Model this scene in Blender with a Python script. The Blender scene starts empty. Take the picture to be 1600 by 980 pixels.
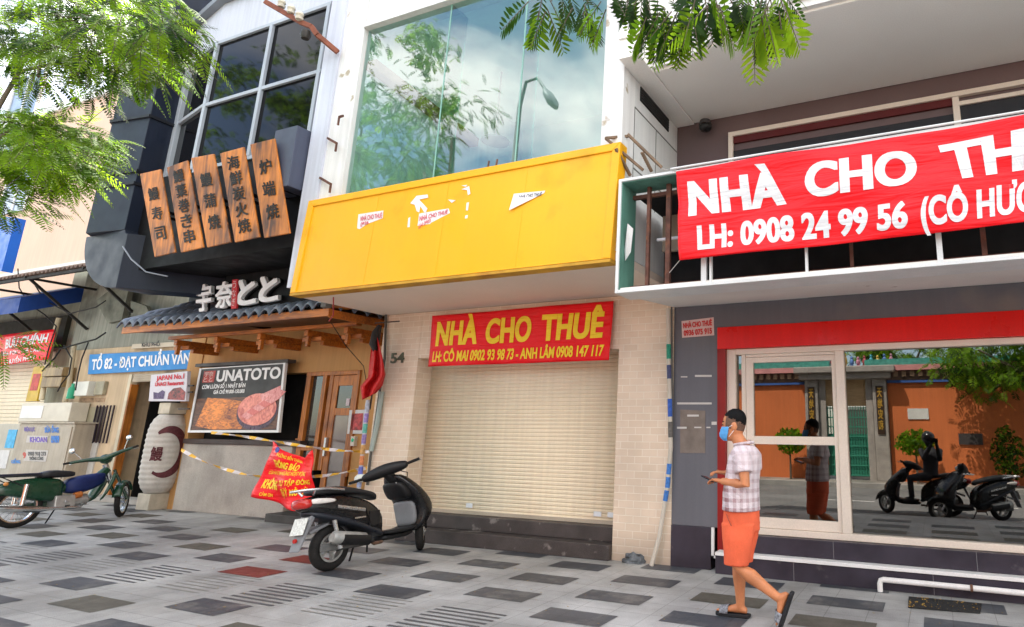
import bpy, bmesh, math, random
from mathutils import Vector, Matrix, noise
R_ = math.radians
rng = random.Random(7)
SC = bpy.context.scene
COL = SC.collection
# ------------------------------------------------------------------ camera
CAM_H = 1.49
cd = bpy.data.cameras.new('camera'); cam = bpy.data.objects.new('camera', cd); COL.objects.link(cam)
FPX, PPX, PPY = 948.0, 1074.4, 461.8
YAW, PIT, ROL = .3851, -.2224, .0098
def _rot(a, b, c):
    ry = Matrix(((math.cos(a),0,math.sin(a)),(0,1,0),(-math.sin(a),0,math.cos(a))))
    rp = Matrix(((1,0,0),(0,math.cos(b),-math.sin(b)),(0,math.sin(b),math.cos(b))))
    rr = Matrix(((math.cos(c),-math.sin(c),0),(math.sin(c),math.cos(c),0),(0,0,1)))
    return rr @ rp @ ry @ Matrix(((1,0,0),(0,0,-1),(0,1,0)))
VIEW = _rot(YAW, PIT, ROL)                    # world -> (right, down, forward)
_r, _d, _f = VIEW[0], VIEW[1], VIEW[2]
cam.matrix_world = Matrix(((_r[0], -_d[0], -_f[0], 0), (_r[1], -_d[1], -_f[1], 0), (_r[2], -_d[2], -_f[2], CAM_H), (0,0,0,1)))
cd.sensor_fit = 'HORIZONTAL'; cd.sensor_width = 36
cd.lens = FPX/1600*36
cd.shift_x = (800-PPX)/1600
cd.shift_y = (PPY-490)/1600
cd.clip_start = .05; cd.clip_end = 500
SC.camera = cam
# ------------------------------------------------------------------ world, sun, exposure
SUN_EL, SUN_AZ = R_(60), R_(-35)              # azimuth from +Y towards +X
w = bpy.data.worlds.new('World'); SC.world = w; w.use_nodes = True
nt = w.node_tree; nt.nodes.clear()
def N(t, typ, **kw):
    n = t.nodes.new(typ)
    for k, v in kw.items(): setattr(n, k, v)
    return n
wo = N(nt,'ShaderNodeOutputWorld'); wb = N(nt,'ShaderNodeBackground'); wb.inputs[1].default_value = .12
sky = N(nt,'ShaderNodeTexSky', sky_type='NISHITA'); sky.sun_disc = False
sky.sun_elevation = SUN_EL; sky.sun_rotation = SUN_AZ; sky.dust_density = .8
tc = N(nt,'ShaderNodeTexCoord'); mp = N(nt,'ShaderNodeMapping'); mp.inputs['Scale'].default_value = (1,1,1.7)
mp.inputs['Location'].default_value = (1.35,.7,.4)
nz = N(nt,'ShaderNodeTexNoise'); nz.inputs['Scale'].default_value = 2.1; nz.inputs['Detail'].default_value = 7; nz.inputs['Roughness'].default_value = .55
cr = N(nt,'ShaderNodeValToRGB'); cr.color_ramp.elements[0].position = .44; cr.color_ramp.elements[1].position = .60
mx = N(nt,'ShaderNodeMixRGB'); mx.inputs[2].default_value = (11.7,11.1,10.2,1)
L = nt.links
L.new(tc.outputs['Generated'], mp.inputs[0]); L.new(mp.outputs[0], nz.inputs[0]); L.new(nz.outputs[0], cr.inputs[0])
mm = N(nt,'ShaderNodeMath', operation='MULTIPLY'); mm.inputs[1].default_value = .8
L.new(cr.outputs[0], mm.inputs[0]); L.new(mm.outputs[0], mx.inputs[0]); L.new(sky.outputs[0], mx.inputs[1]); L.new(mx.outputs[0], wb.inputs[0]); L.new(wb.outputs[0], wo.inputs[0])
sd = bpy.data.lights.new('sun','SUN'); sd.energy = 4.5; sd.angle = R_(.5); sd.color = (1,.95,.87)
so = bpy.data.objects.new('sun', sd); COL.objects.link(so)
_sv = Vector((math.sin(SUN_AZ)*math.cos(SUN_EL), math.cos(SUN_AZ)*math.cos(SUN_EL), math.sin(SUN_EL)))
so.rotation_euler = _sv.to_track_quat('Z','Y').to_euler(); so.location = (0,0,30)
SC.view_settings.view_transform = 'Standard'; SC.view_settings.look = 'None'
SC.view_settings.exposure = 1.95; SC.view_settings.gamma = 1; SC.view_settings.use_curve_mapping = False
SC.cycles.max_bounces = 8; SC.cycles.transparent_max_bounces = 12; SC.cycles.sample_clamp_indirect = 6
SC.cycles.use_denoising = True
# ------------------------------------------------------------------ photo pixel -> point on a real plane
CP = Vector((0,0,CAM_H)); _VT = VIEW.transposed()
def ray(u, v): return _VT @ Vector(((u-PPX)/FPX, (v-PPY)/FPX, 1))
def PY(u, v, Y): d = ray(u,v); return CP + d*(Y/d.y)
def PX(u, v, X): d = ray(u,v); return CP + d*(X/d.x)
def PZ(u, v, Z=0): d = ray(u,v); return CP + d*((Z-CAM_H)/d.z)
# ------------------------------------------------------------------ materials
MT = {}
def mat(name, col, rough=.6, var=.1, scale=2.0, fine=.05, fscale=90, bump=.0, bscale=120, metal=0.0, streak=0.0, spec=.3, dirt=None, dscale=1.2, dpos=(.55,.75), coat=0.0):
    if name in MT: return MT[name]
    m = bpy.data.materials.new(name); m.use_nodes = True; t = m.node_tree; b = t.nodes['Principled BSDF']; l = t.links
    b.inputs['Roughness'].default_value = rough; b.inputs['Metallic'].default_value = metal
    b.inputs['Specular IOR Level'].default_value = spec; b.inputs['Coat Weight'].default_value = coat
    tcn = N(t,'ShaderNodeTexCoord')
    def nzn(sc, det=4, mapping=None):
        n = N(t,'ShaderNodeTexNoise'); n.inputs['Scale'].default_value = sc; n.inputs['Detail'].default_value = det
        if mapping:
            mpn = N(t,'ShaderNodeMapping'); mpn.inputs['Scale'].default_value = mapping
            l.new(tcn.outputs['Object'], mpn.inputs[0]); l.new(mpn.outputs[0], n.inputs[0])
        else: l.new(tcn.outputs['Object'], n.inputs[0])
        return n
    def rng_map(src, lo, hi):
        r = N(t,'ShaderNodeMapRange'); r.inputs[1].default_value = .3; r.inputs[2].default_value = .7
        r.inputs[3].default_value = lo; r.inputs[4].default_value = hi; l.new(src, r.inputs[0]); return r.outputs[0]
    f = rng_map(nzn(scale).outputs[0], 1-var, 1+var)
    f2 = rng_map(nzn(fscale,2).outputs[0], 1-fine, 1+fine)
    mul = N(t,'ShaderNodeMath', operation='MULTIPLY'); l.new(f, mul.inputs[0]); l.new(f2, mul.inputs[1]); fac = mul.outputs[0]
    if streak:
        f3 = rng_map(nzn(1.0,5,(14,14,.5)).outputs[0], 1-streak, 1+streak*.4)
        m2 = N(t,'ShaderNodeMath', operation='MULTIPLY'); l.new(fac, m2.inputs[0]); l.new(f3, m2.inputs[1]); fac = m2.outputs[0]
    vm = N(t,'ShaderNodeVectorMath', operation='SCALE'); vm.inputs[0].default_value = col[:3]; l.new(fac, vm.inputs['Scale']); out = vm.outputs[0]
    if dirt:
        dn = nzn(dscale, 8); rp = N(t,'ShaderNodeValToRGB'); rp.color_ramp.elements[0].position = dpos[0]; rp.color_ramp.elements[1].position = dpos[1]
        l.new(dn.outputs[0], rp.inputs[0]); mr = N(t,'ShaderNodeMixRGB'); l.new(rp.outputs[0], mr.inputs[0]); l.new(out, mr.inputs[1]); mr.inputs[2].default_value = (*dirt,1); out = mr.outputs[0]
    l.new(out, b.inputs['Base Color'])
    if rough > .15:
        l.new(rng_map(nzn(scale*2.7,5).outputs[0], max(.03,rough-.1), min(1,rough+.1)), b.inputs['Roughness'])
    if bump:
        bn = N(t,'ShaderNodeBump'); bn.inputs['Strength'].default_value = bump; bn.inputs['Distance'].default_value = .01
        l.new(nzn(bscale,3).outputs[0], bn.inputs['Height']); l.new(bn.outputs[0], b.inputs['Normal'])
    MT[name] = m; return m
def glass(name, tint, gloss=.2, rough=.01, gcol=(1,1,1)):
    if name in MT: return MT[name]
    m = bpy.data.materials.new(name); m.use_nodes = True; t = m.node_tree; t.nodes.clear(); l = t.links
    o = N(t,'ShaderNodeOutputMaterial'); a = N(t,'ShaderNodeBsdfTransparent'); a.inputs[0].default_value = (*tint,1)
    g = N(t,'ShaderNodeBsdfGlossy'); g.inputs[0].default_value = (*gcol,1); g.inputs['Roughness'].default_value = rough
    x = N(t,'ShaderNodeMixShader'); fr = N(t,'ShaderNodeLayerWeight'); fr.inputs[0].default_value = .25
    mr = N(t,'ShaderNodeMapRange'); mr.inputs[3].default_value = gloss; mr.inputs[4].default_value = min(1,gloss+.5)
    l.new(fr.outputs['Fresnel'], mr.inputs[0]); l.new(mr.outputs[0], x.inputs[0]); l.new(a.outputs[0], x.inputs[1]); l.new(g.outputs[0], x.inputs[2]); l.new(x.outputs[0], o.inputs[0])
    MT[name] = m; return m
def leafmat(name, col, tcol):
    m = bpy.data.materials.new(name); m.use_nodes = True; t = m.node_tree; t.nodes.clear(); l = t.links
    o = N(t,'ShaderNodeOutputMaterial'); d = N(t,'ShaderNodeBsdfPrincipled'); d.inputs['Roughness'].default_value = .6; d.inputs['Specular IOR Level'].default_value = .15
    tr = N(t,'ShaderNodeBsdfTranslucent'); x = N(t,'ShaderNodeMixShader'); x.inputs[0].default_value = .55
    tcn = N(t,'ShaderNodeTexCoord'); n = N(t,'ShaderNodeTexNoise'); n.inputs['Scale'].default_value = 6; n.inputs['Detail'].default_value = 4; l.new(tcn.outputs['Object'], n.inputs[0])
    r = N(t,'ShaderNodeMapRange'); r.inputs[1].default_value = .3; r.inputs[2].default_value = .7; r.inputs[3].default_value = .5; r.inputs[4].default_value = 1.5; l.new(n.outputs[0], r.inputs[0])
    for c, tgt in ((col, d.inputs['Base Color']), (tcol, tr.inputs[0])):
        v = N(t,'ShaderNodeVectorMath', operation='SCALE'); v.inputs[0].default_value = c; l.new(r.outputs[0], v.inputs['Scale']); l.new(v.outputs[0], tgt)
    l.new(d.outputs[0], x.inputs[1]); l.new(tr.outputs[0], x.inputs[2]); l.new(x.outputs[0], o.inputs[0]); return m
def brickmat(name, c1, c2, mort, bw, bh, bump=.25, grime=False):
    m = bpy.data.materials.new(name); m.use_nodes = True; t = m.node_tree; b = t.nodes['Principled BSDF']; l = t.links; b.inputs['Roughness'].default_value = .6
    tcn = N(t,'ShaderNodeTexCoord'); sx = N(t,'ShaderNodeSeparateXYZ'); l.new(tcn.outputs['Object'], sx.inputs[0])
    ad = N(t,'ShaderNodeMath'); l.new(sx.outputs[0], ad.inputs[0]); l.new(sx.outputs[1], ad.inputs[1])
    cx = N(t,'ShaderNodeCombineXYZ'); l.new(ad.outputs[0], cx.inputs[0]); l.new(sx.outputs[2], cx.inputs[1])
    br = N(t,'ShaderNodeTexBrick'); br.inputs['Color1'].default_value = (*c1,1); br.inputs['Color2'].default_value = (*c2,1); br.inputs['Mortar'].default_value = (*mort,1)
    br.inputs['Scale'].default_value = 1; br.inputs['Brick Width'].default_value = bw; br.inputs['Row Height'].default_value = bh; br.inputs['Mortar Size'].default_value = .005; br.inputs['Mortar Smooth'].default_value = .2
    l.new(cx.outputs[0], br.inputs[0])
    n = N(t,'ShaderNodeTexNoise'); n.inputs['Scale'].default_value = 1.3; n.inputs['Detail'].default_value = 7; l.new(tcn.outputs['Object'], n.inputs[0])
    r = N(t,'ShaderNodeMapRange'); r.inputs[1].default_value = .3; r.inputs[2].default_value = .7; r.inputs[3].default_value = .82; r.inputs[4].default_value = 1.1; l.new(n.outputs[0], r.inputs[0])
    v = N(t,'ShaderNodeVectorMath', operation='SCALE'); l.new(br.outputs[0], v.inputs[0]); l.new(r.outputs[0], v.inputs['Scale']); l.new(v.outputs[0], b.inputs['Base Color'])
    if grime:                            # splash dirt in a ragged band above the paving
        g1 = N(t,'ShaderNodeMath', operation='MULTIPLY_ADD'); g1.inputs[1].default_value = .9; l.new(n.outputs[0], g1.inputs[0]); g1.inputs[2].default_value = -.12
        g2 = N(t,'ShaderNodeMath', operation='SUBTRACT'); l.new(g1.outputs[0], g2.inputs[0]); l.new(sx.outputs[2], g2.inputs[1])
        g3 = N(t,'ShaderNodeMapRange'); g3.inputs[1].default_value = -.05; g3.inputs[2].default_value = .35; g3.inputs[3].default_value = 0; g3.inputs[4].default_value = .6; l.new(g2.outputs[0], g3.inputs[0])
        gm_ = N(t,'ShaderNodeMixRGB'); l.new(g3.outputs[0], gm_.inputs[0]); l.new(v.outputs[0], gm_.inputs[1]); gm_.inputs[2].default_value = (.20,.155,.12,1); l.new(gm_.outputs[0], b.inputs['Base Color'])
    bn = N(t,'ShaderNodeBump'); bn.invert = True; bn.inputs['Strength'].default_value = bump; bn.inputs['Distance'].default_value = .01; l.new(br.outputs['Fac'], bn.inputs['Height']); l.new(bn.outputs[0], b.inputs['Normal'])
    return m
def woodmat(name, c1, c2, stretch=(6,6,.6), rough=.5, scale=3, dist=3):
    if name in MT: return MT[name]
    m = bpy.data.materials.new(name); m.use_nodes = True; t = m.node_tree; b = t.nodes['Principled BSDF']; l = t.links; b.inputs['Roughness'].default_value = rough
    tcn = N(t,'ShaderNodeTexCoord'); mpn = N(t,'ShaderNodeMapping'); mpn.inputs['Scale'].default_value = stretch; l.new(tcn.outputs['Object'], mpn.inputs[0])
    n = N(t,'ShaderNodeTexNoise'); n.inputs['Scale'].default_value = scale; n.inputs['Detail'].default_value = 8; n.inputs['Distortion'].default_value = dist*.3; l.new(mpn.outputs[0], n.inputs[0])
    n2 = N(t,'ShaderNodeTexNoise'); n2.inputs['Scale'].default_value = 1.7; n2.inputs['Detail'].default_value = 4; l.new(tcn.outputs['Object'], n2.inputs[0])
    ad = N(t,'ShaderNodeMath'); l.new(n.outputs[0], ad.inputs[0]); l.new(n2.outputs[0], ad.inputs[1])
    r = N(t,'ShaderNodeValToRGB'); r.color_ramp.elements[0].position = .75/2; r.color_ramp.elements[1].position = 1.2/2; r.color_ramp.elements[0].color = (*c1,1); r.color_ramp.elements[1].color = (*c2,1)
    h = N(t,'ShaderNodeMath', operation='MULTIPLY'); h.inputs[1].default_value = .5; l.new(ad.outputs[0], h.inputs[0]); l.new(h.outputs[0], r.inputs[0]); l.new(r.outputs[0], b.inputs['Base Color'])
    bn = N(t,'ShaderNodeBump'); bn.inputs['Strength'].default_value = .2; bn.inputs['Distance'].default_value = .005; l.new(n.outputs[0], bn.inputs['Height']); l.new(bn.outputs[0], b.inputs['Normal'])
    MT[name] = m; return m
# ------------------------------------------------------------------ objects
def wm(o):
    if o.parent: return wm(o.parent) @ o.matrix_parent_inverse @ o.matrix_basis
    return o.matrix_basis
def tag(o, label=None, cat=None, group=None, kind=None):
    if label: o['label'] = label
    if cat: o['category'] = cat
    if group: o['group'] = group
    if kind: o['kind'] = kind
    return o
def thing(name, label, cat, loc=(0,0,0), rot=(0,0,0), group=None):
    o = bpy.data.objects.new(name, None); COL.objects.link(o); o.empty_display_size = .2
    o.location = loc; o.rotation_euler = rot; return tag(o, label, cat, group)
class MB:
    def __init__(s): s.v = []; s.f = []; s.mi = []; s.cur = 0
    def add(s, vs, fs, mi=None):
        o = len(s.v); s.v += [tuple(x) for x in vs]; s.f += [tuple(i+o for i in f) for f in fs]; s.mi += [s.cur if mi is None else mi]*len(fs); return s
    def box(s, x0, x1, y0, y1, z0, z1, mi=None):
        return s.hexa([(x0,y0,z0),(x1,y0,z0),(x1,y1,z0),(x0,y1,z0)], [(x0,y0,z1),(x1,y0,z1),(x1,y1,z1),(x0,y1,z1)], mi)
    def hexa(s, a, b, mi=None):           # bottom loop (ccw seen from above), top loop
        n = len(a); vs = list(a)+list(b)
        fs = [tuple(range(n-1,-1,-1)), tuple(range(n,2*n))]+[(i,(i+1)%n,n+(i+1)%n,n+i) for i in range(n)]
        return s.add(vs, fs, mi)
    def prism(s, poly, d, mi=None):       # polygon of 3-D points pushed along vector d
        d = Vector(d); a = [Vector(p) for p in poly]
        nn = Vector((0,0,0))
        for i in range(len(a)):
            p, q = a[i], a[(i+1)%len(a)]; nn += (p-a[0]).cross(q-a[0])
        if nn.dot(d) < 0: a.reverse()
        return s.hexa(a, [p+d for p in a], mi)
    def quad(s, a, b, c, d, mi=None): return s.add([a,b,c,d], [(0,1,2,3)], mi)
    def tube(s, pts, r, n=8, mi=None, cap=True, flat=1.0):
        pts = [Vector(p) for p in pts]; rs = r if isinstance(r,(list,tuple)) else [r]*len(pts)
        vs = []; fs = []; up = None
        for i, p in enumerate(pts):
            t = (pts[min(i+1,len(pts)-1)]-pts[max(i-1,0)]).normalized()
            if up is None:
                up = Vector((0,0,1)) if abs(t.z) < .9 else Vector((1,0,0))
            sd_ = t.cross(up).normalized(); up = sd_.cross(t).normalized()
            for k in range(n):
                a = 2*math.pi*k/n; vs.append(p+sd_*math.cos(a)*rs[i]+up*math.sin(a)*rs[i]*flat)
        for i in range(len(pts)-1):
            for k in range(n): fs.append((i*n+k, i*n+(k+1)%n, (i+1)*n+(k+1)%n, (i+1)*n+k))
        if cap: fs += [tuple(range(n-1,-1,-1)), tuple(range((len(pts)-1)*n, len(pts)*n))]
        return s.add(vs, fs, mi)
    def bar(s, a, b, w_, h_, mi=None, up=(0,0,1)):
        a, b = Vector(a), Vector(b); t = (b-a).normalized(); u_ = Vector(up)
        if abs(t.dot(u_)) > .95: u_ = Vector((0,1,0))
        sd_ = t.cross(u_).normalized()*w_/2; u2 = sd_.cross(t).normalized()*h_/2
        return s.hexa([a-sd_-u2, a-sd_+u2, a+sd_+u2, a+sd_-u2], [b-sd_-u2, b-sd_+u2, b+sd_+u2, b+sd_-u2], mi)
    def lathe(s, prof, n=24, org=(0,0,0), axis='z', mi=None):  # prof: (r, h)
        vs = []; fs = []; o = Vector(org)
        for (r, h) in prof:
            for k in range(n):
                a = 2*math.pi*k/n; c, d = r*math.cos(a), r*math.sin(a)
                vs.append(o+Vector({'z':(c,d,h),'y':(c,h,d),'x':(h,c,d)}[axis]))
        for i in range(len(prof)-1):
            for k in range(n):
                f = (i*n+k, i*n+(k+1)%n, (i+1)*n+(k+1)%n, (i+1)*n+k); fs.append(f if axis != 'y' else f[::-1])
        return s.add(vs, fs, mi)
    def rings(s, rings, mi=None, cap=True):
        n = len(rings[0]); vs = [p for r in rings for p in r]; fs = []
        for i in range(len(rings)-1):
            for k in range(n): fs.append((i*n+k, i*n+(k+1)%n, (i+1)*n+(k+1)%n, (i+1)*n+k))
        if cap: fs += [tuple(range(n-1,-1,-1)), tuple(range((len(rings)-1)*n, len(rings)*n))]
        return s.add(vs, fs, mi)
    def ell(s, c, r, n=16, m=10, mi=None):
        c = Vector(c); rg = []
        for i in range(m+1):
            th = math.pi*i/m; th = min(max(th,.05),math.pi-.05)
            rg.append([c+Vector((r[0]*math.sin(th)*math.cos(2*math.pi*k/n), r[1]*math.sin(th)*math.sin(2*math.pi*k/n), -r[2]*math.cos(th))) for k in range(n)])
        return s.rings(rg, mi)
    def grid(s, fn, nu, nv, mi=None):
        vs = [fn(i/nu, j/nv) for j in range(nv+1) for i in range(nu+1)]
        fs = [(j*(nu+1)+i, j*(nu+1)+i+1, (j+1)*(nu+1)+i+1, (j+1)*(nu+1)+i) for j in range(nv) for i in range(nu)]
        return s.add(vs, fs, mi)
    def build(s, name, mats, parent=None, bev=0.0, smooth=None, local=False, solid=0.0, sub=0, remesh=0.0, seg=2, sm=4):
        me = bpy.data.meshes.new(name); me.from_pydata(s.v, [], s.f)
        for m in (mats if isinstance(mats,(list,tuple)) else [mats]): me.materials.append(m)
        me.polygons.foreach_set('material_index', s.mi)
        b2 = bmesh.new(); b2.from_mesh(me); bmesh.ops.recalc_face_normals(b2, faces=b2.faces); b2.to_mesh(me); b2.free()
        o = bpy.data.objects.new(name, me); COL.objects.link(o)
        if parent:
            o.parent = parent
            if not local: o.matrix_parent_inverse = wm(parent).inverted()
        if remesh:
            md = o.modifiers.new('remesh','REMESH'); md.mode = 'VOXEL'; md.voxel_size = remesh; md.use_smooth_shade = True
            md = o.modifiers.new('smooth','SMOOTH'); md.iterations = sm; md.factor = .5
        if solid: md = o.modifiers.new('solid','SOLIDIFY'); md.thickness = solid; md.offset = 0
        if bev: md = o.modifiers.new('bevel','BEVEL'); md.width = bev; md.segments = seg; md.limit_method = 'ANGLE'; md.angle_limit = R_(40)
        if sub: md = o.modifiers.new('sub','SUBSURF'); md.levels = sub; md.render_levels = sub
        if smooth is not None or sub:
            for p in me.polygons: p.use_smooth = True
            if smooth: 
                try: me.set_sharp_from_angle(angle=R_(smooth))
                except Exception: pass
        return o
def rectpx(Y, u0, v0, u1, v1):
    a = PY(u0,(v0+v1)/2,Y); b = PY(u1,(v0+v1)/2,Y); c = PY((u0+u1)/2,v0,Y); d = PY((u0+u1)/2,v1,Y)
    return a.x, b.x, d.z, c.z
def bil(q, s, t):        # q: BL BR TR TL
    return (q[0]*(1-s)+q[1]*s)*(1-t)+(q[3]*(1-s)+q[2]*s)*t
# ------------------------------------------------------------------ lettering
_capH = None
def text_geo(body, bold=.02):
    global _capH
    cjk = any(ord(ch) > 0x2fff for ch in body); base_ = min(bold, .0 if cjk else .03); ex = bold-base_
    def raw(sx):
        c = bpy.data.curves.new('lettering','FONT'); c.body = sx; c.offset = base_; c.space_character = 1+ex*1.6 if not cjk else 1; c.resolution_u = 6
        o = bpy.data.objects.new('lettering', c); COL.objects.link(o)
        me = bpy.data.meshes.new_from_object(o.evaluated_get(bpy.context.evaluated_depsgraph_get()))
        vs = [Vector(v.co) for v in me.vertices]; fs = [tuple(p.vertices) for p in me.polygons]
        bpy.data.objects.remove(o); bpy.data.curves.remove(c); bpy.data.meshes.remove(me); return vs, fs
    vs, fs = raw(body)
    if ex > .002:                       # heavier strokes: overlapping copies a hair apart in depth
        v0, f0 = vs, fs; vs, fs = [], []
        for k, (sx_, sy_) in enumerate(((0,0),(1,0),(-1,0)) if not cjk else ((0,0),(1,.7),(-1,.7),(1,-.7),(-1,-.7),(1,0),(-1,0))):
            n0 = len(vs); vs += [Vector((v.x+sx_*ex, v.y+sy_*ex, k*.0005)) for v in v0]; fs += [tuple(i+n0 for i in f) for f in f0]
    if _capH is None:
        hv, _ = raw('H'); _capH = (min(v.y for v in hv), max(v.y for v in hv))
    lat = any(ord(ch) < 0x2000 and not ch.isspace() for ch in body)
    y0, y1 = (_capH if lat else (min(v.y for v in vs), max(v.y for v in vs)))
    x0, x1 = min(v.x for v in vs), max(v.x for v in vs)
    return [((v.x-x0)/(x1-x0), (v.y-y0)/(y1-y0), v.z) for v in vs], fs
def letters(name, items, m, parent, off=(0,-.006,0), warp=None, cuts=0, thick=0.0, local=False):
    """items: (text, world quad BL BR TR TL, bold)"""
    mb = MB(); off = Vector(off)
    for it in items:
        body, q = it[0], it[1]; bold = it[2] if len(it) > 2 else .02
        g, fs = text_geo(body, bold)
        nrm = off.normalized(); vs = [bil(q, s, t)+nrm*zz for s, t, zz in g]
        if cuts:
            bm = bmesh.new(); bv = [bm.verts.new(v) for v in vs]
            for f in fs:
                try: bm.faces.new([bv[i] for i in f])
                except ValueError: pass
            ax = (q[1]-q[0]).normalized(); az = (q[3]-q[0]).normalized(); ln = (q[1]-q[0]).length; hn = (q[3]-q[0]).length
            for k in range(1, cuts):
                geom = bm.verts[:]+bm.edges[:]+bm.faces[:]; bmesh.ops.bisect_plane(bm, geom=geom, plane_co=q[0]+ax*ln*k/cuts, plane_no=ax)
            for k in range(0, 4):
                geom = bm.verts[:]+bm.edges[:]+bm.faces[:]; bmesh.ops.bisect_plane(bm, geom=geom, plane_co=q[0]+az*hn*(k+.5)/4, plane_no=az)
            bm.verts.index_update(); vs = [v.co.copy() for v in bm.verts]; fs = [[v.index for v in f.verts] for f in bm.faces]; bm.free()
        if warp: vs = [v+warp(v) for v in vs]
        mb.add([v+off for v in vs], fs)
    o = mb.build(name, m, parent, local=local)
    if thick: md = o.modifiers.new('solid','SOLIDIFY'); md.thickness = thick; md.offset = 0
    return o
def qpx(Y, bl, br, tr, tl): return [PY(*bl,Y), PY(*br,Y), PY(*tr,Y), PY(*tl,Y)]
def copy_tree(o, parent=None):
    c = o.copy(); COL.objects.link(c); c.parent = parent
    for ch in list(o.children): copy_tree(ch, c)
    return c
# ================================================================== setting
def tilemat(name, c1, c2, mort, tw, th, rough=.55):
    m = brickmat(name, c1, c2, mort, tw, th, .15); t = m.node_tree; l = t.links
    br = [n for n in t.nodes if n.type == 'TEX_BRICK'][0]; br.offset = 0; br.inputs['Mortar Size'].default_value = .004
    tcn = [n for n in t.nodes if n.type == 'TEX_COORD'][0]
    for lk in list(br.inputs[0].links): l.remove(lk)
    l.new(tcn.outputs['Object'], br.inputs[0])
    b = t.nodes['Principled BSDF']
    # worn soft stains: large and small noise
    n = N(t,'ShaderNodeTexNoise'); n.inputs['Scale'].default_value = .55; n.inputs['Detail'].default_value = 9; n.inputs['Roughness'].default_value = .65; l.new(tcn.outputs['Object'], n.inputs[0])
    n3 = N(t,'ShaderNodeTexNoise'); n3.inputs['Scale'].default_value = 150; n3.inputs['Detail'].default_value = 2; l.new(tcn.outputs['Object'], n3.inputs[0])
    r = N(t,'ShaderNodeMapRange'); r.inputs[1].default_value = .35; r.inputs[2].default_value = .65; r.inputs[3].default_value = .50; r.inputs[4].default_value = 1.15; l.new(n.outputs[0], r.inputs[0])
    r3 = N(t,'ShaderNodeMapRange'); r3.inputs[1].default_value = .3; r3.inputs[2].default_value = .7; r3.inputs[3].default_value = .78; r3.inputs[4].default_value = 1.22; l.new(n3.outputs[0], r3.inputs[0])
    mu = N(t,'ShaderNodeMath', operation='MULTIPLY'); l.new(r.outputs[0], mu.inputs[0]); l.new(r3.outputs[0], mu.inputs[1])
    src = b.inputs['Base Color'].links[0].from_socket; v = N(t,'ShaderNodeVectorMath', operation='SCALE'); l.new(src, v.inputs[0]); l.new(mu.outputs[0], v.inputs['Scale']); l.new(v.outputs[0], b.inputs['Base Color'])
    b.inputs['Roughness'].default_value = rough; b.inputs['Specular IOR Level'].default_value = .3
    return m
T_LIGHT = tilemat('pale_granite', (.46,.455,.44), (.415,.41,.395), (.29,.285,.27), .335, .335)
T_DARK = tilemat('dark_granite', (.082,.088,.100), (.066,.073,.086), (.05,.05,.05), .335, .335, .45)
_t = T_LIGHT.node_tree; _b = _t.nodes['Principled BSDF']; _n = N(_t,'ShaderNodeTexNoise'); _n.inputs['Scale'].default_value = .42; _n.inputs['Detail'].default_value = 10; _n.inputs['Roughness'].default_value = .68; _n.inputs['Distortion'].default_value = .6
_t.links.new([n for n in _t.nodes if n.type == 'TEX_COORD'][0].outputs['Object'], _n.inputs[0]); _r = N(_t,'ShaderNodeValToRGB'); _r.color_ramp.elements[0].position = .48; _r.color_ramp.elements[1].position = .72
_r.color_ramp.elements[1].color = (.7,.7,.7,1); _t.links.new(_n.outputs[0], _r.inputs[0]); _m = N(_t,'ShaderNodeMixRGB'); _t.links.new(_r.outputs[0], _m.inputs[0]); _t.links.new(_b.inputs['Base Color'].links[0].from_socket, _m.inputs[1]); _m.inputs[2].default_value = (.17,.155,.135,1); _t.links.new(_m.outputs[0], _b.inputs['Base Color'])
_t = T_DARK.node_tree; _b = _t.nodes['Principled BSDF']; _n = N(_t,'ShaderNodeTexNoise'); _n.inputs['Scale'].default_value = 3.2; _n.inputs['Detail'].default_value = 9; _n.inputs['Roughness'].default_value = .7
_t.links.new([n for n in _t.nodes if n.type == 'TEX_COORD'][0].outputs['Object'], _n.inputs[0]); _r = N(_t,'ShaderNodeValToRGB'); _r.color_ramp.elements[0].position = .50; _r.color_ramp.elements[1].position = .78
_r.color_ramp.elements[1].color = (.75,.75,.75,1); _t.links.new(_n.outputs[0], _r.inputs[0]); _m = N(_t,'ShaderNodeMixRGB'); _t.links.new(_r.outputs[0], _m.inputs[0]); _t.links.new(_b.inputs['Base Color'].links[0].from_socket, _m.inputs[1]); _m.inputs[2].default_value = (.26,.245,.22,1); _t.links.new(_m.outputs[0], _b.inputs['Base Color'])
T_OLIVE = mat('olive_granite', (.095,.088,.070), .55, .15, 3, .2, 150)
T_RED = mat('red_granite', (.17,.035,.028), .55, .18, 4, .2, 150)
T_LINE = mat('line_granite', (.085,.085,.088), .55, .2, 4)
T_SOFT = mat('soft_line', (.22,.21,.19), .55, .2, 4)
sw = MB()
sw.box(-60, 40, 1.3, 22, -.4, 0, 0)
zt = .003
def tile(x0, x1, y0, y1, mi): sw.quad((x0,y0,zt),(x1,y0,zt),(x1,y1,zt),(x0,y1,zt), mi)
for ci in range(-30, 8):
    x0 = -3.22 + ci*1.0
    par = ci % 2
    for k in range(-8, 6):
        yc = 6.07 + .34*par + k*.675
        if yc > 7.6 or yc < 1.8: continue
        if 3.75 < yc < 4.70 and x0 < -3.3: continue
        if x0 > -13 and x0 < -7.5 and yc > 5.2 and rng.random() < .25: continue
        mi = 1
        if abs(x0+7.22) < .05 and 4.6 < yc < 5.2: mi = 3
        if abs(x0+7.22) < .05 and 5.3 < yc < 5.8: mi = 3
        if rng.random() < .22: mi = 2
        j = rng.uniform(-.012,.012)
        tile(x0+j, x0+.66+j, yc-.16, yc+.16, mi)
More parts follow.
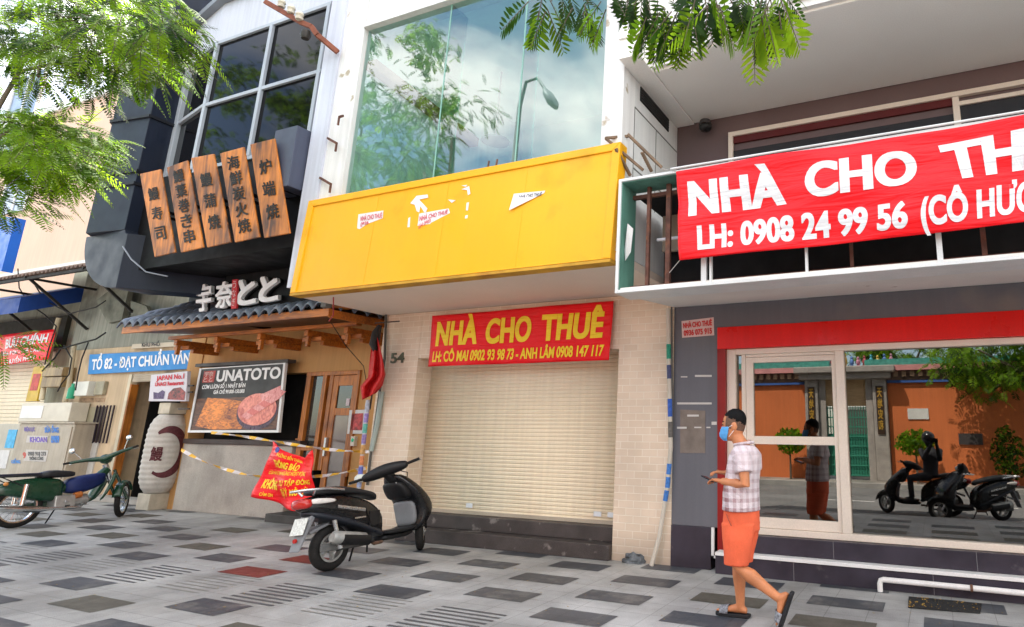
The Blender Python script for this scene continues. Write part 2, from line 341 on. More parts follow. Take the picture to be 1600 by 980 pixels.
for ci in range(-30, 8):                       # ribbed square slabs in one row
    x0 = -6.1 + ci*1.0
    if x0 > -3.3: continue
    for q in range(8):
        yy = 3.93 + q*.082
        if ci % 2 == 0: tile(x0, x0+.68, yy, yy+.03, 4)
        else: tile(x0+.02, x0+.66, yy+.01, yy+.03, 5)
side = sw.build('sidewalk', [T_LIGHT, T_DARK, T_OLIVE, T_RED, T_LINE, T_SOFT]); tag(side, kind='structure')
ASPH = mat('asphalt', (.15,.15,.148), .85, .25, .8, .35, 160, bump=.4, bscale=250)
mb = MB(); mb.box(-60, 40, -6.6, 1.16, -.5, -.16); tag(mb.build('road', ASPH), kind='structure')
KERB = mat('kerb_stone', (.30,.29,.27), .7, .2, 2, .15, 120)
mb = MB(); mb.box(-60, 40, 1.163, 1.298, -.4, .006); mb.box(-60, 40, -6.74, -6.604, -.4, .0); tag(mb.build('kerb', KERB, bev=.015), kind='structure')
FARW = tilemat('far_paving', (.36,.33,.29), (.32,.30,.27), (.2,.19,.17), .4, .4)
mb = MB(); mb.box(-60, 40, -30, -6.744, -.4, -.012); tag(mb.build('far_sidewalk', FARW), kind='structure')
mb = MB(); mb.quad((-400,-400,-.52),(400,-400,-.52),(400,400,-.52),(-400,400,-.52)); tag(mb.build('ground', mat('earth', (.12,.11,.10), .9)), kind='structure')
mb = MB()
for i in range(-12, 8): mb.box(i*3.2, i*3.2+1.6, -2.75, -2.63, -.159, -.156)
tag(mb.build('lane_marking', mat('road_paint', (.55,.55,.53), .7, .25, 8)), kind='structure')
# ================================================================== middle shophouse (empty shop, shutter down)
BRICK = brickmat('cream_brick', (.77,.625,.48), (.71,.565,.425), (.84,.735,.605), .20, .086, .45, grime=True)
STUC = mat('white_stucco', (.72,.72,.71), .8, .06, .8, .05, 140, bump=.15, streak=.10)
PEEL = mat('peeling_white', (.74,.735,.72), .8, .05, 1.5, .05, 140, bump=.2, streak=.12, dirt=(.42,.36,.27), dscale=3.2, dpos=(.63,.67))
BLUEW = mat('bluish_white', (.60,.63,.72), .8, .08, 1.2, .05, 140, streak=.15)
SOFF = mat('cream_soffit', (.78,.67,.57), .85, .06, .7, .04, 90, bump=.1)
GRAN = mat('step_granite', (.065,.055,.052), .5, .25, 3, .3, 140, dirt=(.30,.27,.25), dscale=5, dpos=(.60,.72))
SHUT = mat('shutter_cream', (.86,.745,.555), .45, .06, .6, .02, 60, streak=.07, dirt=(.55,.42,.27), dscale=.7, dpos=(.60,.85))
x0m, x1m, YB = -7.85, -2.955, 6.85
shop = thing('shophouse', 'narrow cream brick shophouse with a closed beige roller shutter and a green glass upper floor', 'building', ((x0m+x1m)/2, YB, 0))
mb = MB(); mb.box(x0m, -7.09, YB, 7.30, 0, 3.225); mb.build('brick_pillar', BRICK, shop)
mb = MB(); mb.box(-3.72, x1m, YB, 7.30, 0, 3.225); mb.build('brick_pillar', BRICK, shop)
mb = MB(); mb.box(-7.088, -3.722, YB+.002, 7.30, 2.53, 3.225); mb.build('brick_lintel', BRICK, shop)
mb = MB(); n = 42; zz0, zz1 = .37, 2.56; p = (zz1-zz0)/n; prof = []
for i in range(n):
    z = zz0+i*p
    prof += [(7.148, z), (7.141, z+p*.15), (7.138, z+p*.45), (7.141, z+p*.8), (7.149, z+p*.93)]
prof.append((7.15, zz1))
for (ya,za),(yb,zb) in zip(prof, prof[1:]): mb.quad((-7.086,ya,za),(-3.724,ya,za),(-3.724,yb,zb),(-7.086,yb,zb))
shu = mb.build('roller_shutter', SHUT, shop, smooth=25, solid=.004)
mb = MB(); mb.box(-7.085, -3.725, 7.115, 7.165, .352, .40); mb.build('bottom_rail', mat('shutter_rail', (.42,.36,.28), .5, .15), shu, bev=.004)
for xx in (-6.2, -4.15, -3.95): mb = MB(); mb.box(xx, xx+.11, 7.122, 7.128, .44, .50); mb.build('paper_label', mat('paper', (.72,.74,.76), .7), shu)
mb = MB(); mb.box(-7.086, -3.724, 6.78, 7.30, .002, .175); mb.build('step', GRAN, shop, bev=.008)
mb = MB(); mb.box(-7.084, -3.726, 6.965, 7.30, .178, .35); mb.build('step', GRAN, shop, bev=.008)
mb = MB(); mb.box(x0m-.05, x1m, 5.345, YB+.3, 3.23, 3.32); mb.build('canopy_soffit', SOFF, shop)
# upper front at Y 5.34
YU = 5.34
mb = MB(); mb.box(-7.94, -7.62, YU-.03, 5.62, 3.33, 13); mb.build('pillar', BLUEW, shop)
mb = MB(); mb.box(-7.62, -7.20, YU+.0, 5.62, 3.33, 13.002); mb.build('pillar', PEEL, shop)
mb = MB(); mb.box(-3.215, x1m, YU, 5.62, 3.33, 13.002); mb.build('pillar', PEEL, shop)
mb = MB(); mb.box(-7.198, -3.217, YU+.01, 5.60, 7.13, 13); mb.box(-7.198,-3.217, YU-.03, 5.60, 7.10, 7.128); mb.build('upper_wall', STUC, shop)
mb = MB(); mb.box(-7.198, -3.217, YU+.02, 5.5, 3.33, 4.30); mb.build('upper_wall', STUC, shop)
ROOM = mat('upper_room_paint', (.85,.88,.84), .8, .05)
mb = MB(); mb.box(-7.198, -3.217, 5.62, 9.0, 4.20, 4.28); mb.box(-7.198,-3.217,5.62,9.0,7.32,7.40); mb.box(-7.198,-3.217,9.0,9.1,4.2,7.4); mb.box(-3.217,-3.12,5.62,9.1,4.2,7.4)
mb.build('upper_room', ROOM, shop)
SIDE = mat('side_panel_white', (.70,.71,.70), .75, .06, 1, .04, 120, streak=.08)
mb = MB(); mb.box(-7.90, -7.2, 5.621, 16, 3.325, 13); mb.box(-3.115, x1m, 5.621, 16, 3.325, 13); mb.box(x0m, -7.095, 7.301, 16, 0, 3.3); mb.box(-3.715, x1m, 7.301, 16, 0, 3.3)
mb.box(-7.898, -2.957, 5.63, 16, 12.7, 12.9); mb.box(-7.898,-2.957,15.8,16,0,13); mb.box(-7.2,-3.1,7.4,9.0,0,3.3)
mb.build('side_wall', SIDE, shop)
mb = MB()
for zz in (4.38, 5.13): mb.box(x1m, x1m+.004, 5.62, YB, zz-.008, zz+.008)
for yy in (5.62, 6.2): mb.box(x1m, x1m+.004, yy-.006, yy+.006, 4.05, 5.13)
mb.build('panel_joint', mat('joint_dark', (.16,.16,.15), .8), shop)
GW = glass('green_glass', (.60,.86,.79), .175, .004, (.93,.98,1))
GE = mat('glass_edge', (.22,.42,.36), .25, .1, 2)
gx = [-7.2, -5.66, -4.41, -3.217]
for i in range(3):
    mb = MB(); mb.quad((gx[i]+.012,YU+.06,4.30),(gx[i+1]-.012,YU+.06,4.30),(gx[i+1]-.012,YU+.06,7.10),(gx[i]+.012,YU+.06,7.10))
    mb.build('window_pane', GW, shop)
FINM = glass('fin_glass', (.35,.66,.58), .22, .02)
for xx in gx[1:3]:
    mb = MB(); mb.box(xx-.006, xx+.006, YU+.072, YU+.36, 4.30, 7.10); mb.build('glass_fin', FINM, shop)
    mb = MB(); mb.box(xx-.009, xx+.009, YU+.056, YU+.068, 4.30, 7.10); mb.build('window_joint', GE, shop)
mb = MB(); mb.bar((-7.10,5.44,6.56),(-7.10,7.6,6.36),.16,.15); mb.build('ceiling_beam', mat('beam_brown', (.24,.10,.06), .6, .2, 5), shop)
mb = MB(); mb.lathe([(0,7.0),(.19,7.0),(.22,6.98),(.22,6.95),(0,6.95)], 24, (-6.3,7.2,-.9)); mb.tube([(-6.3,7.2,6.1),(-6.3,7.2,7.32)], .012); mb.build('pendant_lamp', mat('lamp_dark', (.10,.16,.15), .4), shop)
# vent slot in the white side wall
mb = MB(); mb.box(x1m, x1m+.012, 5.74, 6.56, 5.28, 5.46); mb.build('vent', mat('vent_black', (.012,.012,.012), .7), shop)
mb = MB()
for k in range(5): mb.box(x1m+.012, x1m+.02, 5.75, 6.55, 5.295+k*.034, 5.303+k*.034)
mb.build('louvre', mat('vent_slat', (.05,.05,.05), .6), shop)
# house number
tag(letters('house_number', [('54', qpx(YB,(611,568),(632,567),(633,551),(612,552)), .02)], mat('number_metal', (.10,.11,.07), .4, metal=.4), None, thick=.012, off=(0,-.01,0)), 'small dark metal house number 54 on the brick pillar', 'house number')
# ---------------------------------------------------------- yellow signboard
YEL = mat('yellow_panel', (.90,.44,.012), .42, .04, 1.2, .02, 60, streak=.018, dirt=(.66,.33,.012), dscale=2.2, dpos=(.62,.80))
YS = 5.27
qs = [Vector((-7.76,5.24,3.225)), Vector((-2.985,5.24,3.225)), Vector((-2.93,5.27,4.53)), Vector((-7.72,5.27,4.52))]
sgn = thing('signboard', 'long blank yellow signboard with torn paper scraps over the closed shutter', 'signboard', (-5.35,5.27,3.22))
def inset(q, d, e):
    ax = (q[1]-q[0]).normalized(); az = (q[3]-q[0]).normalized()
    return [q[0]+ax*d+az*e, q[1]-ax*d+az*e, q[2]-ax*d-az*e, q[3]+ax*d-az*e]
ins = inset(qs, .10, .0); ins = [ins[0]+Vector((0,0,.012)), ins[1]+Vector((0,0,.012)), ins[2]-Vector((0,0,.09)), ins[3]-Vector((0,0,.09))]
dv = Vector((0,.05,0))
mb = MB(); mb.prism([p+Vector((0,.02,0)) for p in ins], dv); mb.build('panel', YEL, sgn)
for s_ in (.26,.51,.76): mb = MB(); a, b = bil(ins,s_,0), bil(ins,s_,1); mb.bar(a+Vector((0,.0195,0)), b+Vector((0,.0195,0)), .005, .003); mb.build('panel_seam', mat('seam_ochre', (.82,.40,.012), .6), sgn)
mb = MB(); fr = .10
mb.prism([qs[3], qs[2], ins[2], ins[3]], (0,.16,0)); mb.prism([qs[0], ins[0], ins[3], qs[3]], (0,.16,0)); mb.prism([qs[1], qs[2], ins[2], ins[1]], (0,.16,0)); mb.prism([qs[0], qs[1], ins[1], ins[0]], (0,.16,0))
mb.build('frame', YEL, sgn, bev=.006)
mb = MB(); mb.hexa([Vector((-7.76,5.243,3.19)),Vector((-2.985,5.243,3.19)),Vector((-2.985,5.40,3.19)),Vector((-7.76,5.40,3.19))],[Vector((-7.76,5.243,3.222)),Vector((-2.985,5.243,3.222)),Vector((-2.985,5.40,3.222)),Vector((-7.76,5.40,3.222))])
mb.build('bottom_trim', mat('yellow_dirty', (.55,.30,.03), .6, .25, 3, dirt=(.35,.13,.02), dscale=2), sgn)
for xx in (-4.6,-4.72): mb = MB(); mb.tube([(xx,5.3,4.51),(xx+.02,5.29,4.61)],.011,6); mb.build('bolt', mat('rust', (.16,.08,.05), .8, .3, 8), sgn)
def SP(u, v, o=.0): return PY(u, v, YS+.012-o)
PAPW = mat('torn_paper', (.80,.78,.78), .8, .06, 9); PAPR = mat('paper_red_ink', (.62,.08,.12), .7, .2, 40); INK = mat('paper_black_ink', (.08,.08,.10), .7)
def scrap(name, label, pts, txt=None, inkm=None, curl=None):
    c = SP(*pts[0], .004); t = thing(name, label, 'paper', c)
    mb = MB(); vs = [SP(*p, .004) for p in pts]
    if curl:
        for i in curl: vs[i] += Vector((0,-.03,0))
    mb.add(vs, [tuple(range(len(vs)))]); mb.build('paper', PAPW, t, solid=.002)
    if txt: letters('print', [(b, [SP(*p, .009) for p in q], .02) for b, q in txt], inkm, t, off=(0,-.003,0))
scrap('torn_poster', 'torn white paper with red NHÀ CHO THUÊ print, left end of the yellow signboard', [(560,335),(599,329),(598,341),(574,350),(562,358),(558,357)], [('NHÀ CHO THUÊ', [(563,346),(597,340),(597,333),(564,338)]), ('0936', [(563,355),(576,350),(576,345),(564,348)])], PAPR)
scrap('torn_poster', 'ragged red printed poster scrap at the centre of the yellow signboard', [(655,334),(688,328),(701,326),(703,333),(674,348),(656,366),(651,365)], [('NHÀ CHO THUÊ', [(655,346),(699,334),(700,328),(656,338)]), ('LH 0903', [(654,358),(673,347),(673,342),(655,350)])], PAPR)
scrap('torn_poster', 'pale torn strips of paper above the red scrap on the yellow signboard', [(641,318),(651,306),(668,304),(669,309),(655,312),(668,326),(664,334),(657,322),(655,332),(651,330),(648,320)])
scrap('torn_poster', 'white triangular poster with black print peeling at a corner on the yellow signboard', [(803,303),(852,298),(850,302),(798,330)], [('NHÀ CHO THUÊ', [(811,312),(846,306),(847,301),(812,305)])], INK, curl=[3])
mb = MB()
for pts in ([(721,296),(733,291),(735,303),(731,305),(730,297)], [(729,317),(733,316),(731,329),(728,329)], [(727,337),(731,336),(729,352),(725,353)], [(638,341),(641,339),(640,360),(636,361)], [(640,376),(650,375),(650,378),(640,379)], [(652,377),(659,374),(659,378),(652,379)], [(696,367),(712,364),(711,369),(696,370)], [(632,369),(636,362),(634,370)], [(700,312),(712,313),(706,317)], [(721,290),(730,289),(728,292)]):
    mb = MB(); vs = [SP(*p, .004) for p in pts]; mb.add(vs, [tuple(range(len(vs)))]); tag(mb.build('paper_remnant', PAPW, solid=.002), 'small fleck of torn white paper left on the yellow signboard', 'paper', 'paper flecks on the yellow signboard')
# ---------------------------------------------------------- banners
def banner(name, label, q, wf, m, texts, tm, nu=60, nv=18, cat='banner', cuts=26):
    t = thing(name, label, cat, (q[0]+q[1])/2)
    mb = MB(); mb.grid(lambda s, v: (lambda p: p+wf(p))(bil(q, s, v)), nu, nv); mb.build('cloth', m, t, smooth=80, solid=.003)
    if texts: letters('lettering', texts, tm, t, off=(0,-.007,0), warp=wf, cuts=cuts)
    return t
def banmat(name, col, rough):
    m = mat(name, col, rough, .05, 1.5, .03, 60)
    t = m.node_tree; l = t.links; b = t.nodes['Principled BSDF']; tcn = [n for n in t.nodes if n.type == 'TEX_COORD'][0]
    mp_ = N(t,'ShaderNodeMapping'); mp_.inputs['Rotation'].default_value = (0,R_(22),0); mp_.inputs['Scale'].default_value = (1.2,1,9); l.new(tcn.outputs['Object'], mp_.inputs[0])
    n = N(t,'ShaderNodeTexNoise'); n.inputs['Scale'].default_value = 1.6; n.inputs['Detail'].default_value = 3; n.inputs['Distortion'].default_value = .8; l.new(mp_.outputs[0], n.inputs[0])
    bn = N(t,'ShaderNodeBump'); bn.inputs['Strength'].default_value = .55; bn.inputs['Distance'].default_value = .04; l.new(n.outputs[0], bn.inputs['Height']); l.new(bn.outputs[0], b.inputs['Normal']); return m
BRED = banmat('banner_red', (.86,.004,.010), .38); BGOLD = banmat('banner_gold', (.95,.66,.03), .45); BWHITE = banmat('banner_white', (.72,.73,.74), .4)
YM = 6.78
def wfm(p): return Vector((0, .012*math.sin(p.x*3.1+p.z*2.2)+.006*math.sin(p.x*9-p.z*7), 0))
qb = qpx(YM, (669,573),(952,563),(958,470),(677,494))
banner('banner', 'red banner with yellow lettering NHÀ CHO THUÊ hung above the beige roller shutter', qb, wfm, BRED,
  [('NHÀ', qpx(YM,(681,541),(745,537),(748,500),(685,504)), .05), ('CHO', qpx(YM,(757,537),(829,533),(833,494),(761,499)), .05), ('THUÊ', qpx(YM,(845,533),(941,527),(945,487),(849,493)), .05),
   ('LH: CÔ MAI 0902 93 98 73 - ANH LÂM 0908 147 117', qpx(YM,(676,566),(943,556),(945,539),(678,550)), .04)], BGOLD)
# ================================================================== right shophouse (glass front, big red banner)
GREYW = mat('grey_wall', (.135,.135,.152), .6, .06, 1, .04, 90, streak=.06, dirt=(.23,.20,.17), dscale=.9, dpos=(.58,.8))
PURP = mat('mauve_wall', (.15,.105,.105), .8, .08, 1, .05, 120, bump=.15)
PLIN = mat('plinth_granite', (.036,.030,.042), .4, .25, 4, .3, 170, dirt=(.20,.18,.17), dscale=3, dpos=(.66,.8))
BALC = mat('balcony_white', (.88,.865,.82), .85, .05, .6, .05, 100, bump=.12)
TRIMW = mat('trim_white', (.74,.73,.71), .6, .05)
REDF = mat('red_fascia', (.74,.008,.006), .35, .08, 1, streak=.08)
CREAM = mat('cream_aluminium', (.74,.64,.54), .4, .05)
XR0, XR1 = x1m+.003, 5.2
rs = thing('shop_building', 'grey shop with red trimmed glass front, mauve upper wall and white balcony, at the right', 'building', (-.5,6.85,0))
mb = MB(); mb.box(XR0, -2.385, YB+.003, 7.3, .45, 3.02); mb.box(-2.385, XR1, YB+.003, 7.3, 2.735, 3.02); mb.build('grey_wall', GREYW, rs)
mb = MB(); mb.box(XR0, -2.46, YB-.015, 7.25, 0, .447); mb.build('plinth', PLIN, rs, bev=.005)
mb = MB(); mb.box(XR0, XR1, YB+.01, 7.3, 3.25, 13); mb.build('upper_wall', PURP, rs)
mb = MB(); mb.box(-2.383, XR1, YB-.01, 6.97, 2.47, 2.733); mb.build('red_fascia', REDF, rs, bev=.004)
mb = MB(); mb.box(-2.383, -2.285, YB-.008, 7.12, .13, 2.468); mb.build('red_jamb', mat('red_jamb_paint', (.26,.010,.008), .45, .15, 3, streak=.15), rs)
mb = MB(); mb.box(-2.45,-2.42,YB-.03,YB,.13,.45); mb.box(-2.45,-2.36,YB-.03,YB,.13,.155); mb.build('corner_trim', TRIMW, rs)
mb = MB(); mb.box(-2.283, XR1, 6.80, 7.25, .225, .40); mb.build('wall_base', PLIN, rs, bev=.004)
mb = MB(); mb.box(-2.36, XR1, 6.70, 7.25, 0, .185); mb.build('wall_base', PLIN, rs, bev=.004)
mb = MB(); mb.box(-2.36, XR1, 6.685, 7.24, .187, .222); mb.build('sill_trim', TRIMW, rs, bev=.004)
mb = MB()
for xx in (-1.1,.25,1.5,2.8):
    mb.box(xx, xx+.006, 6.797, 6.8, .225, .40); mb.box(xx-.4, xx-.394, 6.697, 6.70, 0, .185)
mb.build('tile_joint', mat('joint_pale', (.16,.15,.16), .8), rs)
# frames
YG = 6.97
xa, xb, xc, xd = -2.225, -2.105, -2.015, -.985      # outer frame, slit pane, door sash, mullion
win = MB()
win.box(-2.285, -2.175, YG-.07, YG+.05, .40, 2.468)
win.box(-2.175, XR1, YG-.07, YG+.05, 2.40, 2.468)
win.box(-2.175, XR1, YG-.075, YG+.05, .402, .47)
win.box(-2.105, -2.055, YG-.06, YG+.05, .47, 2.40)
win.box(-1.01, -.915, YG-.075, YG+.05, .47, 2.40)
win.box(2.2, 2.29, YG-.075, YG+.05, .47, 2.40)
win.box(-2.05, -1.012, YG-.055, YG+.03, 2.365, 2.399)
wf = win.build('window_frame', CREAM, rs, bev=.005)
door = MB(); YD = YG-.02
door.box(-2.052,-1.965,YD-.035,YD+.03,.472,2.363); door.box(-1.055,-1.012,YD-.035,YD+.03,.472,2.363)
door.box(-1.965,-1.055,YD-.034,YD+.03,2.30,2.362); door.box(-1.965,-1.055,YD-.034,YD+.03,.473,.58); door.box(-1.965,-1.055,YD-.034,YD+.03,1.37,1.46)
df = door.build('sliding_door', CREAM, rs, bev=.004)
GS = glass('shop_glass', (.32,.30,.26), .16, .004, (1,.97,.92))
for (xx0,xx1,z0,z1,yy,par) in ((-1.965,-1.055,1.46,2.30,YD,df),(-1.965,-1.055,.58,1.37,YD,df),(-2.175,-2.105,.47,2.40,YG,rs),(-.915,2.2,.47,2.40,YG,rs),(2.29,XR1,.47,2.40,YG,rs)):
    mb = MB(); mb.quad((xx0,yy,z0),(xx1,yy,z0),(xx1,yy,z1),(xx0,yy,z1)); mb.build('pane', GS, par)
mb = MB(); mb.box(-2.04,-2.0,YD-.06,YD-.035,1.38,1.42); mb.build('handle', mat('steel', (.5,.5,.5), .3, metal=.9), df)
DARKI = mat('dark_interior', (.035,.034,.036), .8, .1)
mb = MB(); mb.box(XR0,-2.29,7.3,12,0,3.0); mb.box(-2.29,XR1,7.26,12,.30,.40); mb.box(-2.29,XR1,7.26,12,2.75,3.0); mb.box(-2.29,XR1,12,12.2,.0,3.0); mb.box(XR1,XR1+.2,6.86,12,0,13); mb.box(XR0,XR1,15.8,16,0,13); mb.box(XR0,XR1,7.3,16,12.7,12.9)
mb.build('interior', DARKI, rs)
# lower soffit between lightbox and wall
mb = MB(); mb.hexa([(-2.90,5.24,2.845),(XR1,5.24,2.845),(XR1,6.852,3.022),(-2.952,6.852,3.022)],[(-2.90,5.24,2.90),(XR1,5.24,2.90),(XR1,6.852,3.08),(-2.952,6.852,3.08)]); mb.build('canopy_soffit', mat('soffit_white', (.78,.76,.71), .8, .08, 1, dirt=(.35,.28,.22), dscale=6, dpos=(.68,.75)), rs)
# upper window
YW = YB
wx0 = -2.215
uw = MB(); uw.box(wx0, 5.0, YW-.06, YW+.0, 5.19, 5.25); uw.box(wx0, wx0+.06, YW-.06, YW+.0, 3.4, 5.19); uw.box(.42,.49,YW-.05,YW,3.4,5.19); uw.box(.49,1.4,YW-.045,YW,5.08,5.13)
uwf = uw.build('upper_window_frame', CREAM, rs, bev=.004)
mb = MB(); mb.box(wx0+.06, .42, YW-.03, YW-.002, 5.10, 5.19); mb.build('red_valance', mat('dark_red', (.10,.012,.012), .6), uwf)
mb = MB(); mb.quad((wx0+.06,YW-.02,3.4),(.42,YW-.02,3.4),(.42,YW-.02,5.0),(wx0+.06,YW-.02,5.0)); mb.quad((.49,YW-.02,3.4),(5,YW-.02,3.4),(5,YW-.02,5.08),(.49,YW-.02,5.08))
mb.build('pane', mat('black_glass', (.02,.022,.028), .06, .1, spec=.7), uwf)
mb = MB(); mb.box(-1.95,-.6,YW-.075,YW-.06,4.75,4.95); 
# balcony slab with curved front edge
out = [(-2.70,5.58),(-2.32,5.57),(-2.12,5.49),(-1.93,5.38),(-1.77,5.29),(-1.54,5.22),(-1.28,5.21),(-.64,5.21),(XR1,5.21)]
mb = MB(); poly = [(x,y,5.5) for x,y in out]+[(XR1,YB,5.5),(-2.70,YB,5.5)]; mb.prism(poly, (0,0,.24)); mb.build('balcony_slab', BALC, rs, bev=.01)
def offs(d): return [(x-(.0 if i else .0), y-d) for i,(x,y) in enumerate(out)]
for (d,z0,z1) in ((.06,5.52,5.60),(.10,5.602,5.66),(.02,5.662,6.55)):
    o2 = offs(d); mb = MB(); poly = [(x,y,z0) for x,y in o2]+[(x,y+.14,z0) for x,y in reversed(o2)]; 
    for i in range(len(o2)-1):
        a, b = o2[i], o2[i+1]; mb.hexa([(a[0],a[1],z0),(b[0],b[1],z0),(b[0],b[1]+.14,z0),(a[0],a[1]+.14,z0)],[(a[0],a[1],z1),(b[0],b[1],z1),(b[0],b[1]+.14,z1),(a[0],a[1]+.14,z1)])
    mb.build('balcony_parapet' if z1 > 6 else 'moulding', TRIMW if z1 < 6 else STUC, rs)
mb = MB(); mb.box(x1m+.001, -2.705, 5.205, YB+.005, 5.485, 5.72); mb.box(x1m+.001, -2.705, 5.18, 5.6, 5.72, 9); mb.build('balcony_beam', BALC, rs, bev=.006)
# ---------------------------------------------------------- empty lightbox
ALU = mat('white_metal', (.70,.72,.71), .4, .08, 3); GRN = mat('green_backing', (.10,.24,.19), .6, .2, 2, streak=.2); RUST = mat('rusty_steel', (.12,.055,.04), .8, .35, 9, dirt=(.25,.10,.05), dscale=12); BLK = mat('black_void', (.012,.012,.013), .9)
YL = 5.2
lb = thing('sign_frame', 'gutted white metal lightbox frame with rusty posts behind the large red banner', 'sign frame', (-1,YL,2.84))
mb = MB(); mb.box(-2.895,-2.865,YL,YL+.34,2.84,4.06); mb.box(-2.865,XR1,YL,YL+.34,4.03,4.06); mb.box(-2.865,XR1,YL,YL+.34,2.84,2.872); mb.build('frame', ALU, lb, bev=.004)
mb = MB(); mb.box(-2.863,-2.855,YL+.02,YL+.33,2.874,4.028); mb.box(-2.855,XR1,YL+.02,YL+.33,4.02,4.028); mb.box(-2.855,XR1,YL+.10,YL+.32,2.874,2.90); mb.box(-1.9,XR1,YL+.34,YL+.348,2.874,2.955); mb.build('green_lining', GRN, lb)
for xx, w_, m_ in ((-2.66,.035,RUST),(-2.44,.05,RUST),(-.62,.03,RUST),(.45,.04,RUST)):
    mb = MB(); mb.box(xx,xx+w_,YL+.20,YL+.24,2.90,4.02); mb.build('post', m_, lb)
for xx, w_ in ((-1.985,.05),(-1.90,.02),(-.99,.022),(.10,.045),(1.5,.04)):
    mb = MB(); mb.box(xx,xx+w_,YL+.03,YL+.07,2.874,4.02); mb.build('white_post', ALU, lb)
for z_, xs in ((2.925,(-2.85,XR1)),(3.92,(-2.85,XR1))):
    mb = MB(); mb.box(xs[0],xs[1],YL+.245,YL+.285,z_,z_+.04); mb.build('rail', RUST, lb)
mb = MB(); mb.box(-2.84,-2.2,YL+1.0,YL+1.05,3.55,4.0); mb.build('back_board', mat('beige_board', (.42,.33,.25), .8, .1), lb)
mb = MB(); mb.box(-2.86,XR1,6.3,6.33,3.10,4.0); mb.box(-2.86,XR1,YL+.4,6.3,3.99,4.0); mb.build('dark_lining', BLK, lb)
mb = MB(); mb.add([Vector((-2.853,YL+.1,3.32)),Vector((-2.80,YL+.05,3.58)),Vector((-2.74,YL+.06,3.52)),Vector((-2.77,YL+.08,3.28)),Vector((-2.84,YL+.1,3.20))],[(0,1,2,3,4)]); mb.build('torn_sheet', mat('torn_white', (.70,.70,.68), .7), lb, solid=.003)
mb = MB(); mb.tube([(-2.2,YL+.3,3.55),(-2.2,YL+.3,3.55)],.02,6); 
mb = MB(); mb.tube([(-2.6,YL+.35,3.47),(-2.0,YL+.35,3.47)],.018,8); mb.build('light_tube', mat('tube_white', (.6,.6,.62), .4), lb)
# large banner
YN = 5.13
def wfb(p): 
    return Vector((0, .018*math.sin(p.x*2.3+p.z*5.1)+.010*math.sin(p.x*5.7-p.z*8.3+1)+.006*math.sin(p.z*21+p.x*3), 0))
qB = qpx(YN,(1062,407),(1600,349),(1600,181),(1056,268))
ax0 = (qB[1]-qB[0]); ax1 = (qB[2]-qB[3]); qB = [qB[0], qB[0]+ax0*1.32, qB[3]+ax1*1.32, qB[3]]
s1 = [PY(1476,308,YN), PY(1600,289,YN)]; s2 = [PY(1466,225,YN), PY(1600,201,YN)]
def ext(bl, tl, br, tr, k): a, b, c, d = PY(*bl,YN), PY(*br,YN), PY(*tr,YN), PY(*tl,YN); return [a, a+(b-a)*k, d+(c-d)*k, d]
ban = banner('banner', 'large red banner with white lettering NHÀ CHO THUÊ across the gutted lightbox', qB, wfb, BRED,
  [('NHÀ', qpx(YN,(1076,338),(1229,318),(1223,269),(1073,284)), .055), ('CHO', qpx(YN,(1259,311),(1434,286),(1431,234),(1257,258)), .055),
   ('THUÊ', ext((1484,283),(1466,227),(1600,263),(1600,202),1.95), .055),
   ('LH: 0908 24 99 56', qpx(YN,(1091,391),(1419,356),(1418,316),(1089,354)), .05), ('(CÔ HƯƠNG)', ext((1440,355),(1437,312),(1597,333),(1597,288),1.62), .048)], BWHITE, nu=110, nv=36, cuts=34)
# tied cords of the banner
mb = MB(); mb.tube([PY(1056,268,YN), PY(1035,264,5.2)], .005, 5); mb.tube([qB[0], Vector((-2.3,5.2,3.0))], .004, 5); mb.build('tie_cord', mat('cord', (.4,.38,.35), .8), ban)
# top pipe behind the banner
mb = MB(); mb.tube([(-2.3,5.19,4.075),(XR1,5.19,4.075)],.012,8); mb.build('rail', ALU, lb)
# rusty brackets over the lightbox
BRN = mat('weathered_steel', (.17,.115,.075), .8, .3, 8)
br = thing('bracket', 'rusty steel angle brackets sticking out from the white wall above the lightbox', 'bracket', PX(946,217,-3.0))
mb = MB()
for a, b in (((946,216),(1005,266)),((946,216),(982,213)),((981,210),(1034,262)),((962,232),(985,275)),((1003,238),(1018,268))):
    pa = PY(*a,5.25); pb = PY(*b,5.45); mb.bar(pa, pb, .03, .025)
mb.build('angle_bar', BRN, br)
# small security camera
sc_ = thing('security_camera', 'small dark camera dome under the white balcony at the mauve wall', 'camera', PY(1102,198,6.7))
c0 = PY(1102,199,6.72); mb = MB(); mb.ell(c0, (.085,.085,.06), 16, 8); mb.build('dome', mat('dome_black', (.02,.02,.02), .25), sc_, smooth=60)
mb = MB(); mb.lathe([(.0,.09),(.07,.09),(.085,.03),(.0,.03)], 20, c0); mb.build('mount', mat('mount_dark', (.06,.055,.055), .6), sc_)
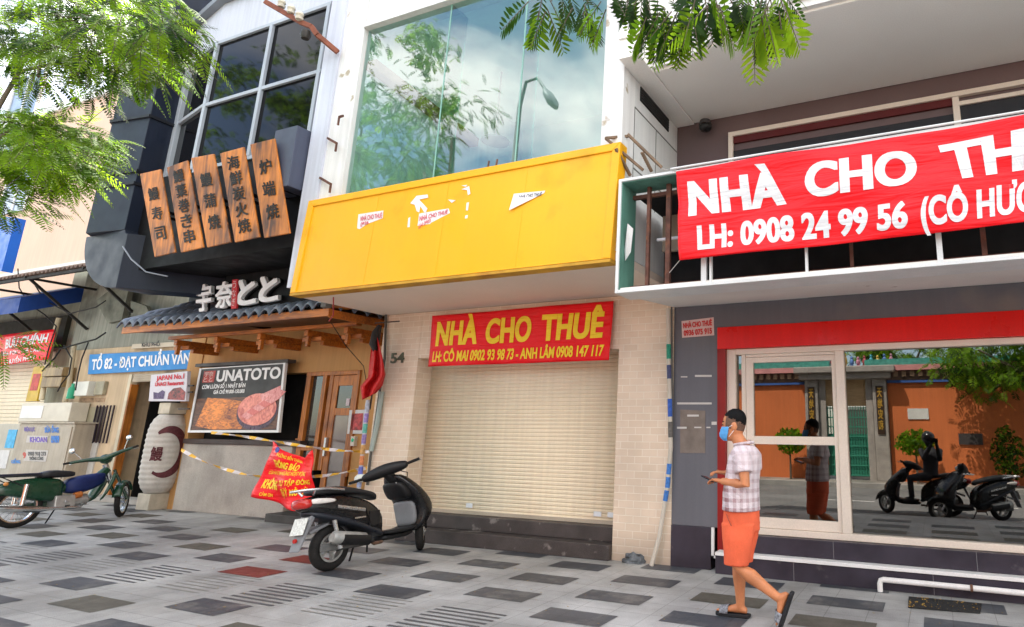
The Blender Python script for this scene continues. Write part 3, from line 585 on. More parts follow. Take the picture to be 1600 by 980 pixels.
# red-print notice on the grey wall
def GP(u,v): return PY(u,v,YB)
nq = [GP(1066,528),GP(1116,524),GP(1115,496),GP(1065,502)]
nt_ = thing('notice', 'small white notice with red print NHÀ CHO THUÊ on the grey wall', 'notice', nq[0])
mb = MB(); mb.prism([p+Vector((0,-.004,0)) for p in nq], (0,.006,0)); mb.build('paper', mat('pink_paper', (.72,.52,.50), .7), nt_)
letters('print', [('NHÀ CHO THUÊ', [bil(nq,.05,.56),bil(nq,.95,.56),bil(nq,.95,.86),bil(nq,.05,.86)], .045), ('0936 075 915', [bil(nq,.06,.10),bil(nq,.94,.10),bil(nq,.94,.42),bil(nq,.06,.42)], .045)], mat('red_ink', (.66,.03,.03), .6), nt_, off=(0,-.008,0))
for (u0,v0,u1,v1) in ((1058,629,1112,632),(1074,648,1092,651),(1058,667,1073,670),(1085,667,1096,669),(1104,667,1110,669),(1112,659,1120,664),(1064,588,1074,590),(1086,586,1112,589)):
    mb = MB(); mb.prism([GP(u0,v1)+Vector((0,-.004,0)),GP(u1,v1)+Vector((0,-.004,0)),GP(u1,v0)+Vector((0,-.004,0)),GP(u0,v0)+Vector((0,-.004,0))], (0,.005,0)); tag(mb.build('paper_remnant', mat('scrap_pale', (.55,.53,.50), .8)), 'thin strip of torn paper stuck on the grey wall beside the red frame', 'paper', 'paper strips on the grey wall')
mb = MB(); mb.prism([GP(1063,708)+Vector((0,-.003,0)),GP(1102,708)+Vector((0,-.003,0)),GP(1102,642)+Vector((0,-.003,0)),GP(1063,640)+Vector((0,-.003,0))],(0,.004,0)); tag(mb.build('glue_patch', mat('brown_glue', (.20,.165,.14), .8, .2, 6)), 'brownish rectangle of old glue on the grey wall under the paper strips', 'paper')
# white pipe on the plinth
PIPE = mat('pvc_white', (.72,.70,.68), .4, .08, 4)
mb = MB(); mb.tube([(-.635,6.62,.0),(-.635,6.62,.075),(-.625,6.62,.105),(-.60,6.62,.115),(.2,6.62,.112),(5.0,6.62,.09)],.026,12)
pp = tag(mb.build('water_pipe', PIPE, smooth=60), 'white horizontal pipe with an elbow running low along the dark plinth', 'pipe')
mb = MB()
for xx in (.18,.9): mb.lathe([(.03,-.012),(.034,-.012),(.034,.012),(.03,.012)],12,(xx,6.62,.111),'x')
mb.build('clip', mat('rust', (.16,.08,.05), .8), pp)
# drain pipe at the pillar edge, leaning out at the foot
DP = mat('drain_cream', (.55,.50,.42), .5, .1, 3)
dpi = thing('drain_pipe', 'cream drainpipe with blue and green sticker wraps between brick pillar and grey wall', 'pipe', (-3.0,6.75,0))
pts = [PY(1044,482,6.79),PY(1045,560,6.79),PY(1047,640,6.79),PY(1048,700,6.79),PY(1043,760,6.79),PY(1030,840,6.78),PY(1018,884,6.75)]
mb = MB(); mb.tube(pts,.026,12); mb.build('pipe', DP, dpi, smooth=60)
mb = MB(); mb.tube([PY(1049.5,480,6.8),PY(1050.5,690,6.8)],.012,8); mb.build('thin_pipe', mat('thin_dark', (.10,.10,.09), .6), dpi)
def along(t):
    L_ = [0]
    for a, b in zip(pts, pts[1:]): L_.append(L_[-1]+(b-a).length)
    d = t*L_[-1]
    for i in range(len(pts)-1):
        if d <= L_[i+1]: return pts[i].lerp(pts[i+1], (d-L_[i])/(L_[i+1]-L_[i]))
    return pts[-1]
for t0, t1, c in ((.15,.21,(.02,.25,.16)),(.235,.29,(.06,.07,.16)),(.37,.44,(.03,.10,.42)),(.46,.52,(.12,.11,.10)),(.62,.66,(.05,.18,.50)),(.67,.71,(.05,.18,.50)),(.72,.76,(.05,.18,.5))):
    mb = MB(); mb.tube([along(t0),along((t0+t1)/2),along(t1)],.0285,12); mb.build('sticker', mat('sticker_%d'%int(c[1]*100+c[2]*1000), c, .5, .3, 30), dpi, smooth=60)
# crumpled litter
lt = MB(); c = PZ(992,879); 
def lit(s,v):
    a=2*math.pi*s; h=v; r=.13*(1-.5*h*h)*(1+.35*noise.noise(Vector((math.cos(a)*1.7,math.sin(a)*1.7,h*3))))
    return c+Vector((r*1.2*math.cos(a),r*math.sin(a)*.7,h*.10*(1+.4*noise.noise(Vector((s*6,v*5,1))))))
lt.grid(lit,24,6); lt.add([lit(i/24,1) for i in range(24)],[tuple(range(24))])
tag(lt.build('litter', mat('grey_plastic', (.10,.11,.12), .5, .6, 14)), 'crumpled dark plastic litter at the foot of the brick pillar', 'litter')
# drain grate full of fallen petals
gq = [PZ(1419,951),PZ(1532,960),PZ(1534,945),PZ(1420,934)]
dg = thing('drain_grate', 'dark drain slab sprinkled with yellow petals below the white pipe', 'grate', gq[0])
mb = MB(); mb.prism([p+Vector((0,0,.006)) for p in gq],(0,0,.006)); mb.build('slab', mat('grate_black', (.02,.02,.02), .7, .3, 30), dg)
mb = MB()
for i in range(90):
    p = bil(gq, rng.random(), rng.random())+Vector((0,0,.0135)); a = rng.uniform(0,6.28); r = rng.uniform(.006,.012)
    mb.add([p+Vector((math.cos(a+k*1.57)*r*(1 if k%2 else .5),math.sin(a+k*1.57)*r*(1 if k%2 else .5),.002*k)) for k in range(4)],[(0,1,2,3)])
o = mb.build('petals', mat('petal', (.45,.27,.05), .7), dg); o['kind']='stuff'
mb = MB()
for i in range(420):
    x = rng.uniform(-14,1.2); y = rng.uniform(3.2,6.6); a = rng.uniform(0,6.28); r = rng.uniform(.006,.018)
    mb.add([Vector((x+math.cos(a+k*1.57)*r*(1 if k%2 else .45),y+math.sin(a+k*1.57)*r*(1 if k%2 else .45),.006+.002*(k%2))) for k in range(4)],[(0,1,2,3)])
tag(mb.build('fallen_leaves', mat('petal_dry', (.35,.24,.08), .8)), 'tiny dry leaves and petals scattered over the granite paving', 'leaves', kind='stuff')
# ================================================================== eel restaurant
PLAS = mat('ochre_plaster', (.50,.27,.10), .8, .1, 1.2, .06, 110, bump=.25, streak=.10)
CONC = mat('stained_concrete', (.42,.38,.335), .85, .3, 1.1, .14, 70, bump=.35, streak=.05, dirt=(.12,.10,.09), dscale=1.1, dpos=(.56,.74))
WOOD = woodmat('orange_wood', (.17,.05,.008), (.50,.165,.02), (8,8,.8))
WOODX = woodmat('orange_wood_h', (.20,.055,.008), (.58,.18,.018), (.8,8,8))
BLKP = mat('black_panel', (.005,.005,.006), .6, .2, 1.5, .1, 60, spec=.15)
NAVY = mat('dark_navy_metal', (.011,.016,.031), .45, .15, 1.2, .05, 60, streak=.12, bump=.1, bscale=8, spec=.3)
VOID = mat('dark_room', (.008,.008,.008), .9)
MUL = mat('grey_mullion', (.38,.42,.47), .4, .08)
YU0 = 7.5
un = thing('restaurant', 'eel restaurant with ochre walls, orange wooden door, tiled canopy and black upper floor', 'building', (-11,YU0,0))
xl, xr = -13.75, -7.853
mb = MB()
mb.box(xl,-13.32,YU0-.02,8.2,0,3.4); mb.box(-13.32,xr,YU0,8.2,2.47,3.6); mb.box(-8.98,xr,YU0,8.2,0,2.47); mb.build('wall', PLAS, un)
mb = MB(); mb.box(-13.318,-10.33,YU0-.06,8.1,0,1.20); mb.build('low_wall', CONC, un, bev=.01)
mb = MB(); mb.box(-13.30,-10.1,YU0-.10,7.8,1.203,1.29); mb.build('sill', mat('dark_sill', (.05,.03,.025), .5), un, bev=.006)
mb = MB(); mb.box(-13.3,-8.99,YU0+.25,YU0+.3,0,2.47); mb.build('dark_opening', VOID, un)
# wooden door set
def wx(u, v): return PY(u,v,YU0).x
ds = MB(); y0 = YU0-.03; y1 = YU0+.08
xp = [wx(466,660),wx(475,660),wx(498,660),wx(507,660)]
def slant(mb, ub, vb, ut, vt, wpx, y0, y1):
    a, b, c, d = PY(ub,vb,YU0), PY(ub+wpx,vb,YU0), PY(ut+wpx,vt,YU0), PY(ut,vt,YU0)
    x0 = (a.x+d.x)/2; x1 = (b.x+c.x)/2; mb.box(x0,x1,y0,y1,a.z,d.z); return x0, x1
p1 = slant(ds,462,735,480,588,7,y0,y1)
p2 = slant(ds,489,735,506,586,6,y0-.002,y1)
p2b = slant(ds,500,735,513,586,6,y0+.02,y1-.01)
p3 = slant(ds,541,745,559,584,5,y0-.004,y1)
ds.box(p1[0],p3[1],y0-.006,y1,2.40,2.468)
ds.box(p1[1],p2[0],y0,y1,1.13,1.21)
ds.box(-10.33,p1[0],y0,y1,1.295,1.33)
dsf = ds.build('door_frame', WOOD, un, bev=.006)
dl = MB(); dx0, dx1 = p2b[1]+.003, p3[0]-.003; yy = YU0
dl.box(dx0,dx0+.12,yy,yy+.05,.17,2.395); dl.box(dx1-.10,dx1,yy,yy+.05,.17,2.395); dl.box(dx0+.12,dx1-.10,yy+.001,yy+.05,2.22,2.395); dl.box(dx0+.12,dx1-.10,yy+.001,yy+.05,1.72,1.84); dl.box(dx0+.12,dx1-.10,yy+.001,yy+.05,.17,.42)
dlo = dl.build('door', WOOD, un, bev=.005)
gm = mat('door_glass', (.16,.13,.12), .08, .3, 1.5, spec=.8); gm2 = mat('door_glass_dark', (.03,.03,.028), .06, .3, 2, spec=.8)
mb = MB(); mb.box(dx0+.12,dx1-.10,yy+.02,yy+.03,1.84,2.22); mb.build('pane', gm2, dlo)
mb = MB(); mb.box(dx0+.12,dx1-.10,yy+.02,yy+.03,.42,1.72); mb.build('pane', gm, dlo)
mb = MB(); mb.box(dx0+.35,dx1-.14,yy+.008,yy+.018,1.88,2.0); mb.build('paper_notice', mat('pale_pink', (.62,.52,.54), .7), dlo)
mb = MB(); mb.box(dx0+.03,dx0+.07,yy-.05,yy,1.05,1.35); mb.build('handle', mat('steel', (.5,.5,.5), .3, metal=.9), dlo)
mb = MB(); mb.box(p1[1],p2[0],yy+.03,yy+.04,1.21,2.40); mb.box(p1[1],p2[0],yy+.03,yy+.04,.2,1.13); mb.build('side_pane', gm2, un)
mb = MB()
for k in range(4): xx = p1[1]+.05+k*.12; mb.box(xx,xx+.025,yy+.06,yy+.09,1.21,2.4)
mb.build('inner_slat', WOOD, un)
mb = MB(); mb.box(-10.33,p3[1]+.1,YU0-.35,YU0+.2,.002,.13); mb.build('door_step', mat('dark_step', (.07,.065,.06), .6, .2, 3), un, bev=.008)
# tiled canopy
TILE = mat('roof_tile', (.16,.19,.24), .36, .3, 3.5, .15, 60, dirt=(.25,.25,.25), dscale=4, dpos=(.62,.75))
ye, yt, ze, ztp = 6.05, 7.1, 3.19, 3.80
xe0, xe1 = -13.35, -8.12
def tz(col, down, pitch):
    c = abs(math.sin(math.pi*col)); st = (down*3) % 1.0
    return .115*max(0,c)**.8 - .045 + .035*st
def fr_roof(s, t):
    xx = xe0+.25*t + (xe1-.8*t-xe0-.25*t)*s
    ph = (xx-xe0)/.235; yv = ye+(yt-ye)*t; z = ze+(ztp-ze)*t
    d = 1-t
    return Vector((xx, yv, z+tz(ph, d, 0)-.12*math.sin(math.pi*min(1,max(0,(xx-xe0)/(xe1-xe0))))*0+.10*abs(((xx-xe0)/(xe1-xe0))-.5)**2*2))
mb = MB(); mb.grid(fr_roof, 270, 26)
def rt_roof(s, t):
    yv = (ye+(yt-ye)*t) + (7.48-(ye+(yt-ye)*t))*s
    ph = (yv-ye)/.235; xx = xe1-.8*t; z = ze+(ztp-ze)*t+.05
    return Vector((xx, yv, z+tz(ph, 1-t, 0)))
mb.grid(rt_roof, 72, 26)
roof = mb.build('canopy_roof', TILE, un, smooth=50, solid=.02)
mb = MB(); mb.tube([(xe1+.02,ye-.02,ze+.13),(xe1-.4,ye+.5,ze+.34),(xe1-.8,yt,ztp+.16)],[.07,.075,.075],10); mb.build('hip_tile', TILE, roof, smooth=50)
mb = MB(); mb.box(xe1-.05,xe1+.06,ye-.06,ye+.04,ze+.02,ze+.26); mb.build('ridge_end', mat('ridge_grey', (.14,.14,.13), .7, .2, 6), roof, bev=.01)
mb = MB(); mb.box(xe0+.05,xe1-.02,ye+.06,ye+.10,ze-.085,ze+.03); mb.box(xe1-.06,xe1-.021,ye+.09,7.48,ze-.10,ze+.02); mb.build('eave_board', WOODX, un, bev=.004)
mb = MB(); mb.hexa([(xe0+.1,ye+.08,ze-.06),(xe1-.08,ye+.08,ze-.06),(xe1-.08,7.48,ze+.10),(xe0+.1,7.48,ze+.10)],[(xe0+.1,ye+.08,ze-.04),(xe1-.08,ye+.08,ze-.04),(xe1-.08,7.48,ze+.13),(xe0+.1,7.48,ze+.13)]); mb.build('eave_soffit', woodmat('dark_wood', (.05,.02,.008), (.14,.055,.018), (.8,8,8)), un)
for i, xx in enumerate((-12.9,-11.75,-10.6,-9.45,-8.55)):
    mb = MB(); mb.box(xx-.045,xx+.045,6.75,7.49,2.97,3.07); mb.box(xx-.04,xx+.04,7.05,7.49,2.86,2.968); mb.box(xx-.22,xx+.22,6.86,6.95,2.90,2.968); mb.box(xx-.03,xx+.03,6.78,6.84,2.80,2.97); mb.build('bracket', WOODX, un, bev=.005)
mb = MB(); mb.box(xe0+.3,xe1-.15,6.70,6.80,3.073,3.13); mb.build('purlin', WOODX, un, bev=.005)
# black upper storey
YA = 5.45
mb = MB(); mb.box(-12.2,-7.96,YA+.1,7.5,3.99,4.10); mb.box(-13.4,-7.96,7.1,7.45,3.6,5.2); mb.build('overhang', BLKP, un)
mb = MB(); mb.box(-12.2,-7.955,YA+.0,YA+.09,3.97,5.55); mb.build('black_fascia', BLKP, un)
# letter backing band above the canopy
mb = MB(); mb.box(-10.9,-8.35,6.25,6.30,3.2,3.98); mb.box(-10.9,-10.86,6.30,7.1,3.2,3.98); mb.build('letter_board', BLKP, un)
mb = MB(); mb.box(-8.349,-7.97,6.22,6.40,3.25,3.82); mb.build('end_board', WOOD, un, bev=.006)
# bay window: flat front plus angled left facet
xb0, xb1, xb2 = -10.86, -8.13, -11.95
zb, zmid, ztp2 = 5.55, 6.70, 7.86
BGL = mat('bay_glass', (.004,.004,.005), .03, .2, 1, 0, 50, spec=.12)
mb = MB(); mb.quad((xb0,YA+.02,zb),(xb1,YA+.02,zb),(xb1,YA+.02,ztp2),(xb0,YA+.02,ztp2)); 
gl = mb.build('bay_pane', BGL, un)
fl = Vector((xb2,YA+.22,0)); f0 = Vector((xb0,YA,0))
mb = MB(); mb.quad((fl.x,fl.y+.02,zb),(f0.x,f0.y+.02,zb),(f0.x,f0.y+.02,ztp2),(fl.x,fl.y+.02,ztp2)); mb.build('bay_pane', BGL, un)
mb = MB()
for xx in (xb0, -9.48, xb1-.05): mb.box(xx-.035,xx+.035,YA-.03,YA+.018,zb,ztp2)
for zz in (zb-.03, zmid, ztp2): mb.box(xb0+.036,xb1,YA-.025,YA+.017,zz-.03,zz+.03)
for zz in (zb-.03, zmid, ztp2): mb.bar((fl.x,fl.y-.005,zz),(f0.x-.03,f0.y-.005,zz),.05,.06)
mb.box(fl.x-.10,fl.x+.02,fl.y-.05,fl.y+.03,zb,ztp2)
mb.build('bay_frame', MUL, un, bev=.005)
mb = MB(); mb.box(xb0,-7.945,YA-.02,YA+.3,ztp2+.03,9.0); mb.prism([(fl.x-.1,fl.y,ztp2+.03),(f0.x,f0.y-.02,ztp2+.03),(f0.x,f0.y-.02,9.0),(fl.x-.1,fl.y,9.0)],(0,.3,0)); mb.build('upper_wall', mat('pale_blue_wall', (.55,.58,.66), .8, .06, 1, streak=.12), un)
mb = MB(); mb.box(xb0,-7.945,YA-.14,YA-.025,8.62,8.72); mb.prism([(fl.x-.2,fl.y-.1,8.62),(f0.x,f0.y-.14,8.62),(f0.x,f0.y-.14,8.72),(fl.x-.2,fl.y-.1,8.72)],(0,.12,0)); mb.build('cornice', mat('cornice_grey', (.20,.22,.25), .6), un)
mb = MB(); mb.box(-13.4,-7.96,7.6,15,3.7,8.9); mb.box(-12.0,-7.96,6.3,7.6,5.4,8.9); mb.box(-13.3,-11.7,6.12,7.6,4.0,12); mb.box(-13.4,xr-.002,8.2,15,0,3.69); mb.build('core', mat('core_dark', (.03,.034,.045), .8), un)
# grey box beside the white pillar
mb = MB(); bx0, bx1, bz0, bz1 = -8.42,-7.965,4.72,5.62
mb.box(bx0,bx1,5.12,5.44,bz0,bz1); tag(mb.build('metal_box', mat('slate_metal', (.07,.08,.12), .45, .08, 2, streak=.08), bev=.008), 'slate grey metal box beside the white pillar at the right of the wooden plank signs', 'box')
# ---------------------------------------------------------- plank signs
PLK = woodmat('charred_plank', (.08,.022,.005), (.66,.21,.018), (5,5,.5), .5, 2.2, 3)
PINK = mat('brush_black', (.012,.010,.009), .6)
planks = [((217,272),(252,264),(275,394),(240,402),'鰻寿司','leftmost'), ((259,262),(294,250),(319,386),(281,395),'鰻葉巻き串','second'), ((297,247),(335,240),(362,378),(322,387),'鰻蒲焼','third'), ((342,240),(382,229),(407,370),(365,379),'海鮮炭火焼','fourth'), ((389,226),(430,216),(454,364),(411,372),'炉端焼','rightmost')]
labs = ['charred plank sign with three brush characters, leftmost of the five over the canopy', 'dark scorched plank sign with five brush characters, second from the left', 'plain orange plank sign with three spaced characters, in the middle of the five', 'plank sign with five brush characters, between the middle plank and the rightmost one', 'brightest orange plank sign with three characters, nearest the grey metal box']
for i, (tl, tr, brr, bl, tx, _) in enumerate(planks):
    Yp = 5.12
    q = [PY(*bl,Yp+.04), PY(*brr,Yp+.04), PY(*tr,Yp-.08), PY(*tl,Yp-.08)]
    t = thing('plank_sign', labs[i], 'wooden sign', (q[0]+q[1])/2, group='wooden plank signs over the canopy')
    q = [bil(q,.035,0),bil(q,.965,0),bil(q,.965,1),bil(q,.035,1)]; mb = MB(); mb.prism(q, (0,.025,0)); pl = mb.build('plank', PLK, t, bev=.008)
    n = len(tx); items = []
    top, bot = (.93,.05) if n == 5 else (.80,.09)
    for k, ch in enumerate(tx):
        t1 = top-(top-bot)*k/n; h = (top-bot)/n; sz = h*(.86 if n == 5 else .66); wd = .50
        items.append((ch, [bil(q,.5-wd/2,t1-sz), bil(q,.5+wd/2,t1-sz), bil(q,.5+wd/2,t1), bil(q,.5-wd/2,t1)], .022))
    letters('brush_lettering', items, PINK, t, off=(0,-.006,0))
    mb = MB()
    for s_ in (.25,.75):
        a = bil(q,s_,.5)+Vector((0,.052,0)); mb.box(a.x-.02,a.x+.02,a.y,YA-.002,a.z-.02,a.z+.02)
    mb.build('mount', BLKP, t)
# ---------------------------------------------------------- big white characters
YK = 6.20
cs = thing('character_sign', 'row of bold white raised characters 宇奈とと over the tiled canopy', 'sign', PY(375,480,YK))
WCH = mat('sign_white', (.80,.79,.80), .5, .04); BED = mat('sign_black', (.012,.012,.014), .5)
kq = [('宇', (311,489),(335,486),(336,443),(313,447)), ('奈', (341,484),(368,480),(370,439),(343,443)), ('と', (375,480),(405,475),(405,435),(377,439)), ('と', (409,475),(440,470),(440,430),(411,434))]
for ch, bl, brr, tr, tl in kq:
    q = qpx(YK,bl,brr,tr,tl)
    letters('character', [(ch, q, .04 if ch == 'と' else .03)], WCH, cs, off=(0,-.03,0), thick=.05)
    letters('black_outline', [(ch, q, .07 if ch == 'と' else .055)], BED, cs, off=(0,.012,0), thick=.03)
rq = qpx(YK,(368,484),(376,483),(378,438),(370,439))
mb = MB(); mb.prism([p+Vector((0,-.07,0)) for p in rq],(0,.03,0)); mb.build('red_tab', mat('tab_red', (.55,.03,.04), .5), cs)
letters('tab_lettering', [(c_, [bil(rq,.15,.7-.3*k),bil(rq,.85,.7-.3*k),bil(rq,.85,.95-.3*k),bil(rq,.15,.95-.3*k)], .0) for k, c_ in enumerate('うなぎ')], mat('tab_pink', (.75,.55,.55), .5), cs, off=(0,-.075,0))
# ---------------------------------------------------------- eel poster
YP = 7.28
pq = qpx(YP,(294,676),(436,676),(447,567),(313,576))
ps = thing('poster', 'large dark food poster with white UNATOTO lettering in a white frame', 'poster', (pq[0]+pq[1])/2)
PDK = mat('poster_black', (.025,.018,.016), .45, .4, 3)
ins = [bil(pq,.022,.035),bil(pq,.978,.035),bil(pq,.978,.985),bil(pq,.022,.985)]
mb = MB(); mb.prism([p for p in ins],(0,.03,0)); mb.build('print', PDK, ps)
mb = MB()
for a, b, c_, d in ((0,1,1,0),):
    pass
for (e0,e1) in ((0,1),(1,2),(2,3),(3,0)): mb.prism([pq[e0],pq[e1],ins[e1],ins[e0]],(0,.045,0))
for o_ in range(len(mb.v)): mb.v[o_] = tuple(Vector(mb.v[o_])+Vector((0,-.012,0)))
mb.build('frame', mat('frame_white', (.72,.71,.70), .4, .05), ps)
mb = MB(); a = pq[3]; b = pq[2]; mb.box(a.x-.12,b.x+.08,YP-.03,YP+.12,max(a.z,b.z)+.0,max(a.z,b.z)+.06); mb.build('top_bar', mat('bar_dark', (.06,.05,.045), .6), ps)
def PQ(s0,t0,s1,t1): return [bil(pq,s0,t0),bil(pq,s1,t0),bil(pq,s1,t1),bil(pq,s0,t1)]
letters('headline', [('UNATOTO', PQ(.225,.775,.955,.945), .04), ('CƠM LƯƠN SỐ 1 NHẬT BẢN', PQ(.07,.67,.58,.73), .03), ('GIÁ CHỈ 99.000-150.000', PQ(.22,.585,.58,.64), .03)], mat('poster_white', (.78,.76,.74), .5), ps, off=(0,-.004,0))
mb = MB(); mb.prism([p+Vector((0,-.004,0)) for p in PQ(.06,.77,.20,.95)],(0,.003,0)); mb.build('red_seal', mat('seal_red', (.42,.06,.05), .6, .4, 20), ps)
letters('seal_lettering', [('宇奈', PQ(.075,.86,.185,.94),.02),('とと', PQ(.075,.78,.185,.855),.02)], mat('seal_pink', (.70,.45,.40), .6), ps, off=(0,-.008,0))
def disc(mb, cx, cy, rx, ry, y_, n=36, mi=0, a0=0):
    c = bil(pq,cx,cy); ex = (pq[1]-pq[0]).normalized(); ez = (pq[3]-pq[0]).normalized()
    mb.add([c+ex*rx*math.cos(2*math.pi*k/n)+ez*ry*math.sin(2*math.pi*k/n)+Vector((0,y_,0)) for k in range(n)],[tuple(range(n))],mi)
mb = MB(); mb.prism([p+Vector((0,-.002,0)) for p in PQ(.03,.045,.97,.52)],(0,.001,0)); mb.build('table_print', woodmat('table_print', (.03,.010,.006), (.17,.06,.025), (2,2,14)), ps)
mb = MB(); c_ = bil(pq,.33,.25); ex = (pq[1]-pq[0]).normalized(); ez = (pq[3]-pq[0]).normalized()
mb.add([bil(pq,s,t)+Vector((0,-.004,0)) for s,t in ((.16,.53),(.40,.50),(.56,.46),(.64,.22),(.60,.05),(.28,.045),(.07,.10),(.10,.32))],[tuple(range(7))])
mb.build('grilled_eel_print', woodmat('eel_print', (.12,.012,.004), (.90,.28,.03), (3,3,9), .45, 2.5, 5), ps)
mb = MB(); disc(mb,.745,.30,.54,.32,-.006,mi=0); disc(mb,.745,.335,.51,.28,-.010,mi=1); mb.build('bowl_print', [mat('bowl_rim', (.06,.03,.06), .3, .5, 5), woodmat('rice_print', (.36,.02,.015), (.88,.30,.22), (5,5,4), .4, 2.2, 5)], ps)
for k in range(5):
    mb = MB(); cx, cy = .66+.06*k, .26+.055*k
    mb.add([bil(pq,cx+dx,cy+dy)+Vector((0,-.014-.001*k,0)) for dx,dy in ((-.08,-.02),(.0,-.07),(.08,.0),(.14,.10),(.08,.13),(.0,.07))],[tuple(range(6))]); mb.build('meat_print', woodmat('meat_print_%s'%'ab'[k%2], ((.45,.03,.04),(.52,.07,.05))[k%2], ((.85,.38,.34),(.72,.16,.14))[k%2], (6,6,3), .35, 3, 6), ps)
mb = MB(); mb.add([bil(pq,s,t)+Vector((0,-.016,0)) for s,t in ((.80,.44),(.98,.60),(.978,.67),(.76,.54))],[(0,1,2,3)]); mb.build('meat_print', woodmat('meat_print_a', (.45,.03,.04), (.85,.38,.34)), ps)
# ---------------------------------------------------------- door-side bits
mq = qpx(YU0-.03,(542,678),(570,678),(573,640),(546,641))
mf = thing('menu_frame', 'small white framed red menu on the wall right of the wooden door', 'frame', (mq[0]+mq[1])/2)
mi_ = [bil(mq,.17,.15),bil(mq,.83,.15),bil(mq,.83,.85),bil(mq,.17,.85)]
mb = MB(); mb.prism(mq,(0,.02,0)); mb.build('frame', mat('frame_grey', (.55,.55,.53), .4, .1, 8), mf, bev=.003)
mb = MB(); mb.prism([p+Vector((0,-.004,0)) for p in mi_],(0,.003,0)); mb.build('print', mat('menu_red', (.40,.05,.05), .5, .6, 16), mf)
mb = MB(); a = PY(549,697,YU0-.03); b = PY(557,682,YU0-.03); mb.box(a.x,b.x,YU0-.06,YU0-.001,a.z,b.z); sb_ = tag(mb.build('switch_box', mat('switch_beige', (.55,.50,.42), .5), bev=.005), 'small beige switch box with a green light below the menu frame', 'switch')
mb = MB(); mb.ell(((a.x+b.x)/2,YU0-.06,b.z-.06),(.03,.01,.03)); mb.build('green_light', mat('led_green', (.02,.45,.22), .3), sb_)
mb = MB(); a = PY(577,527,7.4); mb.box(a.x-.06,a.x+.04,7.38,7.495,a.z-.10,a.z+.08); mb.ell((a.x,7.37,a.z),(.045,.05,.05)); tag(mb.build('doorbell_camera', mat('blue_black', (.02,.03,.07), .3), bev=.006), 'small blue black camera on the wall under the right end of the tiled canopy', 'camera')
# pipes at the brick edge with flag
VP1 = mat('pipe_grey_green', (.30,.36,.33), .5, .15, 5)
pt = thing('conduit', 'grey green conduit on the brick pillar edge behind the red flag', 'pipe', PY(570,760,6.8))
mb = MB(); mb.tube([PY(597,612,6.8),PY(590,660,6.8),PY(580,705,6.8)],.035,10); mb.build('pipe', VP1, pt, smooth=60)
mb = MB(); mb.tube([PY(603,492,6.82),PY(601,560,6.82),PY(579,712,6.82),PY(574,758,6.82)],.018,8); mb.build('thin_pipe', mat('pipe_dark', (.10,.10,.09), .6), pt)
st = thing('sticker_post', 'thin post wrapped in purple and orange stickers below the red flag', 'post', PY(562,765,6.7))
sp0, sp1 = PY(560,770,6.7), PY(575,625,6.7)
mb = MB(); mb.tube([sp0,sp1],.028,10); mb.build('post', mat('post_grey', (.45,.46,.50), .5), st)
for k, c in enumerate([(.30,.36,.55),(.12,.14,.45),(.55,.20,.08),(.50,.28,.10),(.25,.18,.40),(.10,.36,.30),(.30,.22,.50),(.40,.42,.5)]):
    a = sp0.lerp(sp1,.06+k*.115); b = sp0.lerp(sp1,.06+k*.115+.10); mb = MB(); mb.tube([a,b],.031,10); mb.build('sticker', mat('wrap_%s'%'abcdefgh'[k], c, .5, .4, 25), st)
a = PY(564,748,6.66); mb = MB(); mb.lathe([(.0,.06),(.05,.06),(.085,.02),(.085,-.02),(.03,-.05),(.0,-.05)],16,a); mb.build('cap', mat('cap_white', (.72,.76,.72), .4), st, smooth=40)
FLG = banmat('flag_red', (.50,.012,.012), .6)
fg = thing('flag', 'limp red flag hanging from a slanted pole at the right end of the tiled canopy', 'flag', PY(600,545,6.6))
mb = MB(); mb.tube([PY(578,640,6.75),PY(594,520,6.6)],.012,8); mb.tube([PY(586,505,6.6),PY(624,502,6.6)],.010,8); mb.build('pole', mat('pole_dark', (.05,.035,.03), .6), fg)
def flagp(s, t):
    tp = PY(582+6*s, 528, 6.58); lft = [(582,528),(578,560),(575,590),(563,604),(566,625)]; rgt = [(590,528),(598,560),(602,585),(598,602),(588,614)]
    def ip(L_, t): k = min(3,int(t*4)); f = t*4-k; return (L_[k][0]*(1-f)+L_[k+1][0]*f, L_[k][1]*(1-f)+L_[k+1][1]*f)
    a, b = ip(lft,t), ip(rgt,t); u = a[0]*(1-s)+b[0]*s; v = a[1]*(1-s)+b[1]*s
    return PY(u, v, 6.58+.07*math.sin(s*11+t*4)*min(1,t*2+.2))
mb = MB(); mb.grid(flagp,22,24); mb.build('cloth', FLG, fg, smooth=80, solid=.004)
mb = MB(); mb.tube([PY(586,548,6.56),PY(583,538,6.56),PY(588,520,6.58),PY(594,508,6.6)],[.03,.055,.06,.03],8); mb.build('black_wrap', mat('wrap_black', (.02,.018,.018), .7), fg, smooth=60)
mb = MB(); mb.tube([PY(518,505,6.1),PY(540,540,6.5),PY(568,572,6.9),PY(573,600,7.0)],.006,6); tag(mb.build('cable', mat('cable_black', (.02,.02,.02), .6)), 'thin black cable drooping from the tiled canopy to the flag', 'cable')
mb = MB(); mb.tube([PY(521,462,5.6),PY(521,492,6.0),PY(514,502,6.05)],.008,6); tag(mb.build('cord', mat('cord_red', (.40,.05,.05), .6)), 'short red cord hanging from the yellow signboard over the canopy corner', 'cord')
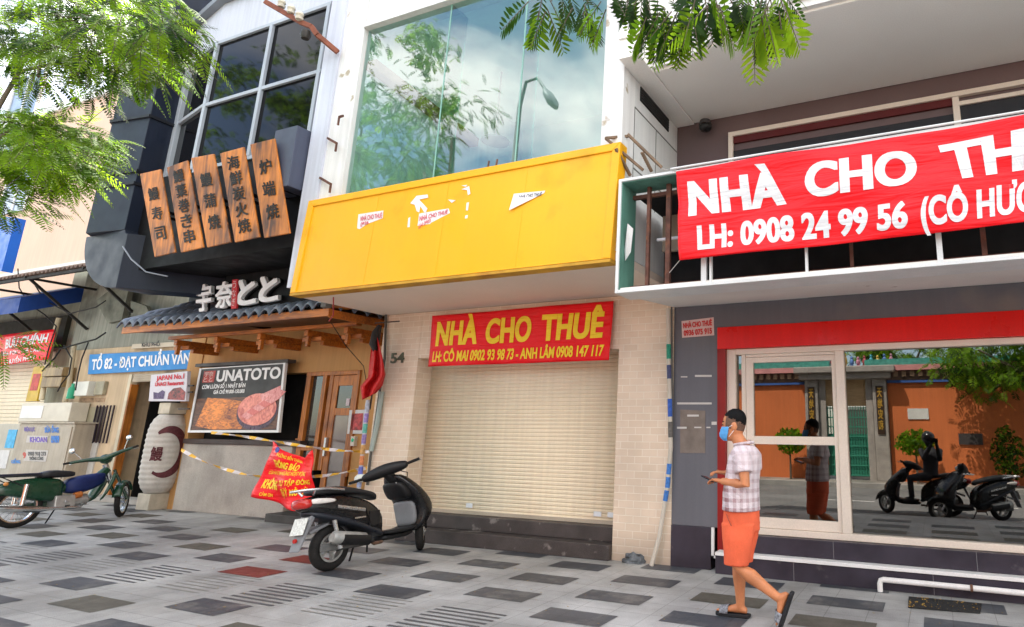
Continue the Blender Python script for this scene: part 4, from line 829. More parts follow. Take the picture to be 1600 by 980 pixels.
# ---------------------------------------------------------- barrier tape and closure banner
TP = bpy.data.materials.new('tape'); TP.use_nodes = True; t_ = TP.node_tree; b_ = t_.nodes['Principled BSDF']; b_.inputs['Roughness'].default_value = .4
tcn = N(t_,'ShaderNodeTexCoord'); wv = N(t_,'ShaderNodeTexWave'); wv.inputs['Scale'].default_value = .9; rp = N(t_,'ShaderNodeValToRGB'); rp.color_ramp.interpolation = 'CONSTANT'; rp.color_ramp.elements[0].color = (.72,.66,.66,1); rp.color_ramp.elements[1].color = (.85,.48,.03,1); rp.color_ramp.elements[1].position = .5
t_.links.new(tcn.outputs['Object'], wv.inputs[0]); t_.links.new(wv.outputs[0], rp.inputs[0]); t_.links.new(rp.outputs[0], b_.inputs['Base Color'])
def tape(label, pts, Y):
    P_ = [PY(*p,Y) for p in pts]; n = 40; mb = MB(); vs = []
    def at(t):
        k = min(len(P_)-2,int(t*(len(P_)-1))); f = t*(len(P_)-1)-k
        p0 = P_[max(0,k-1)]; p1 = P_[k]; p2 = P_[k+1]; p3 = P_[min(len(P_)-1,k+2)]
        return .5*((2*p1)+(p2-p0)*f+(2*p0-5*p1+4*p2-p3)*f*f+(3*p1-p0-3*p2+p3)*f**3)
    def g_(s, v):
        p = at(s); a = s*26; return p+Vector((0,.025*math.sin(a)*(v-.5)*2,.025*math.cos(a*.5)**2*(v-.5)+.022*(v-.5)))
    mb.grid(g_,n,1); tag(mb.build('barrier_tape', TP, solid=.002), label, 'tape')
tape('yellow and white barrier tape sagging low from the paper lantern across the door', [(283,703),(320,722),(365,737),(400,744),(440,746),(500,744),(540,738),(580,730)], 6.9)
tape('yellow and white barrier tape running high under the poster to the sticker post', [(330,676),(380,682),(430,690),(480,698),(530,704),(578,706)], 6.95)
YC = 6.45
cbq = [PY(396,776,YC),PY(490,800,YC),PY(492,704,YC),PY(427,690,YC)]
cb = thing('closure_banner', 'crumpled red banner with yellow lettering hanging from the barrier tape beside the scooter', 'banner', (cbq[0]+cbq[1])/2)
def wfc(p): return Vector((0,.035*math.sin(p.x*9+p.z*5)+.02*math.sin(p.x*4-p.z*14),0))
def sagq(s, t):
    top = [(427,689),(442,702),(458,710),(474,716),(492,703)]; k = min(3,int(s*4)); f = s*4-k
    u = top[k][0]*(1-f)+top[k+1][0]*f; v = top[k][1]*(1-f)+top[k+1][1]*f
    bot = [(396,776),(420,782),(440,791),(462,798),(490,801)]; ub = bot[k][0]*(1-f)+bot[k+1][0]*f; vb = bot[k][1]*(1-f)+bot[k+1][1]*f
    p = PY(ub*(1-t)+u*t, vb*(1-t)+v*t, YC); return p+wfc(p)
mb = MB(); mb.grid(sagq,30,22); mb.build('cloth', BRED, cb, smooth=80, solid=.004)
def cq(bl,brr,tr,tl): return qpx(YC,bl,brr,tr,tl)
letters('lettering', [('PHƯỜNG BẾN THÀNH', cq((438,712),(468,725),(469,721),(440,707)),.02),('THÔNG BÁO', cq((431,729),(462,737),(466,728),(432,718)),.05),('CỬA HÀNG TẠM NGỪNG HOẠT ĐỘNG', cq((416,741),(476,744),(477,738),(418,736)),.02),('KHÔNG', cq((411,762),(434,766),(436,752),(413,749)),.05),('TỤ TẬP ĐÔNG', cq((439,759),(484,757),(485,750),(440,751)),.03),('TỰ Ý', cq((441,775),(452,776),(453,765),(442,764)),.05),('MỞ CỬA', cq((455,775),(480,773),(481,764),(456,765)),.05),('CẢM ƠN', cq((410,774),(424,777),(425,772),(411,769)),.02)], BGOLD, cb, off=(0,-.012,0), warp=wfc, cuts=10)
mb = MB(); c_ = PY(433,703,YC-.05); mb.lathe([(0,-.004),(.04,-.004),(.045,.004),(0,.004)],16,c_,'y'); mb.build('round_emblem', mat('emblem_blue', (.08,.09,.35), .5, .4, 12), cb)
# ---------------------------------------------------------- paper lantern
Yj = 7.35
LANW = mat('lantern_paper', (.50,.465,.42), .75, .08, 2, .05, 40, streak=.1)
pj0, pj1 = PY(245,770,Yj), PY(268,648,Yj)
cx_ = (pj0.x+pj1.x)/2; zj0, zj1 = pj0.z, pj1.z
lan = thing('paper_lantern', 'tall white paper lantern with a maroon brush ring and character beside the dark doorway', 'lantern', (cx_,Yj,0))
hj = zj1-zj0; Rj = .31
prof = []
for i in range(61):
    t = i/60; r = Rj*(1-abs(2*t-1)**5*.42)*(1+.022*math.cos(t*2*math.pi*15)); prof.append((r, zj0+hj*t))
mb = MB(); mb.lathe([(0,zj0)]+prof+[(0,zj1)],40,(cx_,Yj,0)); mb.build('shade', LANW, lan, smooth=60)
mb = MB(); mb.box(cx_-.22,cx_+.16,Yj-.18,Yj+.18,.0,zj0-.005); mb.build('base', mat('lantern_base', (.45,.40,.32), .7, .2, 5), lan, bev=.01)
mb = MB(); mb.box(cx_-.15,cx_+.20,Yj-.16,Yj+.16,zj1+.01,zj1+.22); mb.build('top_box', mat('lantern_top', (.50,.44,.34), .7, .2, 5), lan, bev=.01)
def jr(t): return Rj*(1-abs(2*t-1)**5*.42)*1.03
vdir = math.atan2(-Yj, -cx_)
def jp(a, z):
    a = a*1.1
    t = (z-zj0)/hj; return Vector((cx_+jr(t)*math.cos(vdir+a), Yj+jr(t)*math.sin(vdir+a), z))
mb = MB(); zc = zj0+hj*.52
def sw_(s, v):
    th = R_(125-245*s); wd = .03+.075*math.sin(math.pi*min(1,s*1.05))**.8; rr = .36+(v-.5)*wd*1.6
    return jp(rr*math.cos(th)/.42*.95+.05, zc+rr*math.sin(th)*1.15)
mb.grid(sw_,40,4); mb.build('brush_ring', mat('maroon_ink', (.10,.025,.03), .7, .3, 20), lan)
g_, fs_ = text_geo('鰻',.03); mb = MB(); mb.add([jp(-.60+.55*x, zc-.16+.26*y) for x,y,_ in g_], fs_); mb.build('brush_character', mat('maroon_ink', (.10,.025,.03), .7), lan)
# side sign "JAPAN No.1"
YJ = 7.15
jq = qpx(YJ,(232,627),(290,627),(293,580),(236,586))
js = thing('hanging_sign', 'small white sign JAPAN No.1 UNAGI Restaurant over the paper lantern', 'sign', (jq[0]+jq[1])/2)
mb = MB(); mb.prism(jq,(0,.06,0)); mb.build('board', mat('sign_pale', (.60,.57,.60), .5, .06), js, bev=.004)
letters('print', [('JAPAN No.1', [bil(jq,.17,.76),bil(jq,.93,.76),bil(jq,.93,.93),bil(jq,.17,.93)],.04),('UNAGI Restaurant', [bil(jq,.15,.55),bil(jq,.93,.55),bil(jq,.93,.69),bil(jq,.15,.69)],.04)], mat('print_red', (.60,.04,.06), .6), js)
mb = MB(); mb.add([bil(jq,s,t)+Vector((0,-.005,0)) for s,t in ((.52,.06),(.97,.03),(.99,.30),(.85,.47),(.66,.44),(.54,.28))],[tuple(range(6))]); mb.build('eel_bowl_print', woodmat('bowl_print_small', (.03,.008,.008), (.45,.06,.05), (6,6,6)), js)
mb = MB(); mb.add([bil(jq,s,t)+Vector((0,-.005,0)) for s,t in ((.14,.08),(.42,.08),(.44,.34),(.36,.40),(.26,.30),(.12,.34))],[tuple(range(6))]); mb.build('ink_print', mat('ink_purple', (.10,.07,.14), .6, .5, 30), js)
mb = MB()
for v in (603,613,639): a = PY(292,v,YJ+.03); mb.box(a.x-.25,-12.9,YJ+.02,YJ+.05,a.z-.012,a.z+.012)
mb.build('bracket_rod', mat('rod_dark', (.05,.04,.035), .6), js)
# ---------------------------------------------------------- black exhaust duct
du = thing('exhaust_duct', 'big dark navy sheet metal duct bending in over the tiled canopy', 'duct', (-12.7,5.6,4.0))
d0, d1 = 5.15, 5.85; xa_, xb_ = -13.15, -12.02
mb = MB(); cuts_ = [4.62,5.35,5.45,6.55,6.65,8.2,10.5]
mb.hexa([(xa_,d0+.25,4.62),(xa_+.28,d0,4.62),(xb_,d0+.12,4.62),(xb_,d1,4.62),(xa_,d1,4.62)],[(xa_,d0+.25,10.5),(xa_+.28,d0,10.5),(xb_,d0+.12,10.5),(xb_,d1,10.5),(xa_,d1,10.5)]); mb.build('riser', NAVY, du, bev=.006)
for zz in (5.40,5.62,6.62):
    mb = MB(); e = .03; mb.hexa([(xa_-e,d0+.25-e,zz),(xa_+.28-e*.4,d0-e,zz),(xb_+e,d0+.12-e,zz),(xb_+e,d1,zz),(xa_-e,d1,zz)],[(xa_-e,d0+.25-e,zz+.05),(xa_+.28-e*.4,d0-e,zz+.05),(xb_+e,d0+.12-e,zz+.05),(xb_+e,d1,zz+.05),(xa_-e,d1,zz+.05)]); mb.build('flange', mat('flange_dark', (.012,.013,.018), .5), du)
mb = MB(); rg = []
for i in range(13):
    a = R_(90*i/12); r0, r1 = .10, 1.22
    cxx = xb_+.12; czz = 4.62
    xo, zo = cxx-r1*math.cos(a), czz-r1*math.sin(a)*.80; xi, zi = cxx-r0*math.cos(a), czz-r0*math.sin(a)*.80
    rg.append([Vector((xo,d0+.12,zo)),Vector((xi,d0+.12,zi)),Vector((xi,d1,zi)),Vector((xo,d1,zo))])
e0 = rg[-1]; rg.append([p+Vector((.9,1.3,.05)) for k,p in enumerate(e0)])
mb.rings(rg); mb.build('elbow', NAVY, du, bev=.006)
mb = MB(); mb.tube([PY(192,385,5.05),PY(205,405,5.05),PY(228,425,5.05),PY(262,432,5.2)],.010,8); mb.build('pipe', mat('pale_pipe', (.20,.22,.26), .4), du, smooth=60)
# ---------------------------------------------------------- insulator rack
ir = thing('insulator_rack', 'rusty iron arm with white porcelain insulators sticking out from the white pillar', 'rack', PY(528,80,5.3))
Yr = 5.15
mb = MB()
arm = [PY(415,3,Yr-.25),PY(470,35,Yr-.15),PY(487,42,Yr-.13),PY(496,55,Yr-.1),PY(528,82,Yr+.12)]
for a, b in zip(arm, arm[1:]): mb.bar(a, b, .05, .07)
mb.build('iron_arm', mat('rust_red', (.22,.075,.045), .8, .3, 9), ir, bev=.005)
for (u,v) in ((440,7),(455,16),(468,26)):
    c_ = PY(u,v,Yr-.2); mb = MB(); mb.lathe([(0,-.05),(.045,-.05),(.055,-.02),(.03,0),(.055,.025),(.045,.06),(0,.06)],14,c_); mb.build('insulator', mat('porcelain', (.62,.58,.48), .3, .1, 9), ir, smooth=40)
mb = MB(); mb.lathe([(0,-.09),(.05,-.09),(.07,-.03),(.06,.03),(0,.05)],14,PY(478,52,Yr-.15)); mb.build('lamp_holder', mat('holder_dark', (.03,.025,.02), .5), ir, smooth=40)
for (a,b) in (((536,181),(530,183)),((512,216),(526,224)),((500,278),(517,288))):
    mb = MB(); p0, p1 = PY(*a,5.30), PY(*b,5.22); mb.bar(p0,p1,.025,.03); mb.bar(p1,p1+Vector((0,0,-.12)),.02,.02); tag(mb.build('iron_peg', RUST), 'short bent rusty iron peg left in the peeling white pillar', 'peg', 'iron pegs in the white pillar')
# ================================================================== beige doorway house
Yh = 7.85
BEI = mat('beige_wall', (.56,.42,.27), .85, .12, 1, .06, 100, bump=.2, streak=.14, dirt=(.22,.18,.14), dscale=1.3, dpos=(.58,.78))
GRW = mat('grey_old_wall', (.30,.30,.25), .85, .15, 1, .06, 100, bump=.2, streak=.25, dirt=(.10,.10,.08), dscale=1.1, dpos=(.52,.72))
ho = thing('doorway_house', 'narrow old house with a dark open doorway and beige walls left of the restaurant', 'house', (-16,Yh,0))
def hx(u,v): return PY(u,v,Yh).x
dxl, dxr = hx(195,640), -14.3
mb = MB(); mb.box(-18.9,dxl-.05,Yh,8.3,0,3.25); mb.box(dxl-.05,-13.76,Yh+.002,8.3,2.62,3.25); mb.box(dxr,-13.76,Yh+.001,8.3,0,2.62); mb.build('wall', BEI, ho)
mb = MB(); mb.box(-19.2,-13.76,Yh+.05,8.3,3.253,6.2); mb.build('upper_wall', GRW, ho)
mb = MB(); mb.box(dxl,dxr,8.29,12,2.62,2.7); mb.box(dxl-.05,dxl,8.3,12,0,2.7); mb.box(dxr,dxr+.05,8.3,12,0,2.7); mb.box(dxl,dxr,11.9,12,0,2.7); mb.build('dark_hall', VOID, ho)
mb = MB(); mb.box(dxl-.048,dxl+.06,Yh-.03,Yh+.1,0,2.618); mb.build('door_jamb', mat('jamb_cream', (.58,.50,.36), .6, .15, 3), ho, bev=.005)
mb = MB(); mb.box(dxl+.15,dxr,Yh-.04,Yh+.06,2.45,2.615)
for k in range(3): mb.box(dxl+.15,dxr,Yh-.05,Yh-.04,2.47+k*.05,2.50+k*.05)
mb.build('shutter_box', mat('box_beige', (.40,.33,.24), .6, .15, 3), ho, bev=.005)
mb = MB(); mb.box(dxl+.061,dxl+.10,Yh-.02,Yh+.12,.1,2.4); mb.build('shutter_guide', WOOD, ho)
mb = MB(); mb.box(dxl-.2,dxr+.4,Yh-.3,Yh,.003,.10); mb.build('door_step', mat('pale_step', (.36,.33,.29), .8, .15, 3), ho, bev=.01)
mb = MB(); mb.ell((dxl+1.2,9.6,.45),(.3,.3,.4)); mb.build('stool', mat('red_stool', (.20,.03,.015), .5), ho)
# barred window
wq = rectpx(Yh,129,636,160,690)
mb = MB(); mb.box(wq[0],wq[1],Yh-.012,Yh-.002,wq[2],wq[3]); wn = mb.build('window', mat('window_brown', (.10,.08,.06), .5, .4, 3), ho)
mb = MB(); mb.box(wq[0],wq[0]+.45,Yh-.02,Yh-.013,wq[2],wq[3]); mb.build('half_shutter', mat('shutter_drab', (.30,.27,.18), .6, .2, 3), wn)
mb = MB()
for k in range(6): xx = wq[0]+.5+k*.13; mb.box(xx,xx+.02,Yh-.05,Yh-.025,wq[2]-.03,wq[3]+.03)
mb.build('bars', mat('bar_black', (.03,.02,.03), .5), wn)
mb = MB(); q_ = rectpx(Yh,122,691,150,745); mb.box(q_[0],q_[1],Yh-.03,Yh-.002,q_[2],q_[3]); mb.build('board', mat('board_pale', (.52,.50,.46), .7, .15, 2, streak=.2), ho)
q_ = rectpx(Yh,128,597,168,619); mt_ = thing('meter_box', 'white electric meter box on the beige wall below the blue sign', 'meter box', (q_[0],Yh,q_[2]))
mb = MB(); mb.box(q_[0],q_[0]+(q_[1]-q_[0])*.62,Yh-.18,Yh-.002,q_[2],q_[3]); mb.build('box', mat('box_white', (.66,.65,.58), .5, .1, 4), mt_, bev=.01)
mb = MB(); mb.box(q_[0]+(q_[1]-q_[0])*.66,q_[1],Yh-.08,Yh-.002,q_[2]+.02,q_[3]); mb.build('side_box', mat('box_olive', (.34,.31,.22), .6, .2, 6), mt_, bev=.01)
mb = MB(); mb.box(q_[0],q_[1],Yh-.006,Yh-.001,q_[2]-.14,q_[2]-.04); mb.build('rust_stain', mat('stain_brown', (.30,.20,.12), .8, .5, 9), mt_)
# blue sign
Yb = 7.78
bq = qpx(Yb,(137,585),(302,576),(302,546),(140,554))
bs = thing('street_sign', 'blue sign TỔ 82 ĐẠT CHUẨN VĂN HÓA over the dark doorway', 'sign', (bq[0]+bq[1])/2)
ext_ = (bq[1]-bq[0])*.16; bq[1] = bq[1]+ext_*.6; bq[2] = bq[2]+(bq[2]-bq[3])*.096
mb = MB(); mb.prism(bq,(0,.03,0)); mb.build('board', mat('sign_blue', (.02,.22,.55), .5, .08, 2), bs, bev=.004)
letters('lettering', [('TỔ 82 - ĐẠT CHUẨN VĂN HÓA', qpx(Yb,(143,578),(336,565),(336,549),(145,562)),.035)], mat('sign_white', (.8,.79,.8), .5), bs)
mb = MB(); mb.prism(qpx(Yb,(205,545),(300,540),(300,533),(207,538)),(0,.02,0)); q2 = qpx(Yb-.005,(222,542),(250,541),(250,535),(222,536)); o_ = mb.build('upper_strip', mat('strip_cream', (.55,.47,.36), .7), bs)
letters('small_lettering', [('KHU PHỐ', q2, .02)], mat('text_black', (.03,.03,.04), .6), bs)
# tin awning with struts
TIN = mat('tin_rust', (.16,.11,.09), .7, .35, 4, .2, 60, dirt=(.07,.06,.06), dscale=3)
aw = thing('tin_awning', 'rusty corrugated tin awning on black struts over the old house wall', 'awning', PY(90,440,7.9))
def awf(s, t):
    xx = -21.2+(6.4)*s; return Vector((xx, 6.6+1.3*t, 4.78+.5*t+.03*math.sin(xx*38)))
mb = MB(); mb.grid(awf,300,4); mb.build('sheet', TIN, aw, smooth=60, solid=.01)
mb = MB()
for xx in (-20.9,-18.6,-16.3): mb.bar((xx,6.6,4.72),(xx,7.88,4.72),.05,.05); mb.bar((xx,6.7,4.70),(xx,7.88,3.75),.05,.05)
mb.bar((-21.2,6.65,4.70),(-14.8,6.65,4.70),.05,.06); mb.build('strut', mat('strut_black', (.02,.018,.016), .7), aw)
mb = MB(); mb.box(-15.6,-13.77,7.2,7.84,3.35,3.9); 
# clutter behind duct: dark cloth-like tin pieces
mb = MB()
mb.prism([PY(150,470,7.6),PY(168,505,7.6),PY(190,500,7.6),PY(200,455,7.6),PY(178,448,7.6)],(0,.1,0)); mb.prism([PY(204,470,7.6),PY(228,478,7.6),PY(240,505,7.6),PY(205,508,7.6)],(0,.08,0)); tag(mb.build('wall_clutter', mat('clutter_grey', (.14,.14,.11), .8, .5, 3)), 'grey green tin scraps fixed to the wall under the black duct elbow', 'scrap')
# cables on the old wall
CAB = mat('cable_black', (.02,.02,.02), .6)
def cab(label, pts, Y, r=.014):
    mb = MB(); P_ = [PY(*p,Y) for p in pts]; mb.tube(P_, r, 6); tag(mb.build('cable', CAB, smooth=60), label, 'cable')
cab('black cable looping down the old wall from the tin awning to the pipes', [(28,420),(30,450),(45,475),(70,492),(88,510),(76,545),(70,570)], 7.5)
cab('bundle of black cables crossing the old wall at the level of the blue sign', [(66,580),(85,560),(95,545),(120,538),(150,530),(165,520)], 7.6, .018)
cab('thin black cable hanging down beside the green bottle', [(138,535),(128,560),(122,585),(118,610)], 7.6)
cab('black cable drooping from the awning strut over the old wall', [(45,430),(70,470),(110,490),(150,480),(165,470)], 7.4)
cab('black cable dropping along the old wall past the small wooden boxes', [(100,540),(112,560),(108,585),(96,600),(90,612)], 7.6)
pv = MB(); pv.tube([PY(92,497,7.7),PY(80,540,7.7),PY(65,625,7.7)],.05,10); tag(pv.build('drain_pipe', mat('pipe_cream', (.55,.48,.33), .6, .15, 3), smooth=60), 'cream downpipe beside the far left shutter above the electric cabinet', 'pipe')
pv = MB(); pv.tube([PY(116,540,7.75),PY(108,600,7.75),PY(102,628,7.75)],.045,10); tag(pv.build('drain_pipe', mat('pipe_tan', (.45,.38,.26), .6, .2, 3), smooth=60), 'tan downpipe right of the small wooden boxes on the old wall', 'pipe')
mb = MB(); q_ = rectpx(7.7,73,575,104,605); mb.box(q_[0],q_[1],7.6,7.84,(q_[2]+q_[3])/2+.02,q_[3]); mb.box(q_[0],q_[1],7.62,7.84,q_[2],(q_[2]+q_[3])/2); tag(mb.build('fuse_box', woodmat('box_wood', (.16,.10,.045), (.36,.25,.11)), bev=.01), 'pair of small brown wooden fuse boxes on the old wall', 'box')
mb = MB(); c_ = PY(112,612,7.65); mb.lathe([(0,-.16),(.07,-.16),(.07,.06),(.03,.12),(.03,.18),(0,.18)],12,c_); tag(mb.build('bottle', mat('bottle_green', (.03,.30,.16), .3), smooth=40), 'green plastic bottle hung on the wall beside the tan pipe', 'bottle')
mb = MB(); q_ = rectpx(7.72,48,573,65,627); mb.box(q_[0],q_[1],7.70,7.76,q_[2],q_[3]); vs_ = tag(mb.build('vertical_sign', mat('sign_amber', (.55,.36,.04), .5, .2, 3), bev=.004), 'narrow upright amber and red sign beside the far left shutter', 'sign')
mb = MB(); mb.box(q_[0]+.08,q_[1]-.08,7.695,7.70,q_[2]+.25,q_[2]+.65); mb.build('red_field', mat('field_red', (.45,.04,.03), .5, .4, 9), vs_)
# ---------------------------------------------------------- electric cabinet
ec = thing('electric_cabinet', 'grey beige electric cabinet covered in stickers behind the green moped', 'cabinet', (-19,7.6,0))
YE = 7.45
q_ = rectpx(YE,22,662,108,745); ex0, ex1, ez1 = q_[0], q_[1], q_[3]
EB = mat('cabinet_beige', (.42,.36,.28), .55, .1, 2, .05, 60, streak=.15)
mb = MB(); mb.box(ex0,ex1,YE,7.83,.0,ez1); mb.build('body', EB, ec, bev=.015)
mb = MB(); mb.box(ex0+.04,ex1-.05,YE-.02,YE-.001,.12,ez1-.06); dr = mb.build('door', EB, ec, bev=.006)
mb = MB(); mb.box(ex0-.03,ex1+.03,YE-.03,7.84,ez1+.001,ez1+.04); mb.build('lid', EB, ec, bev=.006)
for j, (u0,v0,u1,v1,c) in enumerate(((8,664,24,684,(.04,.35,.62)),(2,690,20,712,(.60,.58,.56)),)):
    pass
ST = [((38,668),(55,674),(.16,.12,.36),'ĐIỆN LỰC'),((70,668),(92,676),(.05,.20,.58),'SỬA ỐNG'),((47,683),(74,691),(.17,.10,.42),'KHOAN'),((80,681),(93,692),(.05,.24,.58),'0909'),((18,719),(32,724),(.06,.24,.60),'GIẾNG'),((44,706),(72,712),(.10,.10,.10),'0903 918 273'),((36,707),(41,716),(.50,.08,.06),'9'),((46,714),(68,719),(.10,.10,.10),'THÔNG CỐNG')]
for (a, b, c, tx) in ST: letters('sticker', [(tx, qpx(YE-.025,(a[0],b[1]),(b[0],b[1]),(b[0],a[1]),(a[0],a[1])), .05)], mat('sticker_ink_%d'%int(c[2]*100+c[0]*1000), c, .6), dr, off=(0,-.004,0))
mb = MB(); q_ = rectpx(YE,44,681,77,692); mb.box(q_[0],q_[1],YE-.026,YE-.022,q_[2],q_[3]); q_ = rectpx(YE,41,703,76,721); mb.box(q_[0],q_[1],YE-.026,YE-.022,q_[2],q_[3]); mb.build('sticker_paper', mat('sticker_pale', (.50,.46,.42), .6), dr)
mb = MB(); q_ = rectpx(7.6,40,630,118,660); mb.box(q_[0],q_[1],7.5,7.82,ez1+.045,q_[3]); wb_ = tag(mb.build('junction_box', mat('box_cream', (.60,.55,.45), .55, .08, 3), bev=.012), 'cream metal junction box standing on the electric cabinet', 'box')
mb = MB(); xm = (q_[0]+q_[1])/2; mb.box(q_[0]+.08,xm-.05,7.488,7.498,ez1+.12,q_[3]-.06); mb.build('white_notice', mat('notice_white', (.72,.71,.68), .6), wb_)
sc2 = thing('electric_cabinet', 'narrow pale cabinet with a blue sticker at the far left edge behind the moped', 'cabinet', (-21,7.5,0))
q_ = rectpx(YE,-30,662,18,745); mb = MB(); mb.box(ex0-1.4,ex0-.06,YE+.02,7.83,0,ez1-.01); mb.build('body', mat('cabinet_pale', (.46,.42,.34), .55, .12, 2, streak=.1), sc2, bev=.015)
mb = MB(); q_ = rectpx(YE,9,664,24,684); mb.box(ex0-.48,ex0-.10,YE+.008,YE+.018,ez1-.55,ez1-.14); mb.build('blue_sticker', mat('sticker_sky', (.05,.36,.62), .5, .2, 9), sc2)
mb = MB(); mb.box(ex0-.62,ex0-.2,YE+.008,YE+.018,ez1-1.0,ez1-.6); mb.build('white_sticker', mat('sticker_white', (.62,.60,.58), .6, .1, 9), sc2)
# ================================================================== far left shop
Yf = 8.1
fs = thing('corner_shop', 'far left shop with a cream roller shutter under a blue awning', 'shop', (-22,Yf,0))
mb = MB(); n = 34
for i in range(n):
    z = .1+i*.095; mb.hexa([(-30,Yf+.02,z),(-20.3,Yf+.02,z),(-20.3,Yf+.06,z),(-30,Yf+.06,z)],[(-30,Yf+.0,z+.085),(-20.3,Yf+.0,z+.085),(-20.3,Yf+.06,z+.085),(-30,Yf+.06,z+.085)])
mb.build('roller_shutter', SHUT, fs)
mb = MB(); mb.box(-30,-20.3,Yf+.07,9.5,0,5); mb.box(-20.3,-19.2,Yf,9.5,0,5.5); mb.build('wall', mat('corner_wall', (.38,.36,.27), .85, .15, 1, streak=.2), fs)
mb = MB(); mb.box(-30,-19.9,Yf-.10,Yf-.005,3.4,4.2); mb.build('dark_band', mat('band_dark', (.04,.04,.03), .7), fs)
mb = MB(); rg = []
for xx in (-30,-19.35): rg.append([Vector((xx,6.9,4.02)),Vector((xx,6.9,4.38)),Vector((xx,Yf,4.95)),Vector((xx,Yf,4.55))])
mb.rings(rg); ba = tag(mb.build('awning', mat('awning_blue', (.012,.05,.24), .6, .1, 2, streak=.1)), 'dark blue fabric awning over the far left shutter', 'awning')
mb = MB(); mb.prism([PY(-20,420,7.0),PY(2,424,7.0),PY(24,340,7.0),PY(0,338,7.0),PY(-20,338,7.0)],(0,.2,0)); tag(mb.build('shop_sign', mat('sign_royal', (.02,.13,.55), .4, .08, 2)), 'bright blue sign panel at the far left edge above the awning', 'sign')
Yq = 7.6
rq_ = qpx(Yq,(-60,579),(75,562),(85,514),(-60,532))
rb = thing('banner', 'red banner with white lettering over the far left cream shutter', 'banner', (rq_[0]+rq_[1])/2)
def wfr(p): return Vector((0,.03*math.sin(p.x*2.1+p.z*3),0))
mb = MB(); mb.grid(lambda s,t: (lambda p: p+wfr(p))(bil(rq_,s,t)),30,8); mb.build('cloth', BRED, rb, smooth=80, solid=.004)
letters('lettering', [('BƯU CHÍNH', qpx(Yq,(8,545),(72,535),(75,521),(11,531)),.03),('HÓA ĐƠN - THẺ CÀO', qpx(Yq,(0,557),(64,549),(65,543),(1,551)),.02),('CHUYỂN PHÁT', qpx(Yq,(4,570),(58,562),(59,556),(5,563)),.02)], BWHITE, rb, off=(0,-.01,0), warp=wfr, cuts=10)
# pink apartment block behind
pb = thing('apartment_block', 'tall pale pink building rising behind the old house at the left', 'building', (-26,11,0))
PINKW = mat('pale_pink_wall', (.72,.50,.38), .85, .06, .5, .05, 80, streak=.08)
mb = MB(); mb.box(-44,-15,10.5,20,0,13.5); mb.build('wall', PINKW, pb)
mb = MB(); q_ = rectpx(10.4,-60,110,50,185); mb.box(-44,-15.2,10.40,10.498,6.75,6.85); mb.box(-44,-15.2,10.40,10.498,13.2,13.5); mb.build('ledge', TRIMW, pb)
for (u0,v0,u1,v1) in ((20,120,60,190),(10,270,45,330),(0,180,28,240)):
    q_ = rectpx(10.45,u0,v0,u1,v1); mb = MB(); mb.box(q_[0],q_[1],10.44,10.498,q_[2],q_[3]); w0 = mb.build('window', mat('window_blue', (.14,.20,.30), .15, .3, 2, spec=.7), pb)
    mb = MB(); mb.box(q_[0]-.12,q_[0],10.40,10.49,q_[2],q_[3]); mb.box(q_[1],q_[1]+.12,10.40,10.49,q_[2],q_[3]); mb.box((q_[0]+q_[1])/2-.05,(q_[0]+q_[1])/2+.05,10.41,10.439,q_[2],q_[3]); mb.build('frame', TRIMW, w0)
# ================================================================== two-wheelers
PBLK = mat('black_paint', (.006,.006,.007), .25, .1, 4, .05, 60, spec=.5, dirt=(.035,.034,.032), dscale=3, dpos=(.62,.95))
PLAS_B = mat('black_plastic', (.010,.010,.011), .5, .1, 8, .1, 90)
RUB = mat('tyre_rubber', (.014,.013,.012), .85, .15, 20, .2, 90)
GREYP = mat('grey_plastic_panel', (.20,.205,.215), .45, .08, 5)
SILV = mat('silver_metal', (.55,.55,.55), .3, .1, 9, metal=.9)
DUSTY = mat('dusty_alloy', (.36,.36,.34), .5, .2, 12, metal=.4)
LENS_R = mat('lens_red', (.45,.02,.015), .15, .1, 20, coat=.5); LENS_W = mat('lens_clear', (.70,.66,.62), .12, .08, 20, coat=.5)
PLATE = mat('plate_white', (.62,.64,.60), .45, .25, 45)
def wheel(root, x, r, w_, name='wheel', spokes=5, steer=0.0, y=0, wire=False, rimm=None, rr=.62):
    C = Vector((x,y,r)); rm = Matrix.Rotation(steer,4,'Z')
    def place(mb):
        mb.v = [tuple(C+rm @ Vector(p)) for p in mb.v]; return mb
    mb = MB(); pr = []
    for k in range(13):
        a = 2*math.pi*k/12; pr.append((r-w_*.5+w_*.5*math.cos(a), w_*.5*math.sin(a)))
    mb.lathe(pr, 40, (0,0,0), 'y'); wh = place(mb).build(name, RUB, root, smooth=50, local=True)
    mb = MB(); ri = r-w_*.92
    mb.lathe([(ri+.012,-w_*.36),(ri+.012,w_*.36),(ri-.012,w_*.34),(ri-.016,0),(ri-.012,-w_*.34),(ri+.012,-w_*.36)], 40, (0,0,0), 'y')
    if wire:
        for k in range(28):
            a = 2*math.pi*k/28; b = a+(.35 if k % 2 else -.35); s = .02 if k % 2 else -.02
            mb.tube([(.03*math.cos(b),s,.03*math.sin(b)),((ri-.01)*math.cos(a),0,(ri-.01)*math.sin(a))],.0025,4)
    else:
        for k in range(spokes):
            a = 2*math.pi*k/spokes; mb.bar((.02*math.cos(a),0,.02*math.sin(a)),((ri-.01)*math.cos(a),0,(ri-.01)*math.sin(a)),.03,.035,up=(0,1,0))
    mb.lathe([(0,-.05),(.055,-.05),(.055,.05),(0,.05)],20,(0,0,0),'y')
    place(mb).build('rim', rimm or DUSTY, wh, smooth=35, local=False if False else True)
    return wh
